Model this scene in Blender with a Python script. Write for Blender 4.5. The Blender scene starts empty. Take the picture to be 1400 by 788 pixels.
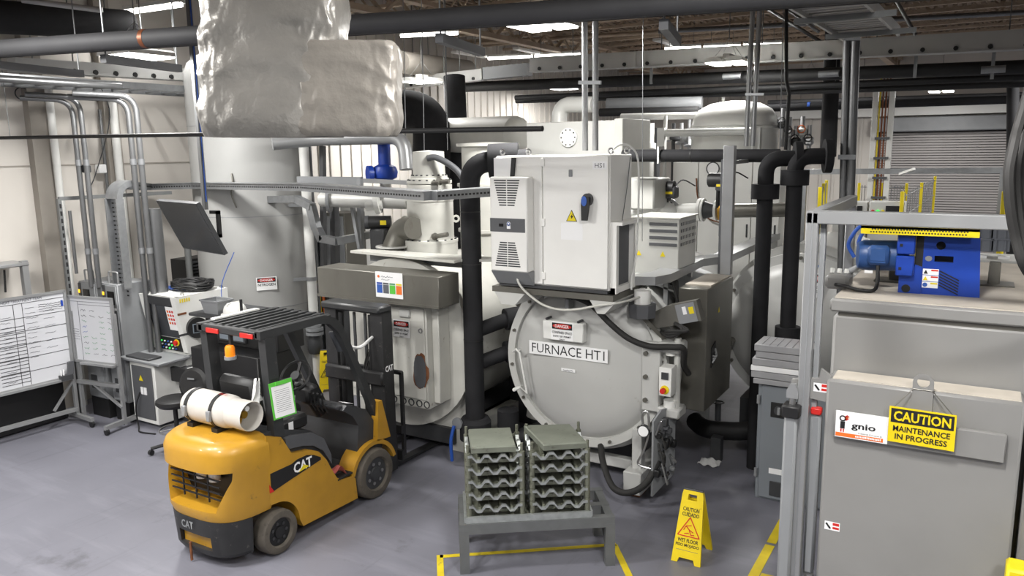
import bpy, bmesh, math, random
from mathutils import Vector, Matrix, noise as NZ
random.seed(7)
scene = bpy.context.scene
COL = scene.collection
V = Vector

# ------------------------------------------------------------------ camera
FPX, PITCH, YAW, ROLL, CAMH = 1080.0, math.radians(10.0), math.radians(30.8), math.radians(0.85), 3.7
_f = V((-math.sin(YAW) * math.cos(PITCH), math.cos(YAW) * math.cos(PITCH), -math.sin(PITCH)))
_r0 = V((math.cos(YAW), math.sin(YAW), 0))
_u0 = _r0.cross(_f)
_r = _r0 * math.cos(ROLL) - _u0 * math.sin(ROLL)
_u = _u0 * math.cos(ROLL) + _r0 * math.sin(ROLL)
CAM = V((0, 0, CAMH))
cam_data = bpy.data.cameras.new('camera')
cam_data.sensor_width = 36.0
cam_data.lens = 36.0 * FPX / 1400.0
cam_data.clip_start, cam_data.clip_end = 0.05, 200
cam = bpy.data.objects.new('camera', cam_data)
COL.objects.link(cam)
cam.matrix_world = Matrix(((_r.x, _u.x, -_f.x, CAM.x), (_r.y, _u.y, -_f.y, CAM.y), (_r.z, _u.z, -_f.z, CAM.z), (0, 0, 0, 1)))
scene.camera = cam

# ------------------------------------------------------------------ world, exposure, lamp power
world = bpy.data.worlds.new('hall_ambient')
scene.world = world
world.use_nodes = True
world.node_tree.nodes['Background'].inputs[0].default_value = (0.93, 0.96, 1.0, 1)
world.node_tree.nodes['Background'].inputs[1].default_value = 0.03
scene.view_settings.view_transform = 'Standard'
scene.view_settings.look = 'None'
scene.view_settings.gamma = 1.0
scene.view_settings.use_curve_mapping = False
scene.view_settings.exposure = 0.3
HIGHBAY_WATT = 150.0
STRIP_WATT = 34.0
LAMP_COLOR = (1.0, 0.985, 0.96)

# ------------------------------------------------------------------ measuring: a pixel of the 1400x788 photograph to a point of the hall
def ray(x, y): return _f + _r * ((x - 700) / FPX) - _u * ((y - 394) / FPX)
def at(x, y, d): return CAM + ray(x, y) * d
def gz(x, y, z=0.0): d = ray(x, y); return CAM + d * ((z - CAMH) / d.z)
def gx(x, y, X): d = ray(x, y); return CAM + d * (X / d.x)
def gy(x, y, Y): d = ray(x, y); return CAM + d * (Y / d.y)

# ------------------------------------------------------------------ materials
def lin(c):
    return tuple((v / 255 / 12.92) if v / 255 <= 0.04045 else ((v / 255 + 0.055) / 1.055) ** 2.4 for v in c)
MATS = {}
def mat(name, rgb, rough=0.5, metal=0.0, var=0.0, scale=4.0, bump=0.0, bscale=60.0, emit=0.0, spec=0.5, dirt=None, dirt_amt=0.0, coat=0.0, alpha=1.0, trans=0.0, stretch=None):
    m = bpy.data.materials.new(name)
    m.use_nodes = True
    nt = m.node_tree
    b = nt.nodes['Principled BSDF']
    col = (*lin(rgb), 1)
    b.inputs['Base Color'].default_value = col
    b.inputs['Roughness'].default_value = rough
    b.inputs['Metallic'].default_value = metal
    b.inputs['Specular IOR Level'].default_value = spec
    b.inputs['Coat Weight'].default_value = coat
    b.inputs['Alpha'].default_value = alpha
    b.inputs['Transmission Weight'].default_value = trans
    if emit:
        b.inputs['Emission Color'].default_value = col
        b.inputs['Emission Strength'].default_value = emit
    tc = nt.nodes.new('ShaderNodeTexCoord')
    src = tc.outputs['Object']
    if stretch:
        mp = nt.nodes.new('ShaderNodeMapping'); mp.inputs['Scale'].default_value = stretch
        nt.links.new(src, mp.inputs['Vector']); src = mp.outputs['Vector']
    last = None
    if var:
        n = nt.nodes.new('ShaderNodeTexNoise'); n.inputs['Scale'].default_value = scale; n.inputs['Detail'].default_value = 6
        nt.links.new(src, n.inputs['Vector'])
        r = nt.nodes.new('ShaderNodeValToRGB')
        r.color_ramp.elements[0].position, r.color_ramp.elements[1].position = 0.3, 0.7
        r.color_ramp.elements[0].color = (*[c * (1 - var) for c in col[:3]], 1)
        r.color_ramp.elements[1].color = (*[min(1, c * (1 + var * 0.6)) for c in col[:3]], 1)
        nt.links.new(n.outputs['Fac'], r.inputs['Fac'])
        last = r.outputs['Color']
    if dirt:
        n = nt.nodes.new('ShaderNodeTexNoise'); n.inputs['Scale'].default_value = scale * 1.7; n.inputs['Detail'].default_value = 9; n.inputs['Roughness'].default_value = 0.68
        nt.links.new(src, n.inputs['Vector'])
        r = nt.nodes.new('ShaderNodeValToRGB')
        r.color_ramp.elements[0].position, r.color_ramp.elements[1].position = 0.66 - dirt_amt * 0.3, 0.76 - dirt_amt * 0.2
        r.color_ramp.elements[0].color, r.color_ramp.elements[1].color = (0, 0, 0, 1), (1, 1, 1, 1)
        nt.links.new(n.outputs['Fac'], r.inputs['Fac'])
        mx = nt.nodes.new('ShaderNodeMix'); mx.data_type = 'RGBA'
        nt.links.new(r.outputs['Color'], mx.inputs['Factor'])
        if last: nt.links.new(last, mx.inputs['A'])
        else: mx.inputs['A'].default_value = col
        mx.inputs['B'].default_value = (*lin(dirt), 1)
        last = mx.outputs['Result']
    if last: nt.links.new(last, b.inputs['Base Color'])
    if bump:
        n = nt.nodes.new('ShaderNodeTexNoise'); n.inputs['Scale'].default_value = bscale; n.inputs['Detail'].default_value = 4
        nt.links.new(src, n.inputs['Vector'])
        bp = nt.nodes.new('ShaderNodeBump'); bp.inputs['Strength'].default_value = bump; bp.inputs['Distance'].default_value = 0.01
        nt.links.new(n.outputs['Fac'], bp.inputs['Height']); nt.links.new(bp.outputs['Normal'], b.inputs['Normal'])
    MATS[name] = m
    return m
M = MATS
fm = mat('floor', (114, 114, 123), 0.42, var=0.16, scale=0.7, bump=0.05, bscale=25, dirt=(84, 84, 90), dirt_amt=0.16)
def floor_wear_and_light():      # scuffs, fine dark specks, and diagonal streaks of light and shade painted in
    nt = fm.node_tree; b = nt.nodes['Principled BSDF']; src = b.inputs['Base Color'].links[0].from_socket
    tc = nt.nodes.new('ShaderNodeTexCoord')
    for rot, sc, lo, hi, col in ((0.62, (0.5, 3.0, 1), .52, .85, (146, 146, 156)), (-0.9, (6.0, 0.5, 1), .58, .8, (78, 78, 84)), (0.2, (26, 26, 1), .70, .76, (62, 61, 62))):
        mp = nt.nodes.new('ShaderNodeMapping'); mp.inputs['Rotation'].default_value = (0, 0, rot); mp.inputs['Scale'].default_value = sc
        n = nt.nodes.new('ShaderNodeTexNoise'); n.inputs['Scale'].default_value = 1.0; n.inputs['Detail'].default_value = 8; n.inputs['Roughness'].default_value = .62
        r = nt.nodes.new('ShaderNodeMapRange'); r.inputs['From Min'].default_value, r.inputs['From Max'].default_value = lo, hi; r.inputs['To Max'].default_value = .6
        mx = nt.nodes.new('ShaderNodeMix'); mx.data_type = 'RGBA'; mx.inputs['B'].default_value = (*lin(col), 1)
        nt.links.new(tc.outputs['Object'], mp.inputs['Vector']); nt.links.new(mp.outputs['Vector'], n.inputs['Vector']); nt.links.new(n.outputs['Fac'], r.inputs['Value'])
        nt.links.new(r.outputs['Result'], mx.inputs['Factor']); nt.links.new(src, mx.inputs['A']); src = mx.outputs['Result']
    nt.links.new(src, b.inputs['Base Color'])
floor_wear_and_light()
mat('wall', (198, 193, 186), 0.75, var=0.06, scale=0.6)
mat('wallcol', (150, 144, 136), 0.7, var=0.06)
mat('deck', (136, 120, 103), 0.8, var=0.25, scale=2)
mat('joist', (172, 154, 134), 0.7, var=0.2, scale=3)
mat('yellow_paint', (214, 190, 30), 0.6, var=0.15, scale=6, dirt=(120, 112, 70), dirt_amt=0.15)
mat('white_paint', (226, 226, 222), 0.42, var=0.04, scale=2)
mat('cab_white', (232, 231, 227), 0.4, var=0.03, scale=3, bump=0.03, bscale=300)
mat('grey_light', (192, 192, 188), 0.38, var=0.06, scale=2.5)
mat('furnace', (184, 184, 181), 0.36, var=0.05, scale=2, dirt=(150, 146, 138), dirt_amt=0.05)
mat('furnace_old', (198, 197, 190), 0.5, var=0.08, scale=3, dirt=(120, 104, 84), dirt_amt=0.06)
mat('cream', (194, 193, 186), 0.5, var=0.07, scale=4, dirt=(150, 140, 120), dirt_amt=0.08)
mat('tank', (158, 158, 156), 0.45, var=0.05, scale=1.2)
mat('machine_grey', (134, 133, 131), 0.38, var=0.05, scale=2.5, dirt=(150, 146, 140), dirt_amt=0.06)
mat('dust_top', (188, 180, 168), 0.8, var=0.12, scale=6, bump=0.1, bscale=40)
mat('beam_white', (178, 178, 176), 0.45, var=0.06, scale=2)
mat('steel', (170, 170, 170), 0.35, 0.85, var=0.1, scale=5)
mat('galv', (150, 152, 154), 0.42, 0.7, var=0.12, scale=12)
mat('alu', (160, 161, 162), 0.4, 0.5, var=0.05, scale=5)
mat('conduit', (118, 119, 120), 0.38, 0.7, var=0.08, scale=6)
mat('strut', (120, 122, 122), 0.5, 0.5, var=0.1, scale=8)
mat('stainless_dull', (110, 108, 101), 0.42, 0.45, var=0.16, scale=3, stretch=(1, 1, 0.35), dirt=(92, 87, 79), dirt_amt=0.12)
mat('foil', (150, 147, 142), 0.36, 0.42, var=0.16, scale=4, bump=0.6, bscale=20)
mat('foil_cloth', (138, 133, 126), 0.45, 0.25, var=0.14, scale=4, bump=0.7, bscale=16)
mat('foam_black', (40, 40, 42), 0.8, var=0.16, scale=5, bump=0.1, bscale=40, spec=0.25)
mat('pipe_black', (24, 24, 25), 0.65, var=0.15, scale=6)
mat('pipe_dark', (52, 52, 54), 0.7, var=0.12, scale=5)
mat('black', (26, 26, 27), 0.5, var=0.12, scale=8)
mat('black_gloss', (18, 18, 19), 0.22)
mat('rubber', (34, 33, 32), 0.75, var=0.2, scale=10)
mat('tyre', (88, 82, 74), 0.8, var=0.25, scale=9, dirt=(56, 52, 48), dirt_amt=0.25)
mat('charcoal', (58, 59, 61), 0.5, var=0.1, scale=6)
mat('dark_grey', (84, 85, 88), 0.5, var=0.08, scale=6)
mat('mid_grey', (132, 134, 136), 0.45, var=0.07, scale=4)
mat('fl_yellow', (182, 136, 38), 0.4, var=0.1, scale=5, dirt=(110, 90, 50), dirt_amt=0.1, coat=0.2)
mat('fl_black', (40, 40, 41), 0.5, var=0.2, scale=8, dirt=(112, 108, 102), dirt_amt=0.12)
mat('fl_guard', (48, 49, 50), 0.45, var=0.12, scale=8, dirt=(92, 88, 82), dirt_amt=0.06)
mat('blue', (24, 62, 158), 0.4, var=0.1, scale=5)
mat('blue_motor', (44, 78, 132), 0.42, var=0.1, scale=6)
mat('blue_cable', (36, 82, 170), 0.5)
mat('yellow', (226, 204, 24), 0.45, var=0.06, scale=5)
mat('sign_yellow', (228, 200, 16), 0.5, var=0.08, scale=7, dirt=(150, 130, 40), dirt_amt=0.06)
mat('red', (196, 38, 32), 0.45)
mat('orange', (238, 130, 20), 0.35, emit=0.25)
mat('green', (92, 190, 66), 0.45)
mat('paper', (236, 236, 236), 0.7)
mat('sign_white', (236, 236, 236), 0.5)
mat('ink', (22, 22, 24), 0.6)
mat('ink_grey', (92, 94, 100), 0.7)
mat('ink_blue', (50, 90, 170), 0.6)
mat('ink_green', (90, 150, 110), 0.6)
mat('board', (200, 201, 205), 0.3, var=0.03, scale=2)
mat('screen', (34, 35, 37), 0.22, var=0.08, scale=2)
mat('screen_lit', (110, 118, 126), 0.3, emit=0.2)
mat('lamp_on', (255, 253, 248), 0.4, emit=9.0)
mat('lamp_yellow', (250, 190, 40), 0.4, emit=1.2)
mat('lamp_green', (60, 220, 90), 0.4, emit=0.8)
mat('glass_dim', (60, 62, 66), 0.12, var=0.05)
mat('lpg', (196, 192, 185), 0.45, var=0.08, scale=6, dirt=(160, 150, 136), dirt_amt=0.1)
mat('cast', (120, 122, 108), 0.5, 0.35, var=0.25, scale=14, dirt=(70, 70, 58), dirt_amt=0.3)
mat('cast_bright', (176, 180, 178), 0.36, 0.6, var=0.2, scale=16)
mat('cast_plate', (118, 122, 110), 0.55, 0.25, var=0.14, scale=6, dirt=(92, 92, 82), dirt_amt=0.2)
mat('pink', (206, 110, 102), 0.9)
mat('rust', (116, 70, 40), 0.8, var=0.3, scale=20)
mat('brass', (170, 130, 50), 0.35, 0.8)
mat('copper_bar', (120, 70, 44), 0.45, 0.4)
mat('shutter_gap', (70, 68, 66), 0.6)
mat('shutter', (150, 146, 144), 0.5, 0.2, var=0.05, scale=3)
mat('panel_grey', (122, 127, 132), 0.42, var=0.05, scale=3)
mat('tile_grey', (150, 150, 152), 0.6, var=0.08, scale=10)
mat('crate', (118, 122, 130), 0.5, var=0.05)
mat('sticker_orange', (226, 110, 40), 0.5)
mat('cloth_white', (220, 220, 218), 0.9)

# ------------------------------------------------------------------ mesh building
WP = {}      # object name -> world position of its origin
def _frame(axis):
    a = V(axis).normalized()
    t = V((0, 0, 1)) if abs(a.z) < 0.9 else V((1, 0, 0))
    u = a.cross(t).normalized(); w = a.cross(u).normalized()
    return a, u, w
class MB:
    def __init__(s): s.v = []; s.f = []
    def add(s, vs, fs):
        n = len(s.v); s.v += [V(p) for p in vs]; s.f += [tuple(i + n for i in f) for f in fs]; return s
    def box(s, x0, x1, y0, y1, z0, z1, c=0.0):
        x0, x1 = sorted((x0, x1)); y0, y1 = sorted((y0, y1)); z0, z1 = sorted((z0, z1))
        if c <= 0:
            vs = [(x, y, z) for z in (z0, z1) for y in (y0, y1) for x in (x0, x1)]
            return s.add(vs, [(0, 2, 3, 1), (4, 5, 7, 6), (0, 1, 5, 4), (2, 6, 7, 3), (0, 4, 6, 2), (1, 3, 7, 5)])
        c = min(c, (x1 - x0) * .49, (y1 - y0) * .49, (z1 - z0) * .49)
        vs = []; idx = {}
        L = ((x0, x1), (y0, y1), (z0, z1))
        for i in (0, 1):
            for j in (0, 1):
                for k in (0, 1):
                    p = [L[0][i], L[1][j], L[2][k]]; sg = [1 - 2 * i, 1 - 2 * j, 1 - 2 * k]
                    for ax in range(3):
                        q = [p[d] + (0 if d == ax else sg[d] * c) for d in range(3)]
                        idx[(i, j, k, ax)] = len(vs); vs.append(q)
        fs = []
        for ax in range(3):
            o = [d for d in range(3) if d != ax]
            for e in (0, 1):
                def key(a, b):
                    t = [0, 0, 0]; t[ax] = e; t[o[0]] = a; t[o[1]] = b; return tuple(t)
                fs.append(tuple(idx[(*key(a, b), ax)] for a, b in ((0, 0), (1, 0), (1, 1), (0, 1))))
            for a in (0, 1):
                for b in (0, 1):
                    t0 = [0, 0, 0]; t0[o[0]] = a; t0[o[1]] = b; t1 = t0[:]; t1[ax] = 1
                    fs.append((idx[(*t0, o[0])], idx[(*t1, o[0])], idx[(*t1, o[1])], idx[(*t0, o[1])]))
        for i in (0, 1):
            for j in (0, 1):
                for k in (0, 1): fs.append(tuple(idx[(i, j, k, ax)] for ax in range(3)))
        return s.add(vs, fs)
    def cbox(s, c, size, ch=0.0):
        return s.box(c[0] - size[0] / 2, c[0] + size[0] / 2, c[1] - size[1] / 2, c[1] + size[1] / 2, c[2] - size[2] / 2, c[2] + size[2] / 2, ch)
    def bar(s, p0, p1, w, h, up=(0, 0, 1)):
        p0, p1 = V(p0), V(p1); a = (p1 - p0).normalized(); up = V(up)
        if abs(a.dot(up)) > 0.95: up = V((0, 1, 0)) if abs(a.y) < .9 else V((1, 0, 0))
        r = a.cross(up).normalized() * (w / 2); u = r.cross(a).normalized() * (h / 2)
        vs = [p + i * r + j * u for p in (p0, p1) for j in (-1, 1) for i in (-1, 1)]
        return s.add(vs, [(0, 2, 3, 1), (4, 5, 7, 6), (0, 1, 5, 4), (2, 6, 7, 3), (0, 4, 6, 2), (1, 3, 7, 5)])
    def cyl(s, p0, p1, r, r1=None, n=16, caps=True):
        p0, p1 = V(p0), V(p1); r1 = r if r1 is None else r1
        a, u, w = _frame(p1 - p0); vs = []
        for p, q in ((p0, r), (p1, r1)):
            for i in range(n):
                t = 2 * math.pi * i / n; vs.append(p + u * (q * math.cos(t)) + w * (q * math.sin(t)))
        fs = [(i, (i + 1) % n, n + (i + 1) % n, n + i) for i in range(n)]
        if caps: fs += [tuple(range(n))[::-1], tuple(range(n, 2 * n))]
        return s.add(vs, fs)
    def lathe(s, prof, p, axis=(0, 0, 1), n=32, closed=False):
        p = V(p); a, u, w = _frame(axis); vs = []; k = len(prof)
        for r, h in prof:
            for i in range(n):
                t = 2 * math.pi * i / n; vs.append(p + a * h + u * (r * math.cos(t)) + w * (r * math.sin(t)))
        fs = []
        for j in range(k if closed else k - 1):
            for i in range(n):
                fs.append((j * n + i, j * n + (i + 1) % n, ((j + 1) % k) * n + (i + 1) % n, ((j + 1) % k) * n + i))
        if not closed:
            if prof[0][0] > 1e-5: fs.append(tuple(range(n))[::-1])
            if prof[-1][0] > 1e-5: fs.append(tuple(range((k - 1) * n, k * n)))
        return s.add(vs, fs)
    def tube(s, pts, r, n=8, smooth=0, caps=True, rs=None):
        pts = [V(p) for p in pts]
        if smooth and len(pts) > 2:
            out = []
            P = [pts[0] * 2 - pts[1]] + pts + [pts[-1] * 2 - pts[-2]]
            for i in range(1, len(P) - 2):
                for k in range(smooth):
                    t = k / smooth
                    a, b, c, d = P[i - 1], P[i], P[i + 1], P[i + 2]
                    out.append(0.5 * (2 * b + (c - a) * t + (2 * a - 5 * b + 4 * c - d) * t * t + (3 * b - a - 3 * c + d) * t ** 3))
            out.append(pts[-1]); pts = out
        k = len(pts); vs = []
        tang = []
        for i in range(k):
            d = (pts[min(i + 1, k - 1)] - pts[max(i - 1, 0)])
            tang.append(d.normalized() if d.length > 1e-9 else V((0, 0, 1)))
        _, u, w = _frame(tang[0])
        for i in range(k):
            a = tang[i]; u = (u - a * u.dot(a)).normalized(); w = a.cross(u)
            rr = rs[i] if rs else r
            if 0 < i < k - 1:      # keep thickness at mitred corners
                c = (pts[i] - pts[i - 1]).normalized().dot(a); rr = rr / max(c, .5) if not smooth else rr
            for j in range(n):
                t = 2 * math.pi * j / n; vs.append(pts[i] + u * (rr * math.cos(t)) + w * (rr * math.sin(t)))
        fs = [(i * n + j, i * n + (j + 1) % n, (i + 1) * n + (j + 1) % n, (i + 1) * n + j) for i in range(k - 1) for j in range(n)]
        if caps: fs += [tuple(range(n))[::-1], tuple(range((k - 1) * n, k * n))]
        return s.add(vs, fs)
    def pipe(s, pts, r, n=14, bend=None, seg=6):
        """straight runs joined by round elbows"""
        pts = [V(p) for p in pts]; bend = bend or 2.2 * r; out = [pts[0]]
        for i in range(1, len(pts) - 1):
            a = (pts[i - 1] - pts[i]); b = (pts[i + 1] - pts[i]); t = min(bend, a.length * .49, b.length * .49)
            p0 = pts[i] + a.normalized() * t; p2 = pts[i] + b.normalized() * t
            for k in range(seg + 1):
                q = k / seg; out.append(p0 * (1 - q) ** 2 + pts[i] * 2 * q * (1 - q) + p2 * q * q)
        out.append(pts[-1])
        return s.tube(out, r, n)
    def prism(s, poly, o, ux, uy, dv):
        o, ux, uy, dv = V(o), V(ux), V(uy), V(dv); n = len(poly)
        a = [o + ux * p[0] + uy * p[1] for p in poly]
        vs = a + [q + dv for q in a]
        return s.add(vs, [tuple(range(n))[::-1], tuple(range(n, 2 * n))] + [(i, (i + 1) % n, n + (i + 1) % n, n + i) for i in range(n)])
    def yz(s, poly, x0, x1): return s.prism(poly, (x0, 0, 0), (0, 1, 0), (0, 0, 1), (x1 - x0, 0, 0))
    def xz(s, poly, y0, y1): return s.prism(poly, (0, y0, 0), (1, 0, 0), (0, 0, 1), (0, y1 - y0, 0))
    def xy(s, poly, z0, z1): return s.prism(poly, (0, 0, z0), (1, 0, 0), (0, 1, 0), (0, 0, z1 - z0))
    def ball(s, c, r, sx=1, sy=1, sz=1, n=16, m=10):
        c = V(c); vs = []; fs = []
        for j in range(m + 1):
            p = math.pi * j / m
            for i in range(n):
                t = 2 * math.pi * i / n
                vs.append(c + V((r * sx * math.sin(p) * math.cos(t), r * sy * math.sin(p) * math.sin(t), -r * sz * math.cos(p))))
        for j in range(m):
            for i in range(n): fs.append((j * n + i, j * n + (i + 1) % n, (j + 1) * n + (i + 1) % n, (j + 1) * n + i))
        return s.add(vs, fs)
    def loft(s, rings, caps=True):
        n = len(rings[0]); vs = [p for r in rings for p in r]
        fs = [(i * n + j, i * n + (j + 1) % n, (i + 1) * n + (j + 1) % n, (i + 1) * n + j) for i in range(len(rings) - 1) for j in range(n)]
        if caps: fs += [tuple(range(n))[::-1], tuple(range((len(rings) - 1) * n, len(rings) * n))]
        return s.add(vs, fs)
    def grid(s, fn, nu, nv):
        vs = [fn(i / nu, j / nv) for j in range(nv + 1) for i in range(nu + 1)]
        return s.add(vs, [(j * (nu + 1) + i, j * (nu + 1) + i + 1, (j + 1) * (nu + 1) + i + 1, (j + 1) * (nu + 1) + i) for j in range(nv) for i in range(nu)])
    def rot(s, pivot, axis, ang):
        p = V(pivot); R = Matrix.Rotation(ang, 3, V(axis)); s.v = [R @ (q - p) + p for q in s.v]; return s
    def mesh(s, name, off=V((0, 0, 0)), flat=False, angle=38):
        me = bpy.data.meshes.new(name)
        me.from_pydata([tuple(p - off) for p in s.v], [], s.f)
        bm = bmesh.new(); bm.from_mesh(me)
        bmesh.ops.remove_doubles(bm, verts=bm.verts, dist=1e-6)
        bmesh.ops.recalc_face_normals(bm, faces=bm.faces)
        bm.to_mesh(me); bm.free()
        if not flat:
            me.shade_smooth(); me.set_sharp_from_angle(angle=math.radians(angle))
        return me
    def build(s, name, material, parent=None, label=None, flat=False, angle=38):
        off = WP[parent.name] if parent else V((0, 0, 0))
        me = s.mesh(name, off, flat, angle)
        me.materials.append(M[material] if isinstance(material, str) else material)
        o = bpy.data.objects.new(name, me); COL.objects.link(o)
        if parent: o.parent = parent
        WP[o.name] = off
        if label: o['label'] = label
        return o
def tag(o, label, cat, group=None):
    o['label'] = label; o['category'] = cat
    if group: o['group'] = group
    return o
def thing(name, label, cat, loc=(0, 0, 0), group=None):
    o = bpy.data.objects.new(name, None); COL.objects.link(o)
    o.empty_display_size = 0.1; o.location = loc; WP[o.name] = V(loc)
    return tag(o, label, cat, group)
def solo(mb, name, material, label, cat, group=None, flat=False):
    xs = [p.x for p in mb.v]; ys = [p.y for p in mb.v]; zs = [p.z for p in mb.v]
    c = V(((min(xs) + max(xs)) / 2, (min(ys) + max(ys)) / 2, min(zs)))
    me = mb.mesh(name, c, flat); me.materials.append(M[material] if isinstance(material, str) else material)
    o = bpy.data.objects.new(name, me); COL.objects.link(o); o.location = c; WP[o.name] = c
    return tag(o, label, cat, group)
def struct(mb, name, material, parent=None, flat=False):
    o = mb.build(name, material, parent, flat=flat)
    if not parent: o['kind'] = 'structure'
    return o
def dup(o, name, offset, parent=None):
    """copy of a part sharing its mesh"""
    c = bpy.data.objects.new(name, o.data); COL.objects.link(c); c.parent = parent if parent else o.parent
    c.location = o.location + V(offset); WP[c.name] = WP[o.name] + V(offset)
    return c
def copy_tree(root, loc, rotz=0.0, label=None, group=None):
    r = root.copy(); COL.objects.link(r); r.location = loc; r.rotation_euler = (0, 0, rotz); WP[r.name] = V(loc)
    if label: r['label'] = label
    if group: r['group'] = group
    for ch in root.children:
        c = ch.copy(); COL.objects.link(c); c.parent = r
        for g in ch.children:
            d = g.copy(); COL.objects.link(d); d.parent = c
    return r
def text(parent, body, c, right, up, height, material='ink', width=None, bold=0.0, name='lettering', lift=0.0015, align='C', shear=0.0):
    """flat lettering centred on c in the plane right/up"""
    cu = bpy.data.curves.new('t', 'FONT'); cu.body = body; cu.align_x = 'CENTER'; cu.size = 1.0; cu.offset = bold; cu.shear = shear; cu.resolution_u = 2; cu.space_line = 1.0
    ob = bpy.data.objects.new('t', cu); COL.objects.link(ob)
    bpy.context.view_layer.update()
    me = bpy.data.meshes.new_from_object(ob.evaluated_get(bpy.context.evaluated_depsgraph_get()))
    bpy.data.objects.remove(ob); bpy.data.curves.remove(cu)
    xs = [v.co.x for v in me.vertices]; ys = [v.co.y for v in me.vertices]
    if not xs: return None
    x0, x1, y0, y1 = min(xs), max(xs), min(ys), max(ys)
    sy = height / (y1 - y0); sx = (width / (x1 - x0)) if width else sy
    right, up = V(right).normalized(), V(up).normalized(); nrm = right.cross(up).normalized()
    off = WP[parent.name]
    c = V(c)
    for v in me.vertices:
        v.co = c + right * ((v.co.x - (x0 + x1) / 2) * sx) + up * ((v.co.y - (y0 + y1) / 2) * sy) + nrm * lift - off
    me.materials.clear(); me.materials.append(M[material])
    o = bpy.data.objects.new(name, me); COL.objects.link(o); o.parent = parent; WP[o.name] = off
    return o
XR, ZU, YF = V((1, 0, 0)), V((0, 0, 1)), V((0, 1, 0))
def plate(parent, name, c, right, up, w, h, material, t=0.002, lift=0.0):
    """thin rectangular plate with its face at c, facing right x up"""
    right, up = V(right).normalized(), V(up).normalized(); n = right.cross(up)
    mb = MB(); o = V(c) + n * lift
    mb.prism([(-w / 2, -h / 2), (w / 2, -h / 2), (w / 2, h / 2), (-w / 2, h / 2)], o - n * t, right, up, n * t)
    return mb.build(name, material, parent)
def oval(n, a, b, p=2.0):
    return [(math.copysign(abs(math.cos(t)) ** (2 / p), math.cos(t)) * a, math.copysign(abs(math.sin(t)) ** (2 / p), math.sin(t)) * b) for t in (2 * math.pi * i / n for i in range(n))]
def danger_sign(parent, c, right, up, w, h, lines, panel=False):
    """white board, black band with red oval DANGER, black lines under it"""
    right, up = V(right).normalized(), V(up).normalized(); n = right.cross(up); c = V(c)
    b = plate(parent, 'sign_plate', c, right, up, w, h, 'sign_white', 0.003)
    t = c + up * (h * 0.27)
    plate(parent, 'header_band', t, right, up, w * .9, h * .34, 'ink', 0.001, 0.0015)
    MB().prism(oval(24, w * .42, h * .135), t + n * 0.0016, right, up, n * 0.001).build('header_oval', 'red', parent)
    text(parent, 'DANGER', t, right, up, h * .17, 'sign_white', w * .62, 0.02, lift=0.004)
    y = 0.02
    for s, hh, ww in lines:
        text(parent, s, c + up * (h * (y - .0)) - up * (h * .1), right, up, h * hh, 'ink', w * ww, 0.012, lift=0.003)
        y -= hh + .07
    return b
# ================================================================== the hall
fl = struct(MB().box(-11.75, 12, -5, 28.7, -0.2, 0.0), 'floor', 'floor')
wl = struct(MB().box(-11.85, -11.6, -5, 28.7, 0, 7.2), 'wall_left', 'wall')
# upright ribs of the metal wall panels, and the pilasters
rib = None
for i in range(54):
    y = 11.3 + i * 0.32
    if rib is None: rib = struct(MB().box(-11.62, -11.565, y - .035, y + .035, 0, 7.0), 'rib', 'wall', wl)
    else: dup(rib, 'rib', (0, i * 0.32, 0), wl)
for y in (6.35, 7.45, 10.2): struct(MB().box(-11.62, -11.46, y - .12, y + .12, 0, 7.0), 'pilaster', 'wallcol', wl)
struct(MB().box(-11.62, -11.59, -5, 10.2, 3.55, 3.57), 'panel_seam', 'wallcol', wl)
wb = struct(MB().box(-11.85, 12, 28.6, 28.85, 0, 7.2), 'wall_back', 'wall')
rib = None
for i in range(58):
    x = -11.2 + i * 0.4
    if -3.5 < x < 1.2: continue
    if rib is None: rib = struct(MB().box(x - .04, x + .04, 28.55, 28.62, 0, 7.0), 'rib', 'wall', wb)
    else: dup(rib, 'rib', (i * 0.4, 0, 0), wb)
ce = struct(MB().box(-11.85, 12, -5, 28.8, 7.05, 7.2), 'ceiling', 'deck')
# open web joists
def joist_mesh(x0, x1, y, zb, zt):
    m = MB()
    m.box(x0, x1, y - .05, y + .05, zb, zb + .06); m.box(x0, x1, y - .05, y + .05, zt - .06, zt)
    n = int((x1 - x0) / 0.6); a = (x1 - x0) / n
    for i in range(n):
        p, q = (zb + .03, zt - .03) if i % 2 else (zt - .03, zb + .03)
        m.bar((x0 + i * a, y, p), (x0 + (i + 1) * a, y, q), .035, .035)
    return m
j0 = None
for i in range(22):
    y = 7.2 + i
    if j0 is None: j0 = struct(joist_mesh(-11.6, 11.6, y, 6.35, 7.03), 'joist', 'joist', ce)
    else: dup(j0, 'joist', (0, i * 1.0, 0), ce)
for x in (-9.0, -2.6, 3.8):
    g = MB().box(x - .09, x + .09, -5, 28.6, 5.95, 6.05).box(x - .09, x + .09, -5, 28.6, 6.28, 6.36)
    for i in range(50):
        y = 6.0 + i * .45
        a, b = (6.0, 6.3) if i % 2 else (6.3, 6.0)
        g.bar((x, y, a), (x, y + .45, b), .05, .05)
    struct(g, 'girder', 'joist', ce)
d0 = None
for i in range(110):        # flutes of the metal deck
    x = -11.5 + i * .2
    if d0 is None: d0 = struct(MB().box(x, x + .1, 7.5, 28.5, 7.0, 7.06), 'deck_flute', 'deck', ce)
    else: dup(d0, 'deck_flute', (i * .2, 0, 0), ce)

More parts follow.
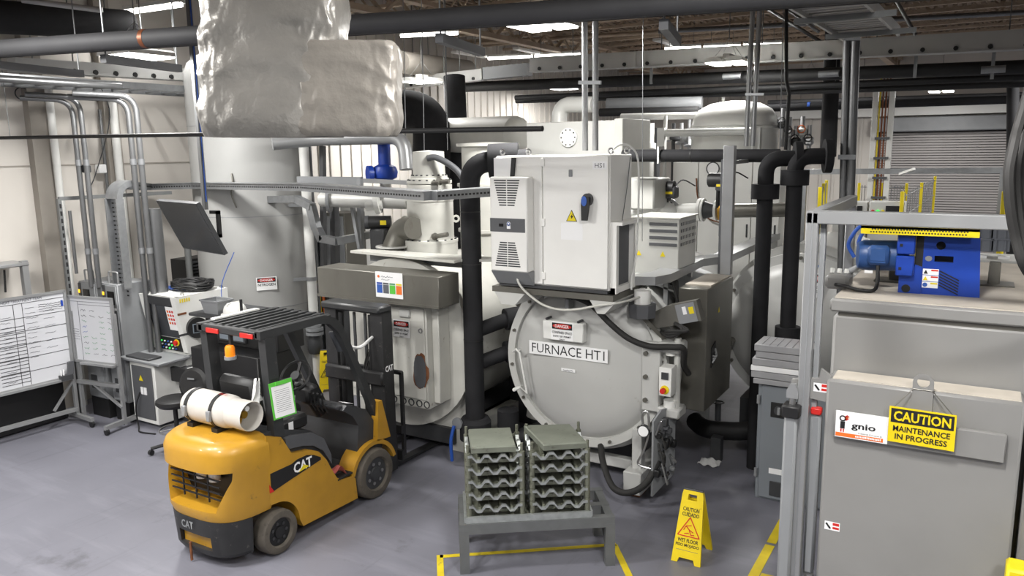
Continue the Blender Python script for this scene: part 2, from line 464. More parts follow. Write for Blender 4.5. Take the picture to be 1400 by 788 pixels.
# yellow floor marking
def tape(name, p0, p1, w):
    p0, p1 = V((p0[0], p0[1], 0.002)), V((p1[0], p1[1], 0.002))
    struct(MB().bar(p0, p1, w, 0.003), name, 'yellow_paint')
tape('trim_1', (-1.47, 5.6), (-1.47, 7.12), 0.085)
tape('trim_2', (-1.47, 7.17), (-1.47, 7.75), 0.085)
tape('trim_3', (-1.42, 6.55), (-0.75, 6.55), 0.07)
e1 = V((.80, .60, 0)); e2 = V((.6, -.8, 0)); c0 = V((-4.06, 5.44, 0))
tape('trim_4', c0, c0 + e1 * 1.66, 0.05)
tape('trim_5', c0 - e1 * .0 - e2 * .025, c0 + e2 * 1.0, 0.06)
tape('trim_6', c0 + e1 * 1.64, c0 + e1 * 1.64 + e2 * 1.0, 0.06)

# the roll-up door in the far wall
dr = struct(MB().box(-3.1, 0.62, 28.5, 28.6, 0, 4.05), 'door_1', 'shutter_gap')
s0 = None
for i in range(50):
    z = 0.03 + i * .08
    if s0 is None: s0 = struct(MB().xz([(-3.0, z), (.5, z), (.5, z + .06), (-3.0, z + .06)], 28.42, 28.51), 'slat', 'shutter', dr)
    else: dup(s0, 'slat', (0, 0, i * .08), dr)
struct(MB().box(-3.15, .55, 28.1, 28.6, 4.05, 4.5, .03), 'shutter_hood', 'mid_grey', dr)
struct(MB().box(-3.2, -3.05, 28.4, 28.6, 0, 4.1), 'guide_rail', 'dark_grey', dr)
struct(MB().box(.48, .62, 28.4, 28.6, 0, 4.1), 'guide_rail', 'dark_grey', dr)
struct(MB().box(.42, .82, 28.2, 28.55, 4.05, 4.5, .02), 'motor_box', 'white_paint', dr)
struct(MB().box(-6.3, 12, 28.2, 28.5, 4.55, 4.85), 'trim_7', 'white_paint')
# ================================================================== lamps
def area_light(parent, loc, sx, sy, watt):
    L = bpy.data.lights.new('lamp_light', 'AREA'); L.shape = 'RECTANGLE'; L.size, L.size_y = sx, sy; L.energy = watt; L.color = LAMP_COLOR
    o = bpy.data.objects.new('lamp_light', L); COL.objects.link(o); o.parent = parent; o.location = V(loc) - WP[parent.name]
    return o
def highbay(x, y, z, label, ang=0.0, top=7.02):
    t = thing('highbay_lamp', label, 'lamp', (x, y, z), 'highbay lamps hung in rows')
    for sx in (-1, 1):
        cx = sx * .165
        m = MB().xz([(cx - .15, 0.02), (cx + .15, 0.02), (cx + .13, .07), (cx + .05, .1), (cx - .05, .1), (cx - .13, .07)], -.32, .32)
        for p in m.v: p += V((x, y, z))
        m.build('housing', 'white_paint', t)
        m = MB().box(x + cx - .13, x + cx + .13, y - .3, y + .3, z, z + .02, .008)
        m.build('diffuser', 'lamp_on', t)
    MB().box(x - .06, x + .06, y - .14, y + .14, z + .08, z + .16, .01).build('driver_box', 'white_paint', t)
    for sy in (-1, 1):
        for sx in (-1, 1):
            MB().tube([(x + sx * .18, y + sy * .2, z + .1), (x, y, z + .42)], .004, 5).build('hanger_wire', 'steel', t)
    MB().cyl((x, y, z + .4), (x, y, top), .008, n=6).build('rod', 'strut', t)
    area_light(t, (x, y, z - .02), .56, .6, HIGHBAY_WATT)
    return t
highbay(-8.88, 6.18, 4.84, 'highbay lamp lit beside the long dark pipe at upper left')
highbay(-4.28, 7.9, 5.0, 'largest bright highbay lamp above the white electrical cabinet')
highbay(*gy(996, 88, 13.3), 'highbay lamp hanging in front of the pale beam, right of the steel pole pair')
highbay(*gy(577, 113, 13.4), 'highbay lamp hanging right beside the foil wrapped duct')
highbay(-10.09, 19.85, 5.28, 'small far highbay lamp left of the steel pole pair')
highbay(-4.06, 22.0, 5.36, 'small far highbay lamp right of the domed vessel')
highbay(-1.2, 25.0, 5.05, 'tiny far highbay lamp over the roll-up door')
OUT = ((-4.3, 0.6, 'over the left end of the walkway'), (-10.0, -0.8, 'in the near left corner of the hall'), (1.7, 1.2, 'right of the camera'), (-7.4, 1.6, 'added before the forklift for more light, nearer the left wall'), (-0.6, 3.0, 'added just before the chamber furnace for more light'), (-6.2, 2.4, 'added before the forklift for more light'), (-4.3, -4.0, 'behind the camera to the left'), (1.7, -4.0, 'behind the camera to the right'), (1.7, 15.2, 'past the chamber furnace'), (1.7, 22.0, 'far past the chamber furnace near the roll-up door'), (7.5, 4.5, 'far right beside the chamber furnace'), (7.5, 15, 'far right in the back of the hall'))  # off-grid lamps before forklift and chamber furnace are added to brighten the front
for x, y, lab in OUT:
    highbay(x, y, 5.1, 'highbay lamp out of view, ' + lab)
def strip(p0, p1, label, n=1, watt=STRIP_WATT):
    p0, p1 = V(p0), V(p1); t = thing('strip_lamp', label, 'lamp', p0, 'strip lamps under the joists')
    a = (p1 - p0) / n; d = a.normalized(); up = V((0, 0, 1))
    for k in range(n):
        q0 = p0 + a * k + d * .03; q1 = p0 + a * (k + 1) - d * .03
        MB().bar(q0 + up * .05, q1 + up * .05, .16, .05).build('housing', 'white_paint', t)
        MB().tube([q0, q1], .035, 8).build('tube', 'lamp_on', t)
        for f in (.2, .8):
            q = q0 * (1 - f) + q1 * f
            MB().cyl(q + up * .07, (q.x, q.y, 6.7), .006, n=5).build('hanger_rod', 'strut', t)
    o = area_light(t, (p0 + p1) / 2 - up * .06, (p1 - p0).length, .1, watt * n)
    o.rotation_euler = (0, 0, math.atan2(d.y, d.x))
    return t
strip(gz(546, 49, 5.9), gz(628, 45, 5.9), 'single strip lamp lit right beside the foil wrapped duct')
strip(gz(666, 80, 5.9), gz(795, 74, 5.9), 'double strip lamp left of the steel pole pair', 2)
strip(gz(907, 67, 5.9), gz(1070, 60, 5.9), 'triple strip lamp above the pale beam, right of the steel pole pair', 3)
strip(gz(172, 17, 5.75), gz(250, 6, 5.75), 'strip lamp lit at the top left edge of the photo')

# ================================================================== overhead: duct, pipes, trays
def foil_duct():
    # crumpled foil wrap round a riser and its side branch
    D = 3.6
    rt = _r0; fw = V((-math.sin(YAW), math.cos(YAW), 0)); up = V((0, 0, 1))
    base = at(400, 150, 3.7)
    t = thing('foil_wrapped_duct', 'foil wrapped duct with crumpled silver insulation hanging near the camera', 'duct', base)
    def wrap(x0, x1, y0, y1, dep0, dep1, seed):
        P = [at(x0, y0, dep0), at(x1, y0, dep0)]
        a = at(x0, y1, dep0); b = at(x1, y1, dep0); c = at(x1, y0, dep0)
        ex = b - a; ez = c - b; ey = fw * (dep1 - dep0)
        rings = []; nz = 70; per = 160; off = V((seed * 3.1, seed * 1.7, 0))
        for k in range(nz + 1):
            z = k / nz; ring = []
            sh = 1 - 0.10 * (max(0, .14 - z) / .14) ** 2.2 - .05 * (max(0, z - .93) / .07) ** 2
            for i in range(per):
                cx, cy = OV[i]; p = a + ex * (.5 + cx) + ey * (.5 + cy) + ez * z
                q = p * 4.2 + off
                w = NZ.noise(q + NZ.noise_vector(q * .6) * .9)
                r = .045 * (1 - abs(w) * 2.4) + .028 * (1 - 2 * abs(NZ.noise(V((q.x * 2.6, q.y * 2.6, q.z * 1.5))))) + .022 * (1 - 2 * abs(NZ.noise(V((q.x * 6, q.y * 6, q.z * 2.6))))) - .024
                s = sh + r * 1.1 - .03
                ring.append(a + ex * (.5 + cx * s) + ey * (.5 + cy * s) + ez * z)
            rings.append(ring)
        return MB().loft(rings)
    OV = oval(160, .5, .5, 6)
    wrap(262, 456, -120, 187, 3.35, 3.75, 3).build('riser_wrap', 'foil', t, angle=60)
    wrap(396, 540, 54, 186, 3.35, 3.62, 5).build('branch_wrap', 'foil_cloth', t, angle=60)
    for x in (300, 440):
        MB().cyl(at(x, -100, 3.7), at(x, -100, 3.7) + up * 1.6, .012, n=6).build('hanger_rod', 'strut', t)
foil_duct()

def run(name, pts, r, material, label, cat='pipe', group=None, n=14, bend=None, bands=(), bandmat='galv', band_r=1.08, band_w=.03):
    t = thing(name, label, cat, pts[0], group)
    MB().pipe(pts, r, n, bend).build('pipe_run', material, t)
    for k, f in bands:
        a, b = V(pts[k]), V(pts[k + 1]); c = a + (b - a) * f; d = (b - a).normalized()
        MB().cyl(c - d * band_w, c + d * band_w, r * band_r, n=n).build('band', bandmat, t)
    return t
def hang(t, pts, top, r=.006, mt='strut'):
    for p in pts:
        MB().cyl(p, (p[0], p[1], top), r, n=6).build('hanger_rod', mt, t)
# two dark pipes side by side across the foreground, on trapeze hangers
pa, pb = gz(-40, 69, 4.58), gz(960, 2, 4.58)
d = (pb - pa).normalized()
t = run('insulated_pipe', [pa - d * 2, pb + d * 3], .07, 'pipe_dark', 'long dark insulated pipe crossing behind the foil duct, on trapeze hangers', bands=((0, .345),), bandmat='copper_bar', band_r=1.03, band_w=.02)
pc, pd = gz(440, 46, 4.8), gz(1000, 14, 4.8)
off = V((-d.y, d.x, 0)) * .17 + V((0, 0, .012))
run('insulated_pipe', [pa - d * 2 + off, pb + d * 3 + off], .062, 'foam_black', 'second dark pipe running just behind the long insulated one under the roof')
for i, x in enumerate((8, 152, 607, 910)):
    c = gz(x, 69 - .067 * x + 4, 4.58); q = V((-d.y, d.x, 0))
    h = thing('trapeze_hanger', ('strut trapeze hanger under the dark pipe at the left edge of the photo', 'strut trapeze hanger above the upper left highbay lamp',
        'strut trapeze hanger just right of the foil wrapped duct', 'strut trapeze hanger right of the steel pole pair')[i], 'hanger', c, 'trapeze hangers of the dark pipes')
    s0, s1 = c - V((0, 0, .11)) - q * .1, c - V((0, 0, .11)) + q * .8
    for dz in (0,):
        MB().bar(s0, s1, .06, .065).build('strut', 'dark_grey', h)
    for s in (s0 + q * .03, s1 - q * .03): MB().cyl(s, s + V((0, 0, 2.2)), .007, n=6).build('rod', 'galv', h)

# the pale perforated busway crossing the hall, and the one along the left wall
def busway(p0, p1, h, w, label, n, group='busways'):
    p0, p1 = V(p0), V(p1); t = thing('busway', label, 'beam', p0, group); d = (p1 - p0).normalized(); L = (p1 - p0).length
    MB().bar(p0, p1, w, h).build('casing', 'beam_white', t)
    s = d.cross(V((0, 0, 1))).normalized()
    m0 = None
    MB().bar(p0 - V((0, 0, h / 2)), p1 - V((0, 0, h / 2)), w + .03, .02).build('lower_flange', 'beam_white', t)
    for i in range(n):
        c = p0 + d * (L * (i + .5) / n) + s * (w / 2) - V((0, 0, h * .32))
        if m0 is None:
            c0 = c; m0 = MB().cyl(c, c + s * .02, .035, n=8).build('plug', 'black', t)
        else: dup(m0, 'plug', c - c0, t)
    for i in range(5):
        c = p0 + d * (L * (i + .5) / 5)
        MB().cyl(c + V((0, 0, h / 2)), (c.x, c.y, 6.9), .01, n=6).build('hanger_rod', 'strut', t)
    return t
b0, b1 = V((-7.0, 12.5, 5.13)), V((6.0, 12.5, 5.13))
t = busway(gy(728, 89, 14), gy(1480, 50, 14), .27, .24, 'long pale busway with black plugs crossing the hall', 20)
c = gy(863, 82, 13.86)
m = MB().box(c.x - .09, c.x + .09, c.y - .02, c.y, c.z - .12, c.z + .12)
m.build('joint_plate', 'beam_white', t)
t = busway(gy(556, 113, 14.2), gy(662, 102, 14.2), .22, .2, 'short grey busway piece between the foil duct and the long busway', 5)
q0, q1 = gy(664, 101, 14.2), gy(724, 95, 14.2)
MB().bar(q0, q1, .22, .24).build('end_box', 'mid_grey', t)
busway(gx(16, 88, -10.6), gx(262, 103, -10.6), .16, .2, 'pale busway with black plugs along the left wall', 9)

# ladder tray under the left busway and its conduits
def ladder(p0, p1, w, step, label, mt='galv', name='ladder_tray', rh=.09):
    p0, p1 = V(p0), V(p1); d = (p1 - p0).normalized(); s = d.cross(V((0, 0, 1))).normalized(); L = (p1 - p0).length
    t = thing(name, label, 'cable tray', p0)
    for k in (-1, 1): MB().bar(p0 + s * (k * w / 2), p1 + s * (k * w / 2), .025, rh).build('side_rail', mt, t)
    r0 = None
    for i in range(int(L / step)):
        c = p0 + d * (step * (i + .5))
        if r0 is None: c0 = c; r0 = MB().bar(c - s * (w / 2), c + s * (w / 2), .04, .025).build('rung', mt, t)
        else: dup(r0, 'rung', c - c0, t)
    return t
ladder((-10.9, 4.2, 4.66), (-10.9, 9.4, 4.66), .9, .28, 'ladder tray hung under the left wall busway')
la = ladder(gz(1098, -25, 4.75), gz(1190, 46, 4.75), .5, .13, 'ladder tray coming down at top right over the busway', 'beam_white')
for x, y in ((1150, 24), (1186, 46)):
    c = gz(x, y, 4.69); MB().bar(c - XR * .36, c + XR * .4, .04, .045).build('support_strut', 'strut', la)
# black pipes crossing the hall behind the busway
def brackets(t, Y, xs, y0, mt='galv'):
    for x, y in xs:
        c = gy(x, y, Y); MB().box(c.x - .025, c.x + .025, c.y - .12, c.y - .09, c.z - .14, c.z + .34).build('bracket', mt, t)
t = run('black_pipe', [gy(636, 119, 14.6), gy(1500, 88, 14.6)], .107, 'pipe_black', 'thickest black pipe crossing the hall just below the pale busway', group='black pipes across the hall')
brackets(t, 14.6, ((893, 105), (1252, 95), (1357, 96)), 0)
for x, y in ((1001, 104), (1133, 101), (1358, 95)):
    c = gy(x, y, 14.35); MB().cyl((c.x - .16, c.y, c.z), (c.x + .16, c.y, c.z), .055, n=12).build('saddle', 'galv', t)
t = run('black_pipe', [gy(705, 134, 14.8), gy(1500, 101, 14.8)], .056, 'pipe_black', 'middle black pipe of the group under the busway', group='black pipes across the hall')
hang(t, [gy(914, 125, 14.8), gy(1142, 116, 14.8)], 6.8)
t = run('black_pipe', [gy(706, 138, 15), gy(1500, 111, 15)], .056, 'pipe_black', 'lowest black pipe of the group under the busway', group='black pipes across the hall')
hang(t, [gy(740, 137, 15), gy(1180, 122, 15)], 6.8)
t = run('dark_pipe', [gy(1050, 148, 19), gy(1500, 132, 19)], .085, 'foam_black', 'dark pipe with blue marks crossing high in front of the roll-up door')
for x in (1106, 1127): c = gy(x, 147 - (x - 1050) * .035, 19); MB().cyl(c - XR * .03, c + XR * .03, .088, n=14).build('pipe_mark', 'blue_cable', t)
run('dark_pipe', [gy(1050, 140, 24), gy(1500, 126, 24)], .06, 'pipe_dark', 'thin dark pipe high on the wall over the roll-up door')
t = run('sprinkler_pipe', [gy(-20, 189, 5.6), gy(742, 176, 5.6)], .022, 'pipe_black', 'thin black pipe running level from the left edge past the foil duct')
hang(t, [gy(x, 188 - .0145 * x, 5.6) for x in (14, 420, 612)], 6.6, .005)
# more pipes under the roof on the left and far middle
run('black_pipe', [at(-20, 22, 9.4), at(175, 34, 11.2)], .2, 'foam_black', 'thick black duct high in the top left corner')
run('grey_pipe', [at(30, 0, 9.6), at(140, 14, 9.8)], .035, 'beam_white', 'thin pale pipe near the strip lamp at top left')
run('white_pipe', [gz(-10, 107, 4.6), gz(165, 118, 4.6)], .045, 'conduit', 'pale conduit rack pipe under the ladder tray at left')
run('dark_pipe', [at(548, 85, 16), at(640, 96, 18)], .22, 'wallcol', 'pale brown pipe above the busway right of the foil duct')
t = run('roof_pipe', [gz(420, 42, 6.2), gz(1010, 6, 6.2)], .05, 'beam_white', 'pale pipe under the joists crossing above the long busway')
t = run('roof_pipe', [gz(560, 64, 6.25), gz(1240, 24, 6.25)], .045, 'joist', 'brown pipe under the joists parallel to the pale one')
t = run('roof_pipe', [gz(900, 43, 6.2), gz(1420, 16, 6.2)], .05, 'conduit', 'grey conduit under the joists at top right')
for i, (a, b, dd) in enumerate((((1030, 0), (1130, 62), 13), ((1225, 0), (1252, 48), 12), ((1058, 0), (1120, 44), 14))):
    run('conduit', [at(*a, dd), at(*b, dd)], .03, 'conduit', ('slanting conduit under the roof left of the right ladder tray', 'slanting pale conduit under the roof right of the ladder tray', 'thin slanting conduit crossing above the ladder tray')[i])
# bright arms (lamp brackets) along the strips
for i, (a, b) in enumerate((((620, 71), (664, 78)), ((705, 66), (742, 74)), ((897, 54), (928, 63)))):
    p, q = gz(*a, 5.95), gz(*b, 5.95)
    t = thing('lamp_bracket', ('sheet bracket left of the double strip lamp', 'sheet bracket over the middle of the double strip lamp', 'sheet bracket at the left end of the triple strip lamp')[i], 'bracket', p, 'sheet brackets by the strip lamps')
    MB().bar(p, q, .16, .05).build('arm', 'white_paint', t)
    for f in (.15, .6):
        c = p + (q - p) * f; MB().cyl(c, (c.x, c.y, 6.7), .008, n=5).build('rod', 'strut', t)
# vertical pole pairs
def pole_pair(xs, y0, y1, Y, r, label, clampy=(), mt='alu'):
    t = thing('pole_pair', label, 'pole', gy(xs[0][0], y1, Y), 'conduit pole pairs')
    for x0, x1 in xs if isinstance(xs[0], tuple) else [(x, x) for x in xs]:
        MB().cyl(gy(x1, y1, Y), gy(x0, y0, Y), r, n=14).build('pole', mt, t)
    for y in clampy:
        a, b = gy((xs[0][0] + xs[0][1]) / 2 - 8, y, Y - .06), gy((xs[1][0] + xs[1][1]) / 2 + 8, y, Y - .06)
        MB().bar(a, b, .03, .035).build('clamp', 'galv', t)
    return t
pole_pair(((799, 800), (814, 814)), -90, 206, 7.75, .032, 'pair of bright steel poles rising from the white electrical cabinet', (113,))
pole_pair(((1034, 1020), (1044, 1029)), -90, 200, 12, .035, 'pair of steel poles rising in front of the domed vessel', (129,))
t = thing('conduit_pole', 'pair of tall grey conduits at right, one bent at the top, clamped together', 'pole', gy(1150, 390, 9.0))
MB().pipe([gy(1148, 420, 9), gy(1158, 55, 9), gy(1158, 48, 9), gy(1136, 0, 9), gy(1126, -60, 9)], .036, 14, .15).build('pole', 'conduit', t)
MB().cyl(gy(1157, 420, 9), gy(1174, -60, 9), .045, n=14).build('pole', 'conduit', t)
for y in (52, 215): MB().bar(gy(1146 + (215 - y) * .04, y, 8.94), gy(1170 + (215 - y) * .04, y, 8.94), .03, .05).build('clamp', 'galv', t)
# thin drop rods
for i, (x, ya, yb, Y, lab) in enumerate(((555, 20, 205, 9, 'thin steel drop rod beside the foil duct end'), (580, 20, 205, 9, 'thin steel drop rod in front of the black duct elbow'), (612, 40, 205, 10, 'thin drop rod with a hook in front of the black upright duct'), (878, 0, 330, 8.2, 'long thin wire hanging right of the white cabinet'), (1066, 85, 205, 11, 'thin pale rod right of the domed vessel'))):
    solo(MB().cyl(gy(x, yb, Y), V((gy(x - 1, ya, Y).x, Y, 7.0)), .006 if i != 3 else .004, n=6), 'drop_rod', 'galv', lab, 'rod')
solo(MB().tube([gy(1075, -120, 11.5), gy(1075, 85, 11.5), gy(1075, 110, 11.5), gy(1079, 128, 11.5), gy(1074, 205, 11.5)], .025, 8), 'black_conduit', 'pipe_black', 'black conduit with a kink right of the domed vessel', 'conduit')
# big black insulated ducts
solo(MB().pipe([at(490, 148, 15), at(592, 150, 15), at(588, 262, 15)], .36, 24, .55, 10), 'black_duct', 'foam_black', 'very thick black duct with an elbow behind the foil duct', 'duct')
solo(MB().cyl(at(621, 105, 15.5), at(636, 470, 15.5), .215, n=22), 'black_duct', 'foam_black', 'upright black duct right of the thick black elbow', 'duct')
solo(MB().cyl(at(1142, -22, 15.6), at(1132, 214, 15.6), .155, n=20), 'black_duct', 'foam_black', 'upright black pipe left of the tall grey conduits', 'duct')
# ================================================================== left side
# nitrogen tank
tc = V((-10.0, 8.8, 0)); TR = .92
t = thing('nitrogen_tank', 'tall grey nitrogen tank with a rounded shoulder behind the forklift', 'tank', tc)
MB().lathe([(TR, .0), (TR, 4.75), (TR * .985, 4.9), (TR * .93, 5.04), (TR * .8, 5.15), (TR * .55, 5.22), (0.0, 5.25)], tc, n=56).build('shell', 'tank', t)
for z in (1.35, 2.75, 4.1): MB().lathe([(TR + .003, z), (TR + .003, z + .008)], tc, n=56).build('weld_seam', 'mid_grey', t)
vd = (V((0, 0, 0)) - tc); vd.z = 0; vd.normalize(); sd = V((-vd.y, vd.x, 0))   # towards the camera, and to the image right
def on_tank(px_, z, r=TR):   # point of the shell seen at pixel column px_
    s = (px_ - 333) / 78.5; s = max(-.98, min(.98, s)); return tc + (sd * s + vd * math.sqrt(1 - s * s)) * r + V((0, 0, z))
c = on_tank(340, 1.74, TR + .012); nn = (c - tc); nn.z = 0; nn.normalize(); rr = V((0, 0, 1)).cross(nn)
sg = thing('danger_sign', 'small white DANGER NITROGEN sign on the nitrogen tank', 'sign', c)
danger_sign(sg, c, rr, ZU, .3, .2, (('NITROGEN', .2, .86),))
# riser pipe on the tank with stand-off brackets
t = thing('tank_riser_pipe', 'white riser pipe standing off the nitrogen tank on brackets', 'pipe', on_tank(395, 0.9, TR + .16))
pa = on_tank(383, 3.95, TR + .16); pb = on_tank(388, .9, TR + .16); pa.x, pa.y = pb.x, pb.y
MB().cyl(pb, pa, .075, n=16).build('pipe_run', 'white_paint', t)
for z in (1.75, 2.9, 3.8):
    q = V((pb.x, pb.y, z)); MB().bar(q, on_tank(370, z, TR - .05), .03, .05).build('bracket', 'mid_grey', t)
    MB().cyl(q - ZU * .03, q + ZU * .03, .085, n=16).build('clamp', 'alu', t)
for z, r in ((.95, .14), (.88, .14), (1.0, .11)): MB().cyl((pb.x, pb.y, z - .025), (pb.x, pb.y, z + .02), r, n=20).build('flange', 'mid_grey', t)
MB().lathe([(.1, .55), (.12, .62), (.12, .75), (.09, .84), (.09, .88)], (pb.x, pb.y, 0), n=16).build('valve_body', 'charcoal', t)
MB().cyl((pb.x, pb.y, 0), (pb.x, pb.y, .56), .06, n=14).build('lower_pipe', 'white_paint', t)
solo(MB().tube([pa + V((0.05, .08, -.0)), pb + V((.06, .08, .1))], .02, 8), 'thin_conduit', 'conduit', 'thin grey conduit beside the tank riser pipe', 'conduit')
solo(MB().pipe([at(372, 196, 11.2), at(428, 190, 11.4), at(552, 187, 11.0), at(556, 232, 11.0)], .1, 16, .3), 'silver_pipe', 'alu', 'silver clad pipe running right from the tank and bending down', 'pipe')
solo(MB().tube([on_tank(308, 3.4, TR + .02), on_tank(309, 3.25, TR + .05), on_tank(306, 3.1, TR + .03), on_tank(311, 2.9, TR + .04)], .012, 6, 4), 'rope_end', 'stainless_dull', 'short frayed rope end hanging on the tank', 'rope')
solo(MB().tube([at(320, 345, 11), at(304, 385, 11), at(303, 410, 11)], .006, 5, 4), 'blue_wire', 'blue_cable', 'thin blue wire hanging by the television', 'wire')

# whiteboards
def whiteboard(base_r, base_l, zb, zt, label, group, posts=True):
    pr, pl = V(base_r), V(base_l); d = (pr - pl).normalized(); n = d.cross(ZU)     # n faces the camera
    t = thing('whiteboard', label, 'whiteboard', (pr + pl) / 2, group)
    L = (pr - pl).length
    q = pl + ZU * zb; w = L; h = zt - zb
    MB().prism([(0, 0), (w, 0), (w, h), (0, h)], q - n * .02, d, ZU, n * .02).build('panel', 'board', t)
    for o, a, b in (((0, 0), d, w), ((0, h), d, w), ((0, 0), ZU, h), ((w, 0), ZU, h)):
        p0 = q + d * o[0] + ZU * o[1]; MB().bar(p0 - a * .015, p0 + a * (b + .015), .035, .035, n).build('frame_rail', 'alu', t)
    MB().prism([(.2 * w, -.03), (.98 * w, -.03), (.98 * w, 0), (.2 * w, 0)], q, d, ZU, n * .07).build('pen_tray', 'alu', t)
    return t, pl, pr, d, n, L
def caster(t, c):
    MB().cyl(c + V((0, -.018, .045)), c + V((0, .018, .045)), .045, n=14).build('caster', 'black', t)
def ink(t, q, d, n, segs, w, mt='ink'):
    m = MB()
    for (x0, y0, x1, y1) in segs:
        m.bar(q + d * x0 + ZU * y0 + n * .002, q + d * x1 + ZU * y1 + n * .002, w, .002, n)
    if m.v: m.build('marker_lines', mt, t)
def scribble(t, q, d, n, x, y, w, h, mt, rng):
    m = MB(); k = max(3, int(w / .014)); pts = []
    for i in range(k): pts.append((x + w * i / (k - 1), y + rng.uniform(-h / 2, h / 2)))
    for a, b in zip(pts, pts[1:]): m.bar(q + d * a[0] + ZU * a[1] + n * .002, q + d * b[0] + ZU * b[1] + n * .002, .004, .002, n)
    m.build('handwriting', mt, t)
rng = random.Random(3)
R1 = gz(108, 578); R1.z = 0
L1 = V((-10.78, 4.55, 0))
t, pl, pr, d, n, L = whiteboard(R1, L1, .68, 1.88, 'large wheeled whiteboard ruled into a black table at the left edge', 'whiteboards')
q = pl + ZU * .68
H1 = 1.2
rows = [(.0, y, L, y) for y in (1.12, .93, .75, .57, .39, .2)]
c0, c1, c2, c3 = L - .98, L - .78, L - .66, L - .55
segs = rows + [(c2, .02, c2, 1.12), (c3, .02, c3, 1.12), (c1 - .18, .02, c1 - .12, .86)]
for i in range(17): segs.append((c1 - .12, .07 + i * .047, c3, .07 + i * .047))
ink(t, q, d, n, segs, .006)
text(t, 'HEAT TREATMENT TEAM', q + d * (L * .62) + ZU * 1.155 + n * .001, d, ZU, .035, 'ink_grey', .5)
for i in range(14): scribble(t, q, d, n, c1 - .06 + rng.uniform(0, .03), .1 + i * .066, .12, .016, 'ink_grey', rng)
for i in range(11): scribble(t, q, d, n, c3 + .03, .38 + i * .066, .1 + rng.uniform(0, .06), .015, 'ink_grey', rng)
for i in range(6): scribble(t, q, d, n, c3 + .25, .47 + i * .1, .14, .016, 'ink_grey', rng)
for i in range(4): scribble(t, q, d, n, c3 + .2, 1.06 - i * .028, .3, .016, 'ink', rng)
for i in range(5): scribble(t, q, d, n, .06 + rng.uniform(0, .2), .3 + i * .16, .14, .016, 'ink_grey', rng)
MB().prism([(L - .06, 1.0), (L - .035, 1.0), (L - .035, 1.08), (L - .06, 1.08)], q, d, ZU, n * .012).build('magnet', 'blue', t)
for s in (pl + d * .1, pr):
    MB().bar(s + ZU * .1 - n * .02, s + ZU * 1.5 - n * .02, .045, .045).build('upright', 'alu', t)
    MB().bar(s + n * .38 + ZU * .11, s - n * .38 + ZU * .11, .05, .05).build('foot_bar', 'alu', t)
    for k in (.36, -.36): caster(t, s + n * k)
MB().bar(pl + ZU * .2, pr + ZU * .2, .05, .05).build('cross_bar', 'alu', t)
MB().bar(pr + ZU * .62 - n * .02, pr - d * .3 + ZU * .25 - n * .02, .03, .03).build('brace', 'alu', t)
MB().prism([(L - .2, -.02), (L - .04, -.02), (L - .04, .05), (L - .2, .05)], q, d, ZU, n * .08).build('pen_box', 'charcoal', t)
for k, mt in ((L - .18, 'red'), (L - .145, 'ink')):
    m = MB().cyl(q + d * k + n * .04 + ZU * .03, q + d * k + n * .04 + ZU * .13, .009, n=8); solo(m, 'marker_pen', 'sign_white', 'white marker pen with %s cap in the pen box of the large whiteboard' % ('red' if mt == 'red' else 'black'), 'pen')
m = MB().prism([(-.04, 0), (.04, 0), (.06, .18), (-.02, .18)], q + d * (L - .07) + n * .05 + ZU * .05, d, ZU, n * .03)
solo(m, 'board_eraser', 'dark_grey', 'grey board eraser standing in the pen box', 'eraser')

R2 = gz(170, 586); R2.z = 0
L2 = gz(97, 575); L2 = V((-10.66, 6.03, 0))
t, pl, pr, d, n, L = whiteboard(R2, L2, .9, 1.8, 'smaller whiteboard with green and blue notes beside the large one', 'whiteboards')
q = pl + ZU * .9
ink(t, q, d, n, [(.16, .0, .16, .84), (0, .84, L, .84), (.16, .8, L, .8)], .005, 'ink_grey')
for i in range(9):
    for j in range(4):
        if rng.random() < .85: scribble(t, q, d, n, .2 + j * .16, .72 - i * .075, .09, .03, rng.choice(('ink_green', 'ink_blue', 'ink_green', 'ink_grey')) if i != 1 else 'ink', rng)
for i in range(5): scribble(t, q, d, n, .02, .45 - i * .035, .11, .01, 'ink_grey', rng)
for s in (pl + d * .02, pr):
    MB().bar(s + ZU * .05 - n * .02, s + ZU * 1.6 - n * .02, .05, .04).build('upright', 'alu', t)
for s in (pr,):
    MB().bar(s + n * .3 + ZU * .1, s - n * .35 + ZU * .1, .05, .06).build('foot_bar', 'alu', t)
    for k in (.28, -.33): caster(t, s + n * k)
MB().bar(pl + ZU * .6, pr + ZU * .6, .05, .05).build('cross_bar', 'alu', t)
MB().bar(pr + ZU * .3, pl + d * .3 + ZU * .58, .03, .03).build('brace', 'alu', t)

# workbench and dark equipment behind the large whiteboard
t = thing('steel_rack', 'pale steel rack standing against the wall above the large whiteboard', 'rack', (-11.3, 5.3, 0))
for y in (4.9, 5.75): MB().bar((-11.15, y, 0), (-11.15, y, 2.3), .08, .08).build('post', 'alu', t)
for z in (1.2, 2.28): MB().box(-11.5, -11.1, 4.85, 5.8, z - .05, z, .01).build('shelf', 'alu', t)
MB().box(-11.5, -11.2, 4.95, 5.3, 1.75, 1.9, .02).build('bin', 'mid_grey', t)
MB().tube([(-11.2, 5.5, 1.9), (-11.2, 5.52, 2.2)], .015, 6).build('antenna', 'black', t)
t = thing('black_cabinet', 'low black cabinet in the shadow under the large whiteboard', 'cabinet', (-11.3, 5.3, 0))
MB().box(-11.55, -10.98, 4.75, 6.0, .02, .78, .01).build('body', 'black', t)
MB().box(-10.98, -10.95, 4.55, 4.95, .05, .72, .01).build('door_panel', 'charcoal', t)
MB().box(-10.95, -10.945, 4.72, 4.85, .32, .37).build('label_plate', 'rust', t)

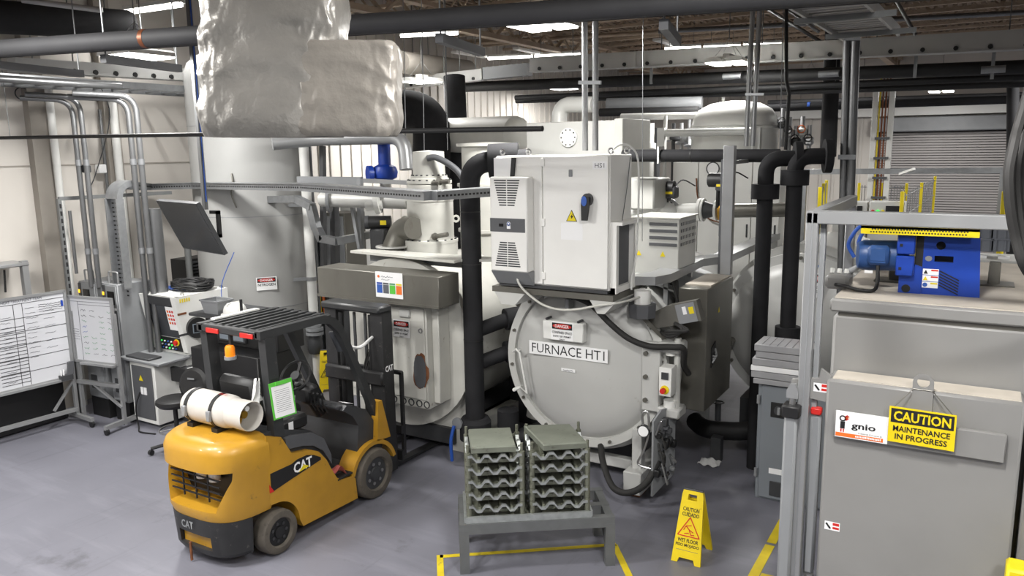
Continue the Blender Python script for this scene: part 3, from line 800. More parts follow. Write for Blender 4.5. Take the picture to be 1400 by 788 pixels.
# tall grey electrical cabinets with plinths
for i, (x, y, lab) in enumerate(((-10.86, 6.3, 'left tall grey switch cabinet with yellow lamp behind the smaller whiteboard'), (-10.36, 6.34, 'right tall grey switch cabinet with yellow lamp, behind the whiteboard edge'))):
    t = thing('switch_cabinet', lab, 'cabinet', (x, y, 0), 'grey switch cabinets')
    w, dp = (.42, .34)[i], .5
    MB().box(x, x + w, y, y + dp, .28, 1.96, .012).build('body', 'mid_grey', t)
    MB().box(x + .01, x + w - .01, y + .01, y + dp, .0, .28).build('plinth', 'black', t)
    MB().box(x + .02, x + w - .02, y - .015, y, .3, 1.94, .006).build('door', 'mid_grey', t)
    MB().box(x + .04, x + .085, y - .03, y - .015, 1.72, 1.94).build('lamp_strip', 'charcoal', t)
    MB().box(x + .043, x + .082, y - .04, y - .03, 1.8, 1.85, .01).build('lamp', 'lamp_yellow', t)
    MB().box(x + .13, x + .28, y - .022, y - .015, 1.68, 1.86).build('window', 'black_gloss', t)
    MB().box(x + .1, x + .24, y - .022, y - .015, .42, .62).build('vent', 'charcoal', t)
    MB().cyl((x + .12, y - .06, .95), (x + .12, y - .01, .95), .035, n=12).build('rotary_handle', 'black', t)
    MB().pipe([(x + .1, y + .05, 1.96), (x + .1, y + .05, 2.12), (x + .3, y + .05, 2.12), (x + .3, y + .05, 1.96)], .012, 8).build('grab_rail', 'alu', t)
    MB().box(x + .2, x + .3, y - .02, y - .015, 1.6, 1.63).build('name_plate', 'sign_white', t)

# control console
X0, X1, Y0, Y1 = -9.98, -9.22, 6.55, 7.5
t = thing('control_console', 'white control console with a grey lower cabinet, screen window and keyboard shelf', 'console', (X0, Y0, 0))
MB().yz([(Y0 + .18, .3), (Y1, .3), (Y1, 1.8), (Y0 + .1, 1.8), (Y0 + .25, .95), (Y0 + .18, .9)], X0, X1).build('body', 'white_paint', t)
MB().box(X0 + .02, X1 - .02, Y0 + .2, Y1 - .02, 0, .3).build('plinth', 'charcoal', t)
def slope(z): return Y0 + .1 + (1.8 - z) / .85 * .15
for x in (X0, X1 - .09): MB().yz([(slope(1.8) - .03, 1.8), (slope(1.0) - .03, 1.0), (slope(1.0) + .05, 1.0), (slope(1.8) + .05, 1.8)], x, x + .09).build('window_post', 'white_paint', t)
m = MB().yz([(slope(1.74) - .005, 1.74), (slope(1.2) - .005, 1.2), (slope(1.2) + .01, 1.2), (slope(1.74) + .01, 1.74)], X0 + .1, X1 - .1); m.build('screen_window', 'glass_dim', t)
MB().yz([(slope(1.78) - .02, 1.78), (slope(1.66) - .02, 1.66), (slope(1.66) + .02, 1.66), (slope(1.78) + .02, 1.78)], X0 + .09, X1 - .09).build('window_header', 'charcoal', t)
MB().yz([(slope(1.19) - .015, 1.19), (slope(1.0) - .015, 1.0), (slope(1.0) + .02, 1.0), (slope(1.19) + .02, 1.19)], X0 + .1, X1 - .1).build('button_panel', 'black', t)
for i in range(6):
    for j in range(3):
        z = 1.03 + j * .05; x = X0 + .16 + i * .07
        MB().cyl((x, slope(z) - .03, z), (x, slope(z) - .01, z), .012, n=8).build('button', ('sign_white', 'lamp_green', 'sign_white', 'ink_blue')[(i * 3 + j) % 4], t)
x = X0 + .56; MB().cyl((x, slope(1.13) - .03, 1.13), (x, slope(1.13) - .015, 1.13), .05, n=16).build('stop_collar', 'yellow', t)
MB().cyl((x, slope(1.13) - .06, 1.13), (x, slope(1.13) - .03, 1.13), .035, n=16).build('stop_button', 'red', t)
pp = plate(t, 'notice_sheet', (X1 - .19, slope(1.5) - .012, 1.48), XR, V((0, -.17, 1)), .17, .34, 'paper')
for j in range(5):
    for i in range(3): plate(t, 'sheet_mark', (X1 - .24 + i * .05, slope(1.36 + j * .055) - .016, 1.36 + j * .055), XR, V((0, -.17, 1)), .035, .035, 'sticker_orange' if i == 0 else 'red')
MB().box(X0 - .06, X1 + .04, Y0 - .28, Y0 + .22, .93, .97, .01).build('keyboard_shelf', 'mid_grey', t)
MB().box(X0 + .05, X1 - .2, Y0 - .25, Y0 - .05, .97, 1.0, .008).build('keyboard', 'charcoal', t)
MB().box(X0 + .05, X0 + .58, Y0 - .2, Y0 + .2, .06, .93, .008).build('lower_cabinet', 'white_paint', t)
MB().box(X0 + .1, X0 + .53, Y0 - .215, Y0 - .2, .12, .86, .004).build('lower_door', 'dark_grey', t)
MB().prism([(-.045, 0), (.045, 0), (0, .08)], (X0 + .3, Y0 - .218, .66), XR, ZU, V((0, -.002, 0))).build('warning_triangle', 'yellow', t)
for k in (0, .07): MB().box(X0 + .28 + k, X0 + .33 + k, Y0 - .225, Y0 - .215, .47, .57).build('socket', 'sign_white', t)
MB().tube([(X0 + .28, Y0 - .24, .5), (X0 + .25, Y0 - .3, .3), (X0 + .27, Y0 - .3, .02), (X0 + .45, Y0 - .4, .012), (X0 + .7, Y0 - .35, .012)], .012, 6, 5).build('power_cord', 'black', t)
# side: label plates, round panel
for z, w, mt in ((1.56, .14, 'rust'), (1.27, .16, 'charcoal'), (.96, .26, 'mid_grey'), (.72, .26, 'mid_grey')):
    plate(t, 'side_plate', (X1 + .003, Y0 + .27 if z < 1.2 else Y0 + .17, z), YF, ZU, w, .03, mt)
for i in range(5):
    plate(t, 'yellow_decal', (X1 + .003, Y0 + .16 + i * .035, 1.74), YF, ZU, .022, .05, 'yellow')
c = V((X1 + .01, Y0 + .36, 1.34))
MB().cyl(c, c + V((.08, -.02, 0)), .145, n=28).build('round_panel', 'black', t)
nrm = V((.08, -.02, 0)).normalized()
plate(t, 'panel_screen', c + nrm * .086, ZU.cross(nrm), ZU, .15, .13, 'screen_lit')
plate(t, 'panel_glass', c + nrm * .089, ZU.cross(nrm), ZU, .125, .105, 'screen')
for (x, y) in ((X0 + .05, Y0 + .2), (X1 - .05, Y0 + .2), (X1 - .05, Y1 - .1)):
    MB().lathe([(.02, .03), (.035, .03), (.035, .045), (.02, .045)], (x, y, 1.81), (0, 1, 0), 12, True).build('lifting_eye', 'steel', t)
# things lying on the console
rng = random.Random(5)
m = MB()
cc = V((X1 - .32, Y0 + .62, 1.805))
for k in range(16):
    r = .16 + .1 * rng.random(); h = .015 + .10 * rng.random(); ph = rng.uniform(0, 6)
    m.tube([cc + V((r * 1.25 * math.cos(a + ph), r * math.sin(a + ph), h + .02 * math.sin(3 * a + k))) for a in [i * 2 * math.pi / 18 for i in range(19)]], .013, 6)
solo(m, 'cable_coil', 'black', 'heap of coiled black cable on top of the control console', 'cable')
m = MB()
for k in range(6):
    r = .07 + .05 * rng.random(); c = V((X0 + .3, Y0 + .5, 1.805)); m.tube([c + V((r * 2 * math.cos(a), r * math.sin(a), .012 + .006 * k)) for a in [i * 2 * math.pi / 14 for i in range(15)]], .006, 5)
solo(m, 'blue_cable_coil', 'blue_cable', 'small coil of blue cable on top of the control console', 'cable')

# conduits and trays on the left wall
def upright_pair(p, label, r=.05, gap=.13, dx=.0, zb=1.9, mt='conduit', bendto=None):
    t = thing('conduit_pair', label, 'conduit', (p[0], p[1], zb), 'upright conduit pairs')
    for k in (0, 1):
        x, y = p[0] + gap * k * .8, p[1] + gap * k * .35
        pts = [(x, y, zb), (x, y, 4.42 + .04 * k)]
        pts.append((bendto[0] + .12 * k, bendto[1], 4.44 + .04 * k))
        MB().pipe(pts, r, 12, .22, 8).build('conduit', mt, t)
        for z in (3.6, 2.4): MB().cyl((x, y, z - .04), (x, y, z + .04), r * 1.15, n=12).build('coupling', 'galv', t)
    return t
A1 = gx(110, 250, -10.5); A2 = gx(185, 250, -9.85)
upright_pair((A1.x, A1.y), 'left pair of bent steel conduits rising from the switch cabinets', bendto=(A1.x - .3, A1.y - .5), r=.034)
upright_pair((A2.x, A2.y), 'right pair of bent steel conduits rising beside the control console', bendto=(A2.x - .35, A2.y - .6), zb=.4, r=.038)
for i, (x, yb, yt, X, r, mt, lab) in enumerate(((100, 375, 288, -10.7, .022, 'conduit', 'thin conduit with a coupling left of the perforated upright tray'), (148, 380, 150, -11.4, .025, 'conduit', 'thin conduit on the wall behind the upright tray'), (76, 300, 120, -11.4, .05, 'white_paint', 'white wall pipe left of the steel conduit pairs'), (158, 260, 110, -11.4, .06, 'white_paint', 'white wall pipe between the steel conduit pairs'), (215, 405, 285, -9.8, .1, 'conduit', 'thick grey post between conduits and television'), (258, 385, 330, -10.6, .05, 'strut', 'strut post below the television'))):
    a, b = gx(x, yb, X), gx(x, yt, X); a.y = b.y = (a.y + b.y) / 2
    if i in (2, 3): a.z, b.z = 0, 4.7
    solo(MB().cyl(a, b, r, n=12), 'wall_conduit', mt, lab, 'conduit')
# strut frame
t = thing('strut_gantry', 'slotted strut frame standing left of the switch cabinets', 'frame', gx(92, 560, -10.8))
a = gx(80, 272, -10.8); b = gx(205, 265, -10.8)
MB().bar((a.x, a.y, .02), a, .05, .05).build('upright', 'strut', t)
MB().bar(a, (a.x + .2, a.y + 1.6, a.z), .05, .05).build('rail', 'strut', t)
s0 = None
for i in range(26):
    c = V((a.x + .026, a.y - .0, a.z - .1 - i * .1))
    if s0 is None: c00 = c; s0 = MB().box(c.x - .001, c.x + .002, c.y - .012, c.y + .012, c.z - .03, c.z + .03).build('slot', 'black', t)
    else: dup(s0, 'slot', c - c00, t)
# perforated tray: up beside the cabinets, bend, then along to the furnaces
def perforated(pts, w, h, label, mt='galv', hole=.05, name='perforated_tray', holes=True):
    t = thing(name, label, 'cable tray', pts[0])
    for a, b in zip(pts, pts[1:]):
        a, b = V(a), V(b); d = (b - a).normalized()
        MB().bar(a, b, w, h).build('tray_run', mt, t)
        MB().bar(a + ZU * (h / 2), b + ZU * (h / 2), w + .03, .012).build('tray_lip', mt, t)
        if holes:
            s = d.cross(ZU).normalized(); n = int((b - a).length / hole); h0 = None
            for i in range(min(n, 90)):
                for side in (1,):
                    c = a + d * (hole * (i + .5)) + s * (side * w / 2)
                    if h0 is None: cc0 = c; h0 = MB().bar(c - d * (hole * .3), c + d * (hole * .3), .004, h * .22).build('slot', 'black', t)
                    else: dup(h0, 'slot', c - cc0, t)
    return t
t = thing('upright_tray', 'perforated upright cable tray bending over at the top, between the conduit pairs', 'cable tray', gx(165, 370, -10.0))
a = gx(162, 372, -10.05); b = gx(156, 272, -10.05); a.x, a.y = b.x, b.y
MB().box(b.x - .12, b.x + .12, b.y + .02, b.y + .05, 1.9, b.z).build('back_plate', 'galv', t)
for k in (-1, 1): MB().box(b.x + k * .12 - .012, b.x + k * .12 + .012, b.y - .06, b.y + .05, 1.9, b.z).build('side_rail', 'galv', t)
s0 = None
for i in range(22):
    for j in range(3):
        c = V((b.x - .07 + j * .07, b.y + .018, b.z - .06 - i * .06))
        if s0 is None: c00 = c; s0 = MB().cbox(c, (.04, .004, .02)).build('slot', 'black', t)
        else: dup(s0, 'slot', c - c00, t)
rings = []
for k in range(9):
    an = math.pi / 2 * k / 8; c = V((b.x, b.y + .2, b.z)); rr_ = .2
    p = c + V((math.sin(an) * 0, -math.cos(an) * rr_, math.sin(an) * rr_)); o = V((0, -math.cos(an), math.sin(an))) * .04
    rings.append([p - XR * .13 - o, p + XR * .13 - o, p + XR * .13 + o, p - XR * .13 + o])
MB().loft(rings).build('bend', 'galv', t)
zt = 3.25
p0 = V((b.x, b.y + .25, b.z + .16)); p1 = gy(270, 254, 7.9); p2 = gy(420, 256, 7.3); p3 = gy(590, 268, 6.6); p4 = gy(676, 262, 7.4)
t = perforated([p0, gy(200, 256, 7.75), p1, p2, p3], .2, .09, 'long perforated cable tray running from the left wall to the furnaces')
perforated([p3, p4], .2, .09, 'short perforated tray turning towards the white electrical cabinet')
# smooth cable duct dropping in an S below the tray
t = thing('cable_duct', 'smooth silver cable duct dropping in a bend beside the tank', 'duct', gy(330, 275, 8.3))
pts = [gy(300, 274, 8.6), gy(405, 272, 8.3), gy(425, 282, 8.3), gy(432, 310, 8.3), gy(440, 326, 8.3), gy(460, 330, 8.3), gy(520, 318, 8.8)]
m = MB()
for a, b in zip(pts, pts[1:]): m.bar(a, b + (b - a).normalized() * .03, .12, .1)
m.build('casing', 'galv', t)
# television on its pole
t = thing('wall_television', 'black television tilted down on a ceiling pole above the control console', 'television', at(280, 300, 9.9))
c = at(259, 311, 9.6); fw = V((-math.sin(YAW), math.cos(YAW), 0)); al = math.radians(44); ti = math.radians(25)
nh = (-_r0 * math.sin(al) - fw * math.cos(al)); wd = (_r0 * math.cos(al) - fw * math.sin(al)); n = nh * math.cos(ti) - ZU * math.sin(ti); up = ZU * math.cos(ti) + nh * math.sin(ti)
W2, H2 = .56, .345
MB().prism([(-W2, -H2), (W2, -H2), (W2, H2), (-W2, H2)], c - n * .05, wd, up, n * .05).build('casing', 'charcoal', t)
MB().prism([(-W2 + .015, -H2 + .015), (W2 - .015, -H2 + .015), (W2 - .015, H2 - .015), (-W2 + .015, H2 - .015)], c, wd, up, n * .002).build('screen', 'screen', t)
k = c + wd * .45 - n * .3
pole = at(282, 300, 10.0)
MB().bar((pole.x, pole.y, 3.0), (pole.x, pole.y, 6.9), .05, .05).build('pole', 'conduit', t)
MB().tube([(pole.x + .03, pole.y, 3.1), (pole.x + .03, pole.y, 6.0)], .008, 6).build('blue_cable', 'blue_cable', t)
MB().bar(c - n * .05, (pole.x, pole.y, c.z), .08, .08).build('mount_arm', 'black', t)
a = c - n * .08 + wd * .34
MB().box(a.x + .05, a.x + .17, a.y + .02, a.y + .06, a.z - .14, a.z - .1).box(a.x + .13, a.x + .17, a.y + .02, a.y + .06, a.z - .14, a.z + .18).box(a.x + .02, a.x + .17, a.y + .02, a.y + .06, a.z + .14, a.z + .18).build('bracket', 'black', t)

# black workstation desk beside the console
t = thing('workstation', 'black steel workstation desk beside the control console, behind the forklift guard', 'desk', (-8.6, 7.2, 0))
MB().box(-9.0, -7.75, 7.05, 7.75, .0, 1.22, .01).build('cabinet_body', 'black', t)
MB().box(-9.05, -7.7, 7.35, 7.8, 1.22, 1.62, .01).build('rear_hood', 'black', t)
MB().box(-9.05, -7.7, 7.1, 7.85, 1.62, 1.66, .008).build('top_shelf', 'charcoal', t)
MB().box(-8.75, -8.25, 7.31, 7.35, 1.28, 1.55, .01).build('monitor', 'charcoal', t)
MB().box(-8.72, -8.28, 7.3, 7.312, 1.31, 1.53).build('monitor_screen', 'screen_lit', t)
MB().box(-9.15, -8.45, 6.75, 7.1, .84, .9, .01).build('drawer_shelf', 'black', t)
MB().box(-9.3, -8.5, 6.52, 6.58, .66, .86, .008).build('drawer_front', 'black', t)
MB().box(-9.25, -8.55, 6.55, 7.05, .8, .83, .005).build('pull_out_shelf', 'charcoal', t)
t = thing('label_printer', 'small dark printer with a pale lid on the black desk shelf', 'printer', (-8.95, 6.9, .9))
MB().box(-9.13, -8.72, 6.76, 7.06, .9, 1.04, .04).build('body', 'charcoal', t)
MB().yz([(6.85, 1.03), (7.06, 1.03), (7.06, 1.16), (7.0, 1.18)], -9.0, -8.78).build('lid', 'white_paint', t)
solo(MB().box(-9.1, -8.75, 6.56, 6.74, .83, .834), 'paper_sheet', 'paper', 'white paper sheet on the pull-out shelf of the black desk', 'paper')
t = thing('storage_bin', 'open grey plastic bin on the black desk beside the hard hat', 'bin', (-8.75, 7.35, 1.66))
c = V((-8.78, 7.4, 1.66))
def frus(m, c, a, b, h): return m.loft([[c + V((x * a, y * a * .75, 0)) for x, y in ((-1, -1), (1, -1), (1, 1), (-1, 1))], [c + V((x * b, y * b * .75, h)) for x, y in ((-1, -1), (1, -1), (1, 1), (-1, 1))]], False)
m = frus(MB(), c, .13, .165, .17); m.box(c.x - .13, c.x + .13, c.y - .1, c.y + .1, c.z, c.z + .006); m.build('tub', 'mid_grey', t)
rim = MB()
for a, b in (((-1, -1), (1, -1)), ((1, -1), (1, 1)), ((1, 1), (-1, 1)), ((-1, 1), (-1, -1))):
    rim.bar(c + V((a[0] * .17, a[1] * .128, .17)), c + V((b[0] * .17, b[1] * .128, .17)), .02, .018)
rim.build('rim', 'mid_grey', t)
t = thing('hard_hat', 'white hard hat lying on the black desk', 'hard hat', (-8.42, 7.35, 1.66))
c = V((-8.42, 7.38, 1.66))
MB().lathe([(.145, .03), (.143, .07), (.13, .115), (.1, .15), (.05, .17), (0, .175)], c, n=28).build('shell', 'white_paint', t)
MB().lathe([(.14, .02), (.17, .018), (.172, .028), (.14, .036)], c, n=28, closed=True).build('brim', 'white_paint', t)
MB().box(c.x - .012, c.x + .012, c.y - .12, c.y + .12, c.z + .13, c.z + .178, .01).build('ridge', 'white_paint', t)
solo(MB().cyl((-8.2, 7.3, 1.66), (-8.2, 7.3, 1.9), .018, n=10).ball((-8.2, 7.3, 1.68), .035), 'radio_antenna', 'black', 'black stub antenna standing right of the hard hat', 'antenna')
solo(MB().box(-8.12, -7.8, 7.12, 7.5, 1.66, 1.665), 'paper_sheet', 'paper', 'white papers right of the hard hat', 'paper')
solo(MB().box(-7.98, -7.78, 7.5, 7.62, 1.66, 1.7, .015), 'handset', 'black', 'black handset on the far end of the desk top', 'phone')
# drafting stool
c = V((-8.5, 5.98, 0))
t = thing('drafting_stool', 'black drafting stool with round seat, backrest and chrome foot ring', 'stool', c)
for k in range(5):
    a = k * 2 * math.pi / 5 + .4; e = c + V((.32 * math.cos(a), .32 * math.sin(a), .07))
    MB().tube([c + ZU * .13, e + ZU * .02], .022, 8).build('base_leg', 'black', t)
    MB().cyl(e + V((-.02, 0, -.03)), e + V((.02, 0, -.03)), .035, n=10).build('caster', 'black', t)
MB().cyl(c + ZU * .1, c + ZU * .6, .028, n=12).build('column', 'black', t)
MB().lathe([(.2, .28), (.215, .28), (.215, .3), (.2, .3)], c, n=28, closed=True).build('foot_ring', 'steel', t)
for k in range(3):
    a = k * 2.09; MB().tube([c + ZU * .3, c + V((.2 * math.cos(a), .2 * math.sin(a), .29))], .008, 6).build('ring_spoke', 'steel', t)
MB().lathe([(0, .6), (.19, .6), (.225, .64), (.22, .68), (.18, .7), (0, .69)], c, n=28).build('seat', 'black', t)
bc = c + V((.12, .2, .84))
m = MB()
for j, (w, y) in enumerate(((.1, -.16), (.18, -.1), (.21, 0), (.18, .1), (.08, .16))): pass
m.lathe([(0, -.02), (.17, -.03), (.21, 0), (.17, .03), (0, .025)], bc, (.25, -1, .25), 24).build('backrest', 'black', t)
plate(t, 'seat_label', bc + V((.02, -.045, .08)), V((1, .25, 0)), ZU, .1, .025, 'mid_grey')
MB().tube([c + V((.02, .05, .62)), c + V((.05, .28, .66)), bc + V((0, .03, 0))], .015, 8, 4).build('back_stem', 'black', t)
for o_ in COL.objects:      # desk body and what lies on it stand one step nearer than the drawer
    if o_.parent is None and any(o_.name.startswith(k) for k in ('storage_bin', 'hard_hat', 'radio_antenna', 'handset')) or (o_.parent is None and o_.get('label') == 'white papers right of the hard hat'):
        o_.location += V((.34, -.72, 0))
    if o_.parent is not None and o_.parent.name.startswith('workstation') and not any(k in o_.name for k in ('drawer', 'pull')):
        o_.location += V((.26, -.6, 0))
# dark racking behind desk, along the wall
t = thing('grille_rack', 'dark slatted rack behind the control console against the wall', 'rack', (-11.2, 9.2, 0))
MB().box(-11.42, -11.05, 8.2, 10.2, 0, 2.0).build('body', 'black', t)
s0 = None
for i in range(7):
    if s0 is None: s0 = MB().box(-11.05, -11.0, 8.2, 10.2, 1.6, 1.63).build('slat', 'charcoal', t)
    else: dup(s0, 'slat', (0, 0, .055 * i), t)
# ================================================================== forklift
def carve(mb, cutters):
    """mesh block minus cutter blocks"""
    def ob(m):
        o = bpy.data.objects.new('c', m.mesh('c', flat=True)); COL.objects.link(o); return o
    a = ob(mb); cs = [ob(c) for c in cutters]
    for c in cs:
        md = a.modifiers.new('b', 'BOOLEAN'); md.operation = 'DIFFERENCE'; md.object = c; md.solver = 'EXACT'
    bpy.context.view_layer.update()
    me = bpy.data.meshes.new_from_object(a.evaluated_get(bpy.context.evaluated_depsgraph_get()))
    out = MB(); out.v = [v.co.copy() for v in me.vertices]; out.f = [tuple(p.vertices) for p in me.polygons]
    for o in cs + [a]: bpy.data.objects.remove(o)
    return out
FR, FL, FC = -5.42, -6.44, -5.93
t = thing('forklift', 'yellow and black counterbalance forklift with a gas cylinder on its back', 'forklift', (FC, 5.4, 0))
FK = t
# chassis
arc = lambda cy, cz, r, a0, a1, n=9: [(cy + r * math.cos(math.radians(a0 + (a1 - a0) * i / n)), cz + r * math.sin(math.radians(a0 + (a1 - a0) * i / n))) for i in range(n + 1)]
prof = [(4.70, 1.17), (4.88, 1.1), (4.95, .98), (4.99, .91), (5.06, .885), (5.22, .86), (5.34, .8), (5.44, .68), (5.5, .56), (5.57, .44), (5.62, .40), (5.8, .37), (5.84, .33), (5.86, .10), (5.08, .13)] + arc(4.76, .21, .285, 0, 90) + [(4.70, .50)]
MB().yz(prof, FL, FR).build('chassis', 'fl_yellow', t)
# decal band with lettering
dec = [(4.72, .62), (5.0, .66), (5.36, .71), (5.36, .735), (5.27, .79), (5.18, .82), (5.05, .82), (4.98, .80), (4.72, .80)]
MB().yz(dec, FR, FR + .004).build('side_decal', 'black', t)
text(t, 'CAT', (FR + .005, 5.12, .745), YF, V((0, .0, 1)), .105, 'sign_white', .24, .03)
MB().yz([(5.06, .69), (5.2, .705), (5.13, .745)], FR + .004, FR + .0085).build('decal_triangle', 'yellow', t)
MB().yz([(4.70, .62), (4.75, .62), (4.70, .7)], FR, FR + .005).build('side_reflector', 'red', t)
# counterweight
def plan(z, ins, yend, p=3.2, n=30):
    a = .51 - ins; b = .56 - ins; pts = []
    for i in range(n + 1):
        th = math.pi * i / n
        pts.append(V((FC + math.copysign(abs(math.cos(th)) ** (2 / p), math.cos(th)) * a, 4.78 - abs(math.sin(th)) ** (2 / p) * b, z)))
    pts = [V((FC + a, yend, z))] + [q for q in pts if q.y < yend - .01] + [V((FC - a, yend, z))]
    return pts
def ringfix(levels, yend):
    rs = []
    for z, ins in levels:
        a, b = .51 - ins, .56 - ins; r = [V((FC + a, yend, z))]
        for i in range(1, 30):
            th = math.pi * i / 30; x = math.copysign(abs(math.cos(th)) ** (2 / 3.2), math.cos(th)) * a; y = 4.78 - abs(math.sin(th)) ** (2 / 3.2) * b
            r.append(V((FC + x, min(y, yend - .001 * i if y > yend else y), z)))
        r.append(V((FC - a, yend, z))); rs.append(r)
    return rs
cw = MB().loft(ringfix([(.46, .02), (.52, .0), (.86, .0), (.93, -.012), (1.08, -.012), (1.14, .01), (1.175, .05), (1.19, .1)], 4.72))
cut = MB().xz([(-6.38, .93), (-5.48, .93), (-5.5, .84), (-5.62, .56), (-6.24, .56), (-6.36, .84)], 4.0, 4.52)
carve(cw, [cut]).build('counterweight', 'fl_yellow', t, angle=30)
lw = MB().loft(ringfix([(.1, .06), (.14, .035), (.46, .015)], 4.5))
cut2 = MB().box(-6.15, -5.72, 4.0, 4.4, .17, .3)
carve(lw, [cut2]).build('lower_counterweight', 'fl_black', t, angle=30)
MB().box(-6.14, -5.73, 4.3, 4.36, .16, .3).build('tow_recess', 'fl_yellow', t)
MB().cyl((-6.0, 4.25, -.0 + .02), (-6.0, 4.25, .2), .012, n=8).build('tow_pin', 'rust', t)
text(t, 'CAT', (-5.98, 4.222, .39), XR, ZU, .075, 'mid_grey', .16, .02)
MB().box(-6.34, -5.52, 4.5, 4.53, .58, .95).build('radiator_recess', 'black', t)
for z in (.66, .72, .78, .84): MB().box(-6.26, -5.6, 4.3, 4.312, z, z + .012).build('grille_bar', 'black', t)
for x in (-6.1, -5.93, -5.76): MB().box(x, x + .012, 4.3, 4.312, .62, .92).build('grille_upright', 'black', t)
for x in (-6.0, -5.83): MB().cyl((x, 4.44, .76), (x, 4.44, .92), .055, n=14).build('filter_can', 'sign_white', t)
# hood, seat
MB().yz([(4.72, 1.0), (4.72, 1.16), (4.86, 1.17), (5.1, 1.09), (5.3, 1.02), (5.45, .9), (5.52, .7), (5.55, .46), (5.4, .46), (5.2, .8)], FL + .1, FR - .06).build('hood', 'charcoal', t)
MB().yz([(4.95, .95), (5.15, .92), (5.3, .87), (5.42, .78), (5.53, .6), (5.53, .7), (5.44, .9), (5.3, 1.0), (5.05, 1.06), (4.95, 1.06)], FR - .08, FR - .02).build('hood_trim', 'dark_grey', t)
MB().box(FC - .27, FC + .27, 4.98, 5.42, 1.12, 1.25, .05).build('seat', 'black', t)
m = MB().box(FC - .25, FC + .25, 4.86, 4.99, 1.2, 1.62, .05).rot((FC, 4.9, 1.2), (1, 0, 0), math.radians(8)); m.build('seat_back', 'black', t)
MB().box(FC + .27, FC + .43, 4.96, 5.32, 1.06, 1.2, .03).build('arm_console', 'black', t)
plate(t, 'warning_sticker', (FC + .432, 5.08, 1.13), YF, ZU, .06, .08, 'paper')
# floor, cowl, dash
MB().box(FL + .08, FR - .03, 5.5, 6.1, .36, .40).build('floor_plate', 'charcoal', t)
MB().box(FR - .1, FR + .005, 5.58, 5.84, .4, .415).build('step_plate', 'rubber', t)
MB().yz([(5.86, .4), (6.3, .4), (6.38, .62), (6.1, 1.0), (5.82, 1.12), (5.76, 1.08), (5.9, .98), (5.98, .85), (5.92, .45)], FL + .1, FR - .05).build('cowl', 'charcoal', t)
m = MB().box(FC - .25, FC + .42, 5.72, 6.05, 1.03, 1.09, .02).rot((FC, 5.9, 1.06), (1, 0, 0), -.35); m.build('dash_top', 'charcoal', t)
plate(t, 'dash_plate', (FC + .33, 5.95, 1.095), XR, V((0, 1, -.35)), .12, .1, 'paper')
MB().cyl((FC, 5.9, .95), (FC, 5.62, 1.36), .07, .05, 14).build('steering_column', 'black', t)
MB().box(FC - .1, FC + .12, 5.62, 5.8, 1.12, 1.32, .04).build('instrument_pod', 'black', t)
ax = V((.12, -.75, .65)).normalized(); sc = V((FC, 5.58, 1.44))
MB().lathe([(.165, -.014), (.18, 0), (.165, .014), (.15, 0)], sc, ax, 28, True).build('steering_wheel', 'black', t)
for k in range(3):
    a = k * 2.094 + .5; _, u_, w_ = _frame(ax); MB().bar(sc - ax * .03, sc + u_ * (.16 * math.cos(a)) + w_ * (.16 * math.sin(a)), .03, .015, ax).build('wheel_spoke', 'black', t)
MB().cyl(sc - ax * .05, sc + ax * .012, .05, n=16).build('wheel_hub', 'charcoal', t)
for k in range(4):
    x = FC + .12 + k * .055; MB().tube([(x, 5.72, 1.05), (x, 5.66, 1.15), (x + .01, 5.64, 1.25)], .009, 6).ball((x + .01, 5.64, 1.26), .018).build('lever', 'black', t)
for k in (-.05, .12): MB().bar((FC + k, 5.82, .44), (FC + k, 5.74, .54), .09, .02).build('pedal', 'rubber', t)
# front fenders
for x0, x1 in ((FR - .2, FR + .01), (FL - .01, FL + .2)):
    MB().yz(arc(6.14, .27, .37, 15, 165, 12) + arc(6.14, .27, .325, 165, 15, 12), x0, x1).build('front_fender', 'fl_yellow', t)
    MB().yz([(6.2, .62), (6.42, .6), (6.3, 1.05), (6.24, 1.05)], x0 + .12 if x0 > FC else x0, x1 if x0 > FC else x1 - .12).build('mast_gusset', 'fl_yellow', t)
# wheels
def wheel(y, z, r, w, xo, side, rim):
    c = V((xo, y, z)); a = V((side, 0, 0))
    tw = MB().lathe([(r * .62, -w), (r * .93, -w), (r, -w + .03), (r, -.03), (r * .95, -.005), (r * .9, 0), (r * .68, 0), (r * .62, -.02)], c, a, 32, True).build('tyre', 'tyre', t)
    hub = MB().lathe([(r * .64, -.03), (r * .58, -.045), (r * .5, -.05), (r * .3, -.04), (r * .26, -.015), (r * .1, -.01), (0, -.01)], c, a, 28).build('rim', rim, t)
    for k in range(7):
        an = k * 2 * math.pi / 7; q = c + V((0, r * .4 * math.cos(an), r * .4 * math.sin(an))) - a * .045
        MB().cyl(q, q + a * .022, .02 * r / .27, n=6).build('wheel_nut', 'steel' if r > .25 else 'charcoal', hub)
wheel(4.77, .212, .212, .17, FR + .04, 1, 'black'); wheel(4.77, .212, .212, .17, FL - .04, -1, 'black')
wheel(6.14, .275, .275, .22, FR + .04, 1, 'charcoal'); wheel(6.14, .275, .275, .22, FL - .04, -1, 'charcoal')
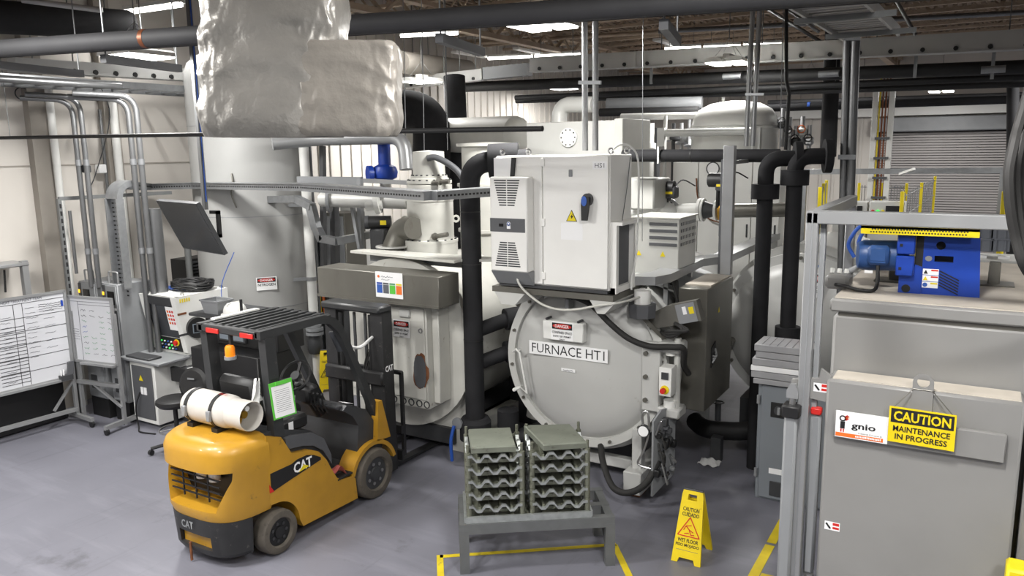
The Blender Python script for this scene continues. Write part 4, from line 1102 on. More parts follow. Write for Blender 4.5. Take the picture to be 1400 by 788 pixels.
# overhead guard
GZ = 2.05; GY = .08
for x in (FR - .06, -6.27):
    MB().bar((x, 4.8 + GY, 1.1), (x, 4.76 + GY, GZ), .09, .12, (0, 1, 0)).build('guard_rear_leg', 'fl_guard', t)
    for k in range(7): MB().box(x + .045, x + .05, 4.74 + GY, 4.81 + GY, 1.45 + k * .035, 1.455 + k * .035).build('leg_louvre', 'black', t) if x > FC else None
    pts = [(4.66 + GY, GZ), (5.5, GZ), (5.62, GZ - .03), (5.72, GZ - .12), (5.8, GZ - .26), (6.36, .6), (6.44, .62), (5.88, GZ - .24), (5.8, GZ - .08), (5.7, GZ + .02), (5.55, GZ + .075), (4.66 + GY, GZ + .075)]
    MB().yz(pts, x - .035, x + .035).build('guard_side', 'fl_guard', t)
MB().box(-6.29, FR - .06, 4.66 + GY, 4.74 + GY, GZ, GZ + .07, .01).build('guard_rear_bar', 'fl_guard', t)
MB().box(-6.29, FR - .06, 5.6, 5.68, GZ + .0, GZ + .06, .01).build('guard_front_bar', 'fl_guard', t)
b0 = None
for i in range(7):
    x = -6.2 + i * .105
    if b0 is None: b0 = MB().box(x - .016, x + .016, 4.78, 5.66, GZ + .01, GZ + .07).build('guard_slat', 'fl_guard', t)
    else: dup(b0, 'guard_slat', (i * .105, 0, 0), t)
MB().box(-6.3, -6.24, 4.9, 5.45, GZ + .075, GZ + .09).build('pale_tape', 'white_paint', t)
for x in (-6.16, FR - .28): MB().box(x, x + .17, 4.645 + GY, 4.66 + GY, GZ + .0, GZ + .045, .004).build('tail_lamp', 'red', t)
MB().cyl((FC + .02, 4.78, GZ - .24), (FC + .02, 4.78, GZ - .21), .055, n=18).build('beacon_base', 'mid_grey', t)
MB().lathe([(.045, 0), (.045, .08), (.035, .1), (0, .105)], (FC + .02, 4.78, GZ - .21), n=18).build('beacon_lens', 'orange', t)
MB().bar((FC + .02, 4.8, GZ - .24), (FC + .02, 4.8, GZ + .01), .03, .03).build('beacon_bracket', 'black', t)
MB().bar((FR - .15, 5.78, 1.9), (FR - .12, 5.86, 1.68), .1, .02, (0, 1, 0)).build('mirror', 'glass_dim', t)
MB().box(FR - .2, FR - .1, 5.84, 5.9, 1.7, 1.92, .02).build('work_lamp', 'black', t)
# mast
MY = 6.62
for x in (-6.34, -5.66):
    MB().box(x - .085, x + .085, MY - .07, MY + .1, .08, 2.0).build('outer_channel', 'fl_black', t)
    MB().box(x - .035 + (.06 if x < FC else -.06), x + .035 + (.06 if x < FC else -.06), MY - .02, MY + .15, .1, 1.96).build('inner_channel', 'charcoal', t)
MB().box(-6.42, -5.56, MY - .14, MY + .1, 1.94, 2.02, .02).build('mast_crosshead', 'fl_guard', t)
MB().box(-6.42, -5.56, MY - .13, MY - .06, 1.12, 1.28, .02).build('mast_crossmember', 'fl_black', t)
MB().box(-6.42, -5.56, MY - .12, MY - .05, .42, .6, .02).build('mast_crossmember', 'fl_black', t)
for x in (-6.2, -5.76): MB().cyl((x, MY - .04, .1), (x, MY - .04, 1.9), .032, n=12).build('lift_cylinder', 'black', t)
for x in (-6.06, -5.9): MB().box(x, x + .03, MY + .0, MY + .02, .3, 1.9).build('lift_chain', 'charcoal', t)
for k in range(3): MB().tube([(-5.84 + k * .03, MY - .02, 1.5), (-5.87 + k * .03, MY - .1, 1.1), (-5.82 + k * .03, MY - .05, .6)], .01, 6, 5).build('hose', 'rubber', t)
MB().tube([(FR - .13, 5.88, 1.75), (-5.7, 6.3, 1.6), (-5.72, 6.55, 1.66)], .018, 8, 5).build('white_cord', 'cloth_white', t)
text(t, 'CAT', (-5.575, MY + .02, 1.3), YF, ZU, .07, 'sign_white', .13, .03)
plate(t, 'mast_label', (-5.578, MY + .03, 1.0), YF, ZU, .08, .3, 'paper')
plate(t, 'mast_label_head', (-5.5775, MY + .03, 1.13), YF, ZU, .08, .04, 'sticker_orange', .002, .001)
for i in range(3): plate(t, 'mast_label_mark', (-5.5775, MY + .03, 1.04 - i * .07), YF, ZU, .04, .03, 'red', .002, .001)
MB().box(-6.4, -5.55, MY + .16, MY + .2, .16, .28).box(-6.4, -5.55, MY + .16, MY + .2, .48, .58).build('fork_carriage', 'fl_black', t)
for x in (-6.38, -6.1, -5.82, -5.57): MB().box(x - .018, x + .018, MY + .2, MY + .24, .2, 1.2).build('backrest_bar', 'fl_black', t)
MB().box(-6.4, -5.55, MY + .2, MY + .24, 1.17, 1.22, .01).build('backrest_top', 'fl_black', t)
for x in (-6.22, -5.75): MB().yz([(MY + .2, .03), (MY + 1.2, .03), (MY + 1.2, .04), (MY + .3, .075), (MY + .25, .1), (MY + .25, .55), (MY + .2, .55)], x - .06, x + .06).build('fork', 'fl_black', t)
# gas cylinder strapped on the counterweight
y, z = 4.62, 1.37
t = thing('gas_cylinder', 'white gas cylinder strapped across the back of the forklift', 'gas cylinder', (-5.93, y, 1.2))
R0 = .155
MB().lathe([(0, -.42), (.07, -.415), (.12, -.39), (.15, -.34), (R0, -.29), (R0, .14), (.148, .19), (.125, .23), (.1, .25), (0, .26)], (-5.93, y, z), (1, 0, 0), 32).build('shell', 'lpg', t)
col_ = MB().lathe([(.128, .2), (.132, .2), (.138, .42), (.134, .44), (.128, .43), (.122, .4)], (-5.93, y, z), (1, 0, 0), 32, True); col_.build('collar', 'lpg', t)
MB().cyl((-5.68, y, z), (-5.58, y, z), .035, n=12).cyl((-5.62, y, z), (-5.62, y - .04, z - .08), .018, n=8).build('valve', 'brass', t)
MB().cyl((-5.66, y + .05, z + .04), (-5.6, y + .05, z + .04), .025, n=12).build('gauge', 'sign_white', t)
for x in (-6.2, -5.86):
    MB().lathe([(R0 + .002, -.02), (R0 + .008, -.02), (R0 + .008, .02), (R0 + .002, .02)], (x, y, z), (1, 0, 0), 32, True).build('strap', 'black', t)
    MB().box(x - .025, x + .025, y - R0 - .03, y - R0, z - .06, z + .04, .006).build('buckle', 'mid_grey', t)
    MB().box(x - .04, x + .04, y - .12, y + .12, z - R0 - .03, z - R0 + .015).build('saddle', 'black', t)
text(t, 'LP-GAS', (-5.82, y - .02, z + .158), V((1, 0, 0)), V((0, 1, .1)), .03, 'red', .1, lift=.004)
# clipboard, rag, bag at the driver's place
t = thing('clipboard', 'lime green clipboard with a printed sheet hanging on the forklift guard leg', 'clipboard', (-5.48, 4.9, 1.3))
rt_ = V((.12, 1, 0)).normalized(); c = V((-5.385, 4.9, 1.47))
plate(t, 'board', c, rt_, V((-.12, .0, 1)), .25, .34, 'green', .006)
plate(t, 'sheet', c - V((-.12, 0, 1)).normalized() * .012, rt_, V((-.12, 0, 1)), .215, .29, 'paper', .002, .003)
plate(t, 'clip', c + V((-.12, 0, 1)).normalized() * .155, rt_, V((-.12, 0, 1)), .12, .03, 'green', .012, .012)
cu_ = V((-.12, 0, 1)).normalized()
for i in range(12): plate(t, 'printed_line', c + cu_ * (.09 - i * .018), rt_, V((-.12, 0, 1)), .16, .003, 'ink_grey', .001, .0035)
solo(MB().grid(lambda u, v: V((-5.64 + .2 * u, 5.56 + .2 * v, .43 + .05 * math.sin(u * 5) * math.cos(v * 6) + .1 * u * (1 - v))), 10, 10), 'rag', 'pink', 'pink rag lying on the forklift floor', 'rag')
solo(MB().grid(lambda u, v: gx(351, 535, -5.56) + V((.03 * math.sin(u * 9 + v * 4), .1 * (u - .5) * (.5 + .6 * v), .22 * (.5 - v) + .02 * math.sin(u * 7))), 12, 12), 'rag', 'cloth_white', 'white rag tucked behind the clipboard', 'rag')
# ================================================================== furnace HT1
HX, HZ, HR = -3.63, 1.38, .95
t = thing('vacuum_furnace', 'grey vacuum furnace lettered FURNACE HT1 with a round door', 'furnace', (HX, 8.8, 0))
HT = t
MB().cyl((HX, 7.85, HZ), (HX, 10.6, HZ), .93, n=64).build('vessel', 'furnace', t)
MB().lathe([(.93, 0), (1.03, 0), (1.03, .1), (.93, .1)], (HX, 7.75, HZ), (0, 1, 0), 64, True).build('vessel_flange', 'furnace', t)
MB().lathe([(.93, 0), (1.04, 0), (1.04, .12), (.93, .12)], (HX, 8.55, HZ), (0, 1, 0), 64, True).build('vessel_ring', 'furnace', t)
# door: flat rim and dished middle
d_ = MB().lathe([(0, .0), (.3, .012), (.6, .05), (.76, .09), (.84, .14), (.865, .17), (HR, .17), (HR, .22), (.6, .24), (0, .24)], (HX, 7.47, HZ), (0, 1, 0), 72).build('door', 'furnace', t)
MB().lathe([(.872, .12), (HR + .01, .12), (HR + .01, .19), (.872, .19)], (HX, 7.47, HZ), (0, 1, 0), 72, True).build('door_rim', 'grey_light', d_)
for k in range(14):
    a = math.radians(k * 360 / 14 + 8); c = V((HX + .91 * math.cos(a), 7.59, HZ + .91 * math.sin(a)))
    MB().cyl(c, c - YF * .025, .018, n=8).build('door_bolt', 'stainless_dull', d_)
def face_y(x, z):
    r = math.hypot(x - HX, z - HZ); P_ = [(0, .0), (.3, .012), (.6, .05), (.76, .09), (.84, .14)]
    for (r0, h0), (r1, h1) in zip(P_, P_[1:]):
        if r <= r1: return 7.47 + h0 + (h1 - h0) * (r - r0) / (r1 - r0)
    return 7.63
MB().tube([(-4.42, 7.62, 1.43), (-4.42, 7.42, 1.45), (-4.37, 7.4, 1.49), (-4.33, 7.41, 1.45), (-4.26, 7.44, .98), (-4.34, 7.43, 1.04), (-4.42, 7.43, 1.0), (-4.42, 7.62, 1.0)], .011, 8).build('door_handle', 'white_paint', d_)
MB().box(-3.75, -3.7, 7.38, 7.52, 2.0, 2.12, .008).build('sensor_bracket', 'mid_grey', d_)
# lettering
plate(t, 'name_sticker', (-3.76, 7.462, 1.52), XR, ZU, .95, .15, 'sign_white', .004)
text(t, 'FURNACE HT1', (-3.76, 7.463, 1.52), XR, ZU, .105, 'ink', .88, .0)
plate(t, 'small_label', (-3.75, 7.462, 1.31), XR, ZU, .17, .035, 'sign_white', .004)
rng = random.Random(9); scribble(t, V((-3.81, 7.458, 1.31)), XR, V((0, -1, 0)), 0, 0, .12, .014, 'ink_grey', rng)
sg = thing('danger_sign', 'DANGER CONFINED SPACE sign on a white panel on the round furnace door', 'sign', (-3.78, 7.4, 1.64))
MB().box(-4.03, -3.54, 7.4, 7.49, 1.645, 1.86, .012).build('backing_panel', 'white_paint', sg)
danger_sign(sg, (-3.79, 7.396, 1.755), XR, ZU, .27, .2, (('CONFINED SPACE', .14, .88), ('ENTRY BY PERMIT', .1, .8), ('ONLY', .1, .24)))
for x in (-3.98, -3.6): MB().cyl((x, 7.4, 1.875), (x, 7.5, 1.875), .015, n=8).build('hook', 'charcoal', sg)
# hinge at the right
hg = MB().box(-2.92, -2.72, 7.5, 7.6, .98, 1.72, .012).build('hinge_plate', 'furnace', t)
for z in (1.1, 1.35, 1.6): MB().cyl((-2.87, 7.5, z), (-2.87, 7.475, z), .025, n=10).build('hinge_bolt', 'stainless_dull', hg)
for z in (1.68, .99): MB().box(-2.74, -2.5, 7.48, 7.72, z - .05, z + .06, .02).build('hinge_lug', 'furnace', t)
MB().cyl((-2.56, 7.58, 1.0), (-2.56, 7.58, 1.78), .035, n=14).build('hinge_pin', 'grey_light', t)
for z, z2, r in ((1.6, 1.66, .06), (1.04, 1.12, .07)): MB().cyl((-2.62, 7.56, z), (-2.62, 7.56, z2), r, n=14).build('hinge_collar', 'white_paint', t)
# push button box
t2 = thing('push_button_box', 'white push button box with red stop button on the furnace hinge', 'control box', (-2.6, 7.36, 1.22))
MB().box(-2.67, -2.54, 7.34, 7.5, 1.22, 1.52, .006).build('box', 'white_paint', t2)
MB().box(-2.64, -2.57, 7.325, 7.34, 1.4, 1.47).build('key_switch', 'charcoal', t2)
MB().cyl((-2.605, 7.34, 1.29), (-2.605, 7.33, 1.29), .045, n=18).build('stop_collar', 'yellow', t2)
MB().cyl((-2.615, 7.34, 1.285), (-2.615, 7.29, 1.285), .028, n=14).build('stop_button', 'red', t2)
# stand
lg = MB()
for x in (-4.2, -2.98):
    for y in ((7.55 if x > -4 else 7.95), 9.9): MB().box(x - .07, x + .07, y - .07, y + .07, .24, 1.0, .008).build('leg', 'furnace', t) if False else MB().box(x - .055, x + .055, y - .0, y + .11, .24 if y < 9 else .0, .74, .008).build('leg', 'furnace', t)
    MB().box(x - .1, x + .1, 7.42 if x > -4 else 7.8, 8.3, .05, .3, .01).build('base_beam', 'furnace', t)
    MB().box(x - .06, x + .06, 7.5 if x > -4 else 7.85, 7.7 if x > -4 else 8.05, 0, .05).build('foot', 'rust', t)
MB().box(-4.2, -2.98, 7.82, 7.92, .14, .26, .01).build('cross_beam', 'furnace', t)
# cabinet carrying brackets
for x0, x1, h in ((-4.42, -4.05, .13), (-3.3, -3.02, .13)):
    MB().xz([(x0, 2.2), (x1, 2.2), (x1 - .12, 2.2 - h), (x0 + .08, 2.2 - h)], 7.05, 7.9).build('cabinet_bracket', 'grey_light', t)
MB().box(-4.12, -3.92, 7.6, 7.66, 1.75, 2.2).build('bracket_plate', 'grey_light', t)
MB().box(-4.45, -3.05, 7.05, 7.95, 2.2, 2.26).build('cabinet_base', 'stainless_dull', t)
for x in (-4.3, -3.1): MB().box(x - .06, x + .06, 7.75, 7.95, 1.9, 2.22).build('support_post', 'grey_light', t)
# hoses and cables
solo(MB().tube([(-3.68, 7.42, 2.14), (-3.6, 7.36, 2.15), (-3.42, 7.36, 2.08), (-3.22, 7.38, 1.9), (-3.02, 7.4, 1.76), (-2.8, 7.42, 1.7), (-2.56, 7.42, 1.72), (-2.46, 7.46, 1.7), (-2.5, 7.6, 1.5), (-2.48, 7.7, 1.38)], .032, 10, 6), 'black_hose', 'rubber', 'thick black hose sweeping across the upper right of the round door', 'hose')
solo(MB().cyl((-3.78, 7.43, 2.14), (-3.66, 7.42, 2.14), .028, n=10).cyl((-3.74, 7.43, 2.14), (-3.72, 7.42, 2.14), .042, n=6), 'hose_coupling', 'stainless_dull', 'hose coupling at the top of the round door', 'coupling')
solo(MB().tube([(-4.12, 7.0, 2.4), (-4.06, 6.98, 2.3), (-3.94, 6.98, 2.2), (-3.78, 6.97, 2.12), (-3.6, 6.97, 2.09), (-3.4, 6.98, 2.11), (-3.2, 7.0, 2.16), (-3.0, 7.1, 2.19), (-2.92, 7.42, 2.2)], .012, 8, 6), 'pale_tube', 'cream', 'pale plastic tube sagging below the white electrical cabinet', 'tube')
solo(MB().tube([(-3.42, 7.6, .46), (-3.3, 7.4, .35), (-3.1, 7.2, .2), (-2.9, 7.15, .2), (-2.75, 7.25, .3), (-2.68, 7.4, .5)], .035, 10, 6), 'black_hose', 'rubber', 'thick black hose hanging from below the round door', 'hose')
t2 = thing('beacon_unit', 'white and grey sensor unit above the door hinge', 'sensor', (-2.9, 7.5, 2.0))
MB().cyl((-2.92, 7.5, 2.12), (-2.92, 7.5, 2.26), .085, n=18).build('cap', 'white_paint', t2)
MB().cyl((-2.92, 7.5, 1.98), (-2.92, 7.5, 2.12), .14, .15, 8).build('base', 'dark_grey', t2)
MB().bar((-2.92, 7.5, 1.98), (-2.72, 7.65, 1.72), .06, .04).build('bracket', 'stainless_dull', t2)
t2 = thing('junction_box', 'tilted grey junction box with a yellow label above the hinge', 'box', (-2.6, 7.6, 1.9))
rr_ = V((1, 0, .28)).normalized(); uu_ = V((-.28, 0, 1)).normalized()
MB().prism([(-.3, -.09), (.26, -.09), (.26, .12), (-.06, .12), (-.3, .06)], (-2.6, 7.7, 2.0), rr_, uu_, V((0, -.12, 0))).build('box', 'stainless_dull', t2)
plate(t2, 'front_plate', (-2.48, 7.575, 2.045), rr_, uu_, .2, .2, 'mid_grey')
plate(t2, 'label', (-2.43, 7.574, 2.08), rr_, uu_, .05, .07, 'yellow', .002, .002)
plate(t2, 'label', (-2.5, 7.574, 2.07), rr_, uu_, .04, .08, 'sign_white', .002, .002)
for k in range(3): MB().tube([(-2.75 + k * .02, 7.6, 1.82), (-2.62, 7.5, 1.8 + k * .03), (-2.5 + k * .03, 7.52, 1.88), (-2.6, 7.58, 1.93)], .018, 8, 5).build('cable', 'rubber', t2)
# valve panel at lower right
t2 = thing('valve_station', 'grey plate with valves, tubes and gauges beside the round furnace', 'valve panel', (-2.7, 7.4, .2))
MB().prism([(0, .14), (.34, .3), (.34, 1.04), (.12, 1.05), (0, .95)], (-2.72, 7.3, 0), V((.35, .94, 0)), ZU, V((.02, 0, 0))).build('plate', 'mid_grey', t2)
rng = random.Random(11)
for i in range(14):
    s = rng.uniform(.03, .32); z = rng.uniform(.35, .95); c = V((-2.72, 7.3, z)) + V((.35, .94, 0)) * s
    MB().cbox(c + V((.05, -.02, 0)), (.06, .06, rng.uniform(.04, .1)), .01).build('valve', rng.choice(('charcoal', 'mid_grey', 'black', 'black', 'dark_grey', 'charcoal')), t2)
for i in range(7):
    s = rng.uniform(.03, .32); z = rng.uniform(.3, .9); c = V((-2.68, 7.26, z)) + V((.35, .94, 0)) * s
    MB().tube([c, c + V((.08, -.05, rng.uniform(-.2, .2))), c + V((.02, .1, rng.uniform(-.3, .1)))], .01, 6, 4).build('tube', rng.choice(('steel', 'rubber', 'rubber')), t2)
MB().cyl((-2.82, 7.32, .82), (-2.82, 7.36, .82), .065, n=20).build('gauge_case', 'charcoal', t2)
MB().cyl((-2.82, 7.315, .82), (-2.82, 7.32, .82), .055, n=20).build('gauge_dial', 'sign_white', t2)
MB().tube([(-2.83, 7.34, .88), (-2.84, 7.34, 1.0), (-2.78, 7.34, 1.02), (-2.77, 7.34, .8), (-2.82, 7.34, .6), (-2.88, 7.34, .45), (-2.72, 7.34, .42)], .012, 6, 5).build('gauge_tube', 'steel', t2)
# dull stainless box at the right of the vessel
t2 = thing('stainless_box', 'tall dull stainless box beside the vessel with a small yellow mark', 'cabinet', (-2.5, 8.6, 0))
MB().box(-2.72, -2.4, 8.02, 9.0, .88, 2.22, .01).build('body', 'stainless_dull', t2)
MB().box(-2.7, -2.42, 8.2, 8.98, 2.22, 2.235).build('lid', 'dust_top', t2)
MB().yz([(8.2, 1.33), (8.34, 1.4), (8.34, 1.6), (8.2, 1.55)], -2.4, -2.39).build('cable_opening', 'black', t2)
for k in range(3): MB().tube([(-2.39, 8.22, 1.38 + k * .04), (-2.36, 8.27, 1.45), (-2.39, 8.32, 1.42 + k * .05)], .012, 6, 4).build('cable', 'alu', t2)
MB().prism([(-.03, 0), (.03, 0), (0, .06)], (-2.398, 8.45, 1.9), YF, ZU, V((.002, 0, 0))).build('warning_mark', 'yellow', t2)

# ================================================================== white electrical cabinet above HT1
CX0, CX1, CY0, CY1, CZ0, CZ1 = -4.39, -3.1, 7.05, 7.62, 2.3, 3.63
t = thing('electrical_cabinet', 'white electrical cabinet with cooling unit mounted over the round furnace door', 'cabinet', (CX0, CY0, CZ0))
MB().box(CX0, CX1, CY0 + .03, CY1, CZ0, CZ1, .01).build('body', 'cab_white', t)
XM = -3.83
MB().box(CX0 + .01, XM - .004, CY0, CY0 + .03, CZ0 + .02, CZ1 - .01, .006).build('left_door', 'cab_white', t)
rd = MB().box(XM + .004, CX1 - .01, CY0, CY0 + .03, CZ0 + .02, CZ1 - .01, .006).build('right_door', 'cab_white', t)
MB().box(CX0 + .02, CX1 - .02, CY0 + .02, CY1 - .02, CZ0 - .03, CZ0).build('base_lip', 'charcoal', t)
# cooling unit
ux0, ux1 = CX0 + .02, CX0 + .43
u_ = MB().box(ux0, ux1 + .03, CY0 - .14, CY0, 2.45, 3.42, .012).build('cooling_unit', 'cab_white', t)
MB().yz([(CY0 - .14, 2.45), (CY0, 2.45), (CY0, 2.3), (CY0 - .005, 2.3)], ux0, ux1 + .03).build('unit_skirt', 'mid_grey', u_)
def louvre(zc, h, wt, wb, n):
    back = []
    for i in range(n):
        f = i / (n - 1); w = wt + (wb - wt) * f; z = zc + h / 2 - h * f; x = (ux0 + ux1) / 2 + .0
        for s in (-1, 1):
            MB().box(x + s * .006, x + s * w / 2, CY0 - .1425, CY0 - .139, z - .0065, z + .0065).build('louvre_slot', 'charcoal', u_)
louvre(3.26, .25, .3, .18, 11); louvre(2.63, .24, .18, .3, 11)
MB().box(ux0, ux1 + .005, CY0 - .143, CY0 - .14, 2.86, 3.0).build('display_band', 'dark_grey', u_)
MB().box(ux0 + .11, ux0 + .16, CY0 - .147, CY0 - .143, 2.915, 2.945).build('display', 'black_gloss', u_)
MB().cyl((ux0 + .225, CY0 - .147, 2.945), (ux0 + .225, CY0 - .143, 2.945), .022, n=18).box(ux0 + .204, ux0 + .246, CY0 - .147, CY0 - .143, 2.895, 2.94).build('badge', 'sign_white', u_)
MB().lathe([(.012, 0), (.018, 0), (.018, .002), (.012, .002)], (ux0 + .225, CY0 - .149, 2.945), (0, 1, 0), 18, True).build('badge_ring', 'ink_blue', u_)
pp = MB().prism([(0, 0), (.2, -.01), (.235, .19), (0, .2)], (CX0 + .005, CY0 - .025, 3.41), XR, ZU, V((0, .02, 0))).build('paper_pocket', 'sign_white', t)
MB().prism([(.19, .0), (.23, .0), (.25, .19), (.21, .19)], (CX0 + .01, CY0 - .03, 3.42), XR, ZU, V((0, .03, 0))).build('black_tape', 'black', t)
# right door furniture
text(t, 'HS1', (CX1 - .1, CY0 - .001, 3.53), XR, ZU, .045, 'ink_grey', .1)
plate(t, 'label_plate', (CX1 - .1, CY0 - .0005, 3.53), XR, ZU, .15, .075, 'sign_white', .001)
MB().prism([(-.06, 0), (.06, 0), (0, .115)], (-3.5, CY0 - .004, 2.98), XR, ZU, V((0, .004, 0))).build('warning_triangle', 'ink', t)
MB().prism([(-.05, 0), (.05, 0), (0, .098)], (-3.5, CY0 - .006, 2.986), XR, ZU, V((0, .002, 0))).build('triangle_face', 'yellow', t)
MB().prism([(.005, .03), (.02, .055), (.005, .055), (.015, .08), (-.012, .045), (.0, .045), (-.006, .03)], (-3.5, CY0 - .008, 2.98), XR, ZU, V((0, .002, 0))).build('lightning_mark', 'ink', t)
MB().prism(oval(20, .052, .062), (-3.315, CY0 - .05, 3.2), XR, ZU, V((0, .05, 0))).build('switch_base', 'charcoal', t)
MB().prism([(-.04, -.2), (.015, -.2), (.04, -.03), (.035, .03), (-.035, .03), (-.045, -.03)], (-3.315, CY0 - .085, 3.2), XR, ZU, V((0, .035, 0))).build('switch_handle', 'black', t)
MB().prism(oval(16, .03, .05), (-3.325, CY0 - .09, 3.19), XR, ZU, V((0, .006, 0))).build('switch_badge', 'ink_blue', t)
plate(t, 'notice_label', (-3.5, CY0 - .001, 2.88), XR, ZU, .24, .17, 'sign_white', .001)
MB().box(-3.53, -3.49, CY0 - .01, CY0, 3.42, 3.49, .004).build('lock', 'mid_grey', t)
for z in (2.4, 2.95, 3.55): MB().box(XM - .012, XM + .03, CY0 - .012, CY0, z - .03, z + .05, .004).build('door_hinge', 'cab_white', t)
for x in (CX0 + .05, CX0 + .36, CX1 - .02):
    MB().lathe([(.022, -.006), (.034, 0), (.022, .006), (.016, 0)], (x, CY0 + .08, CZ1 + .035), (0, 1, 0), 16, True).build('lifting_eye', 'steel', t)
MB().lathe([(.022, -.006), (.034, 0), (.022, .006), (.016, 0)], (CX1 - .03, CY1 - .06, CZ1 + .035), (0, 1, 0), 16, True).build('lifting_eye', 'steel', t)
# side frame on the right wall of the cabinet
MB().box(CX1, CX1 + .06, CY0 + .05, CY0 + .11, CZ0 - .03, 2.95).box(CX1, CX1 + .06, CY1 - .08, CY1 - .03, CZ0 - .03, 2.95).box(CX1, CX1 + .05, CY0 + .05, CY1 - .03, CZ0 - .03, CZ0 + .03).build('side_frame', 'cab_white', t)
MB().box(CX1, CX1 + .12, CY0 + .05, CY1 - .02, 2.95, 2.98).build('side_shelf', 'cab_white', t)
MB().box(CX1, CX1 + .01, CY0 + .11, CY1 - .08, CZ0, 2.95).build('side_recess', 'dark_grey', t)
solo(MB().tube([(CX1 - .05, 7.2, 3.66), (CX1 + .02, 7.25, 3.72), (CX1 + .1, 7.35, 3.7), (CX1 + .14, 7.45, 3.5), (CX1 + .13, 7.45, 2.7), (CX1 + .1, 7.4, 2.4), (CX1 + .12, 7.35, 2.28)], .01, 7, 6), 'white_cable', 'white_paint', 'white cable looping down the right side of the electrical cabinet', 'cable')
solo(MB().tube([(CX1 + .03, 7.3, 2.96), (CX1 + .04, 7.4, 3.3), (CX1 + .05, 7.45, 3.6)], .004, 5, 3), 'thin_wire', 'dark_grey', 'thin wire beside the cabinet shelf', 'wire')

# ================================================================== left furnace
FX, FZ = -6.1, 1.34
t = thing('vacuum_furnace', 'older pale furnace with a rust spotted hatch behind the forklift mast', 'furnace', (FX, 8.6, 0))
F1 = t
MB().cyl((FX, 7.62, FZ), (FX, 10.4, FZ), 1.0, n=56).build('vessel', 'furnace_old', t)
MB().cyl((FX, 7.52, FZ), (FX, 7.64, FZ), 1.06, n=64).build('end_plate', 'furnace_old', t)
MB().box(-6.68, -5.46, 7.2, 7.52, .66, 1.9, .01).build('hatch', 'furnace_old', t)
MB().box(-6.66, -5.48, 7.18, 7.2, .78, 1.88, .004).build('hatch_face', 'furnace_old', t)
MB().box(-5.46, -5.36, 7.3, 7.52, .72, 1.88, .01).build('hatch_side', 'furnace_old', t)
for x in (-6.38, -6.1, -5.75): MB().box(x - .08, x + .08, 7.15, 7.19, 1.76, 1.86, .015).build('hatch_clamp', 'grey_light', t)
for x in (-6.12, -5.98, -5.84, -5.72, -5.6, -5.49): MB().lathe([(.034, 0), (.044, 0), (.044, .01), (.034, .01)], (x, 7.19, .72), (0, 1, 0), 16, True).build('bolt_ring', 'charcoal', t)
MB().prism(oval(14, .09, .2, 2.6), (-5.56, 7.175, 1.12), XR, ZU, V((0, .004, 0))).build('worn_patch', 'dark_grey', t)
rng = random.Random(2); pts = []
for i in range(26):
    a = 2 * math.pi * i / 26; k = rng.uniform(.9, 1.25); pts.append((.1 * k * math.cos(a), .21 * k * math.sin(a)))
MB().prism(pts, (-5.55, 7.178, 1.12), XR, ZU, V((0, .002, 0))).build('rust_edge', 'rust', t)
MB().lathe([(.02, 0), (.03, 0), (.03, .012), (.02, .012)], (-5.53, 7.17, 1.62), (0, 1, 0), 12, True).build('ring_latch', 'steel', t)
MB().xz([(-6.95, .3), (-5.46, .3), (-5.46, .0), (-5.24, .0), (-5.12, 1.35), (-6.95, 1.35)], 7.66, 7.74).build('front_skirt', 'furnace_old', t)
MB().box(-5.46, -5.26, 7.78, 10.0, .0, .3).build('base_beam', 'furnace_old', t)
MB().box(-6.95, -6.8, 7.78, 10.0, .0, .62).build('base_beam', 'furnace_old', t)
MB().cyl((-5.34, 7.65, .36), (-5.34, 7.66, .36), .025, n=12).build('skirt_hole', 'black', t)
MB().box(-6.75, -5.4, 7.6, 9.8, .1, .3).build('under_frame', 'charcoal', t)
sg = thing('danger_sign', 'DANGER CONFINED SPACE sign on the hatch of the older furnace', 'sign', (-6.03, 7.17, 1.5))
danger_sign(sg, (-5.81, 7.172, 1.62), XR, ZU, .25, .21, (('CONFINED SPACE', .14, .88), ('ENTRY BY PERMIT', .1, .8), ('ONLY', .1, .24)))
# duct box with poster
t2 = thing('duct_box', 'long dull stainless duct box across the top of the older furnace', 'duct', (-6.1, 7.05, 1.95))
MB().box(-6.95, -5.12, 7.0, 7.4, 1.95, 2.31, .008).build('body', 'stainless_dull', t2)
MB().box(-6.95, -5.12, 6.985, 7.0, 1.95, 1.98).build('lower_lip', 'stainless_dull', t2)
t2 = thing('poster', 'white poster with coloured blocks on the stainless duct box', 'poster', (-5.83, 6.99, 1.99))
plate(t2, 'sheet', (-5.82, 6.992, 2.17), XR, ZU, .4, .3, 'paper', .002)
for i, mt in enumerate(('ink_blue', 'ink_grey', 'green', 'sticker_orange')):
    plate(t2, 'colour_block', (-5.96 + i * .095, 6.991, 2.12), XR, ZU, .082, .1, mt, .001, .001)
    plate(t2, 'block_head', (-5.96 + i * .095, 6.9905, 2.185), XR, ZU, .082, .02, ('blue', 'dark_grey', 'ink_green', 'lamp_yellow')[i] if i != 3 else 'yellow', .001, .001)
rng = random.Random(8); scribble(t2, V((-5.93, 6.992, 2.265)), XR, V((0, -1, 0)), 0, 0, .17, .02, 'ink_grey', rng); scribble(t2, V((-5.93, 6.992, 2.232)), XR, V((0, -1, 0)), 0, 0, .12, .012, 'ink_grey', rng)
MB().prism(oval(14, .016, .016), (-5.97, 6.99, 2.265), XR, ZU, V((0, -.001, 0))).build('logo_dot', 'sticker_orange', t2)
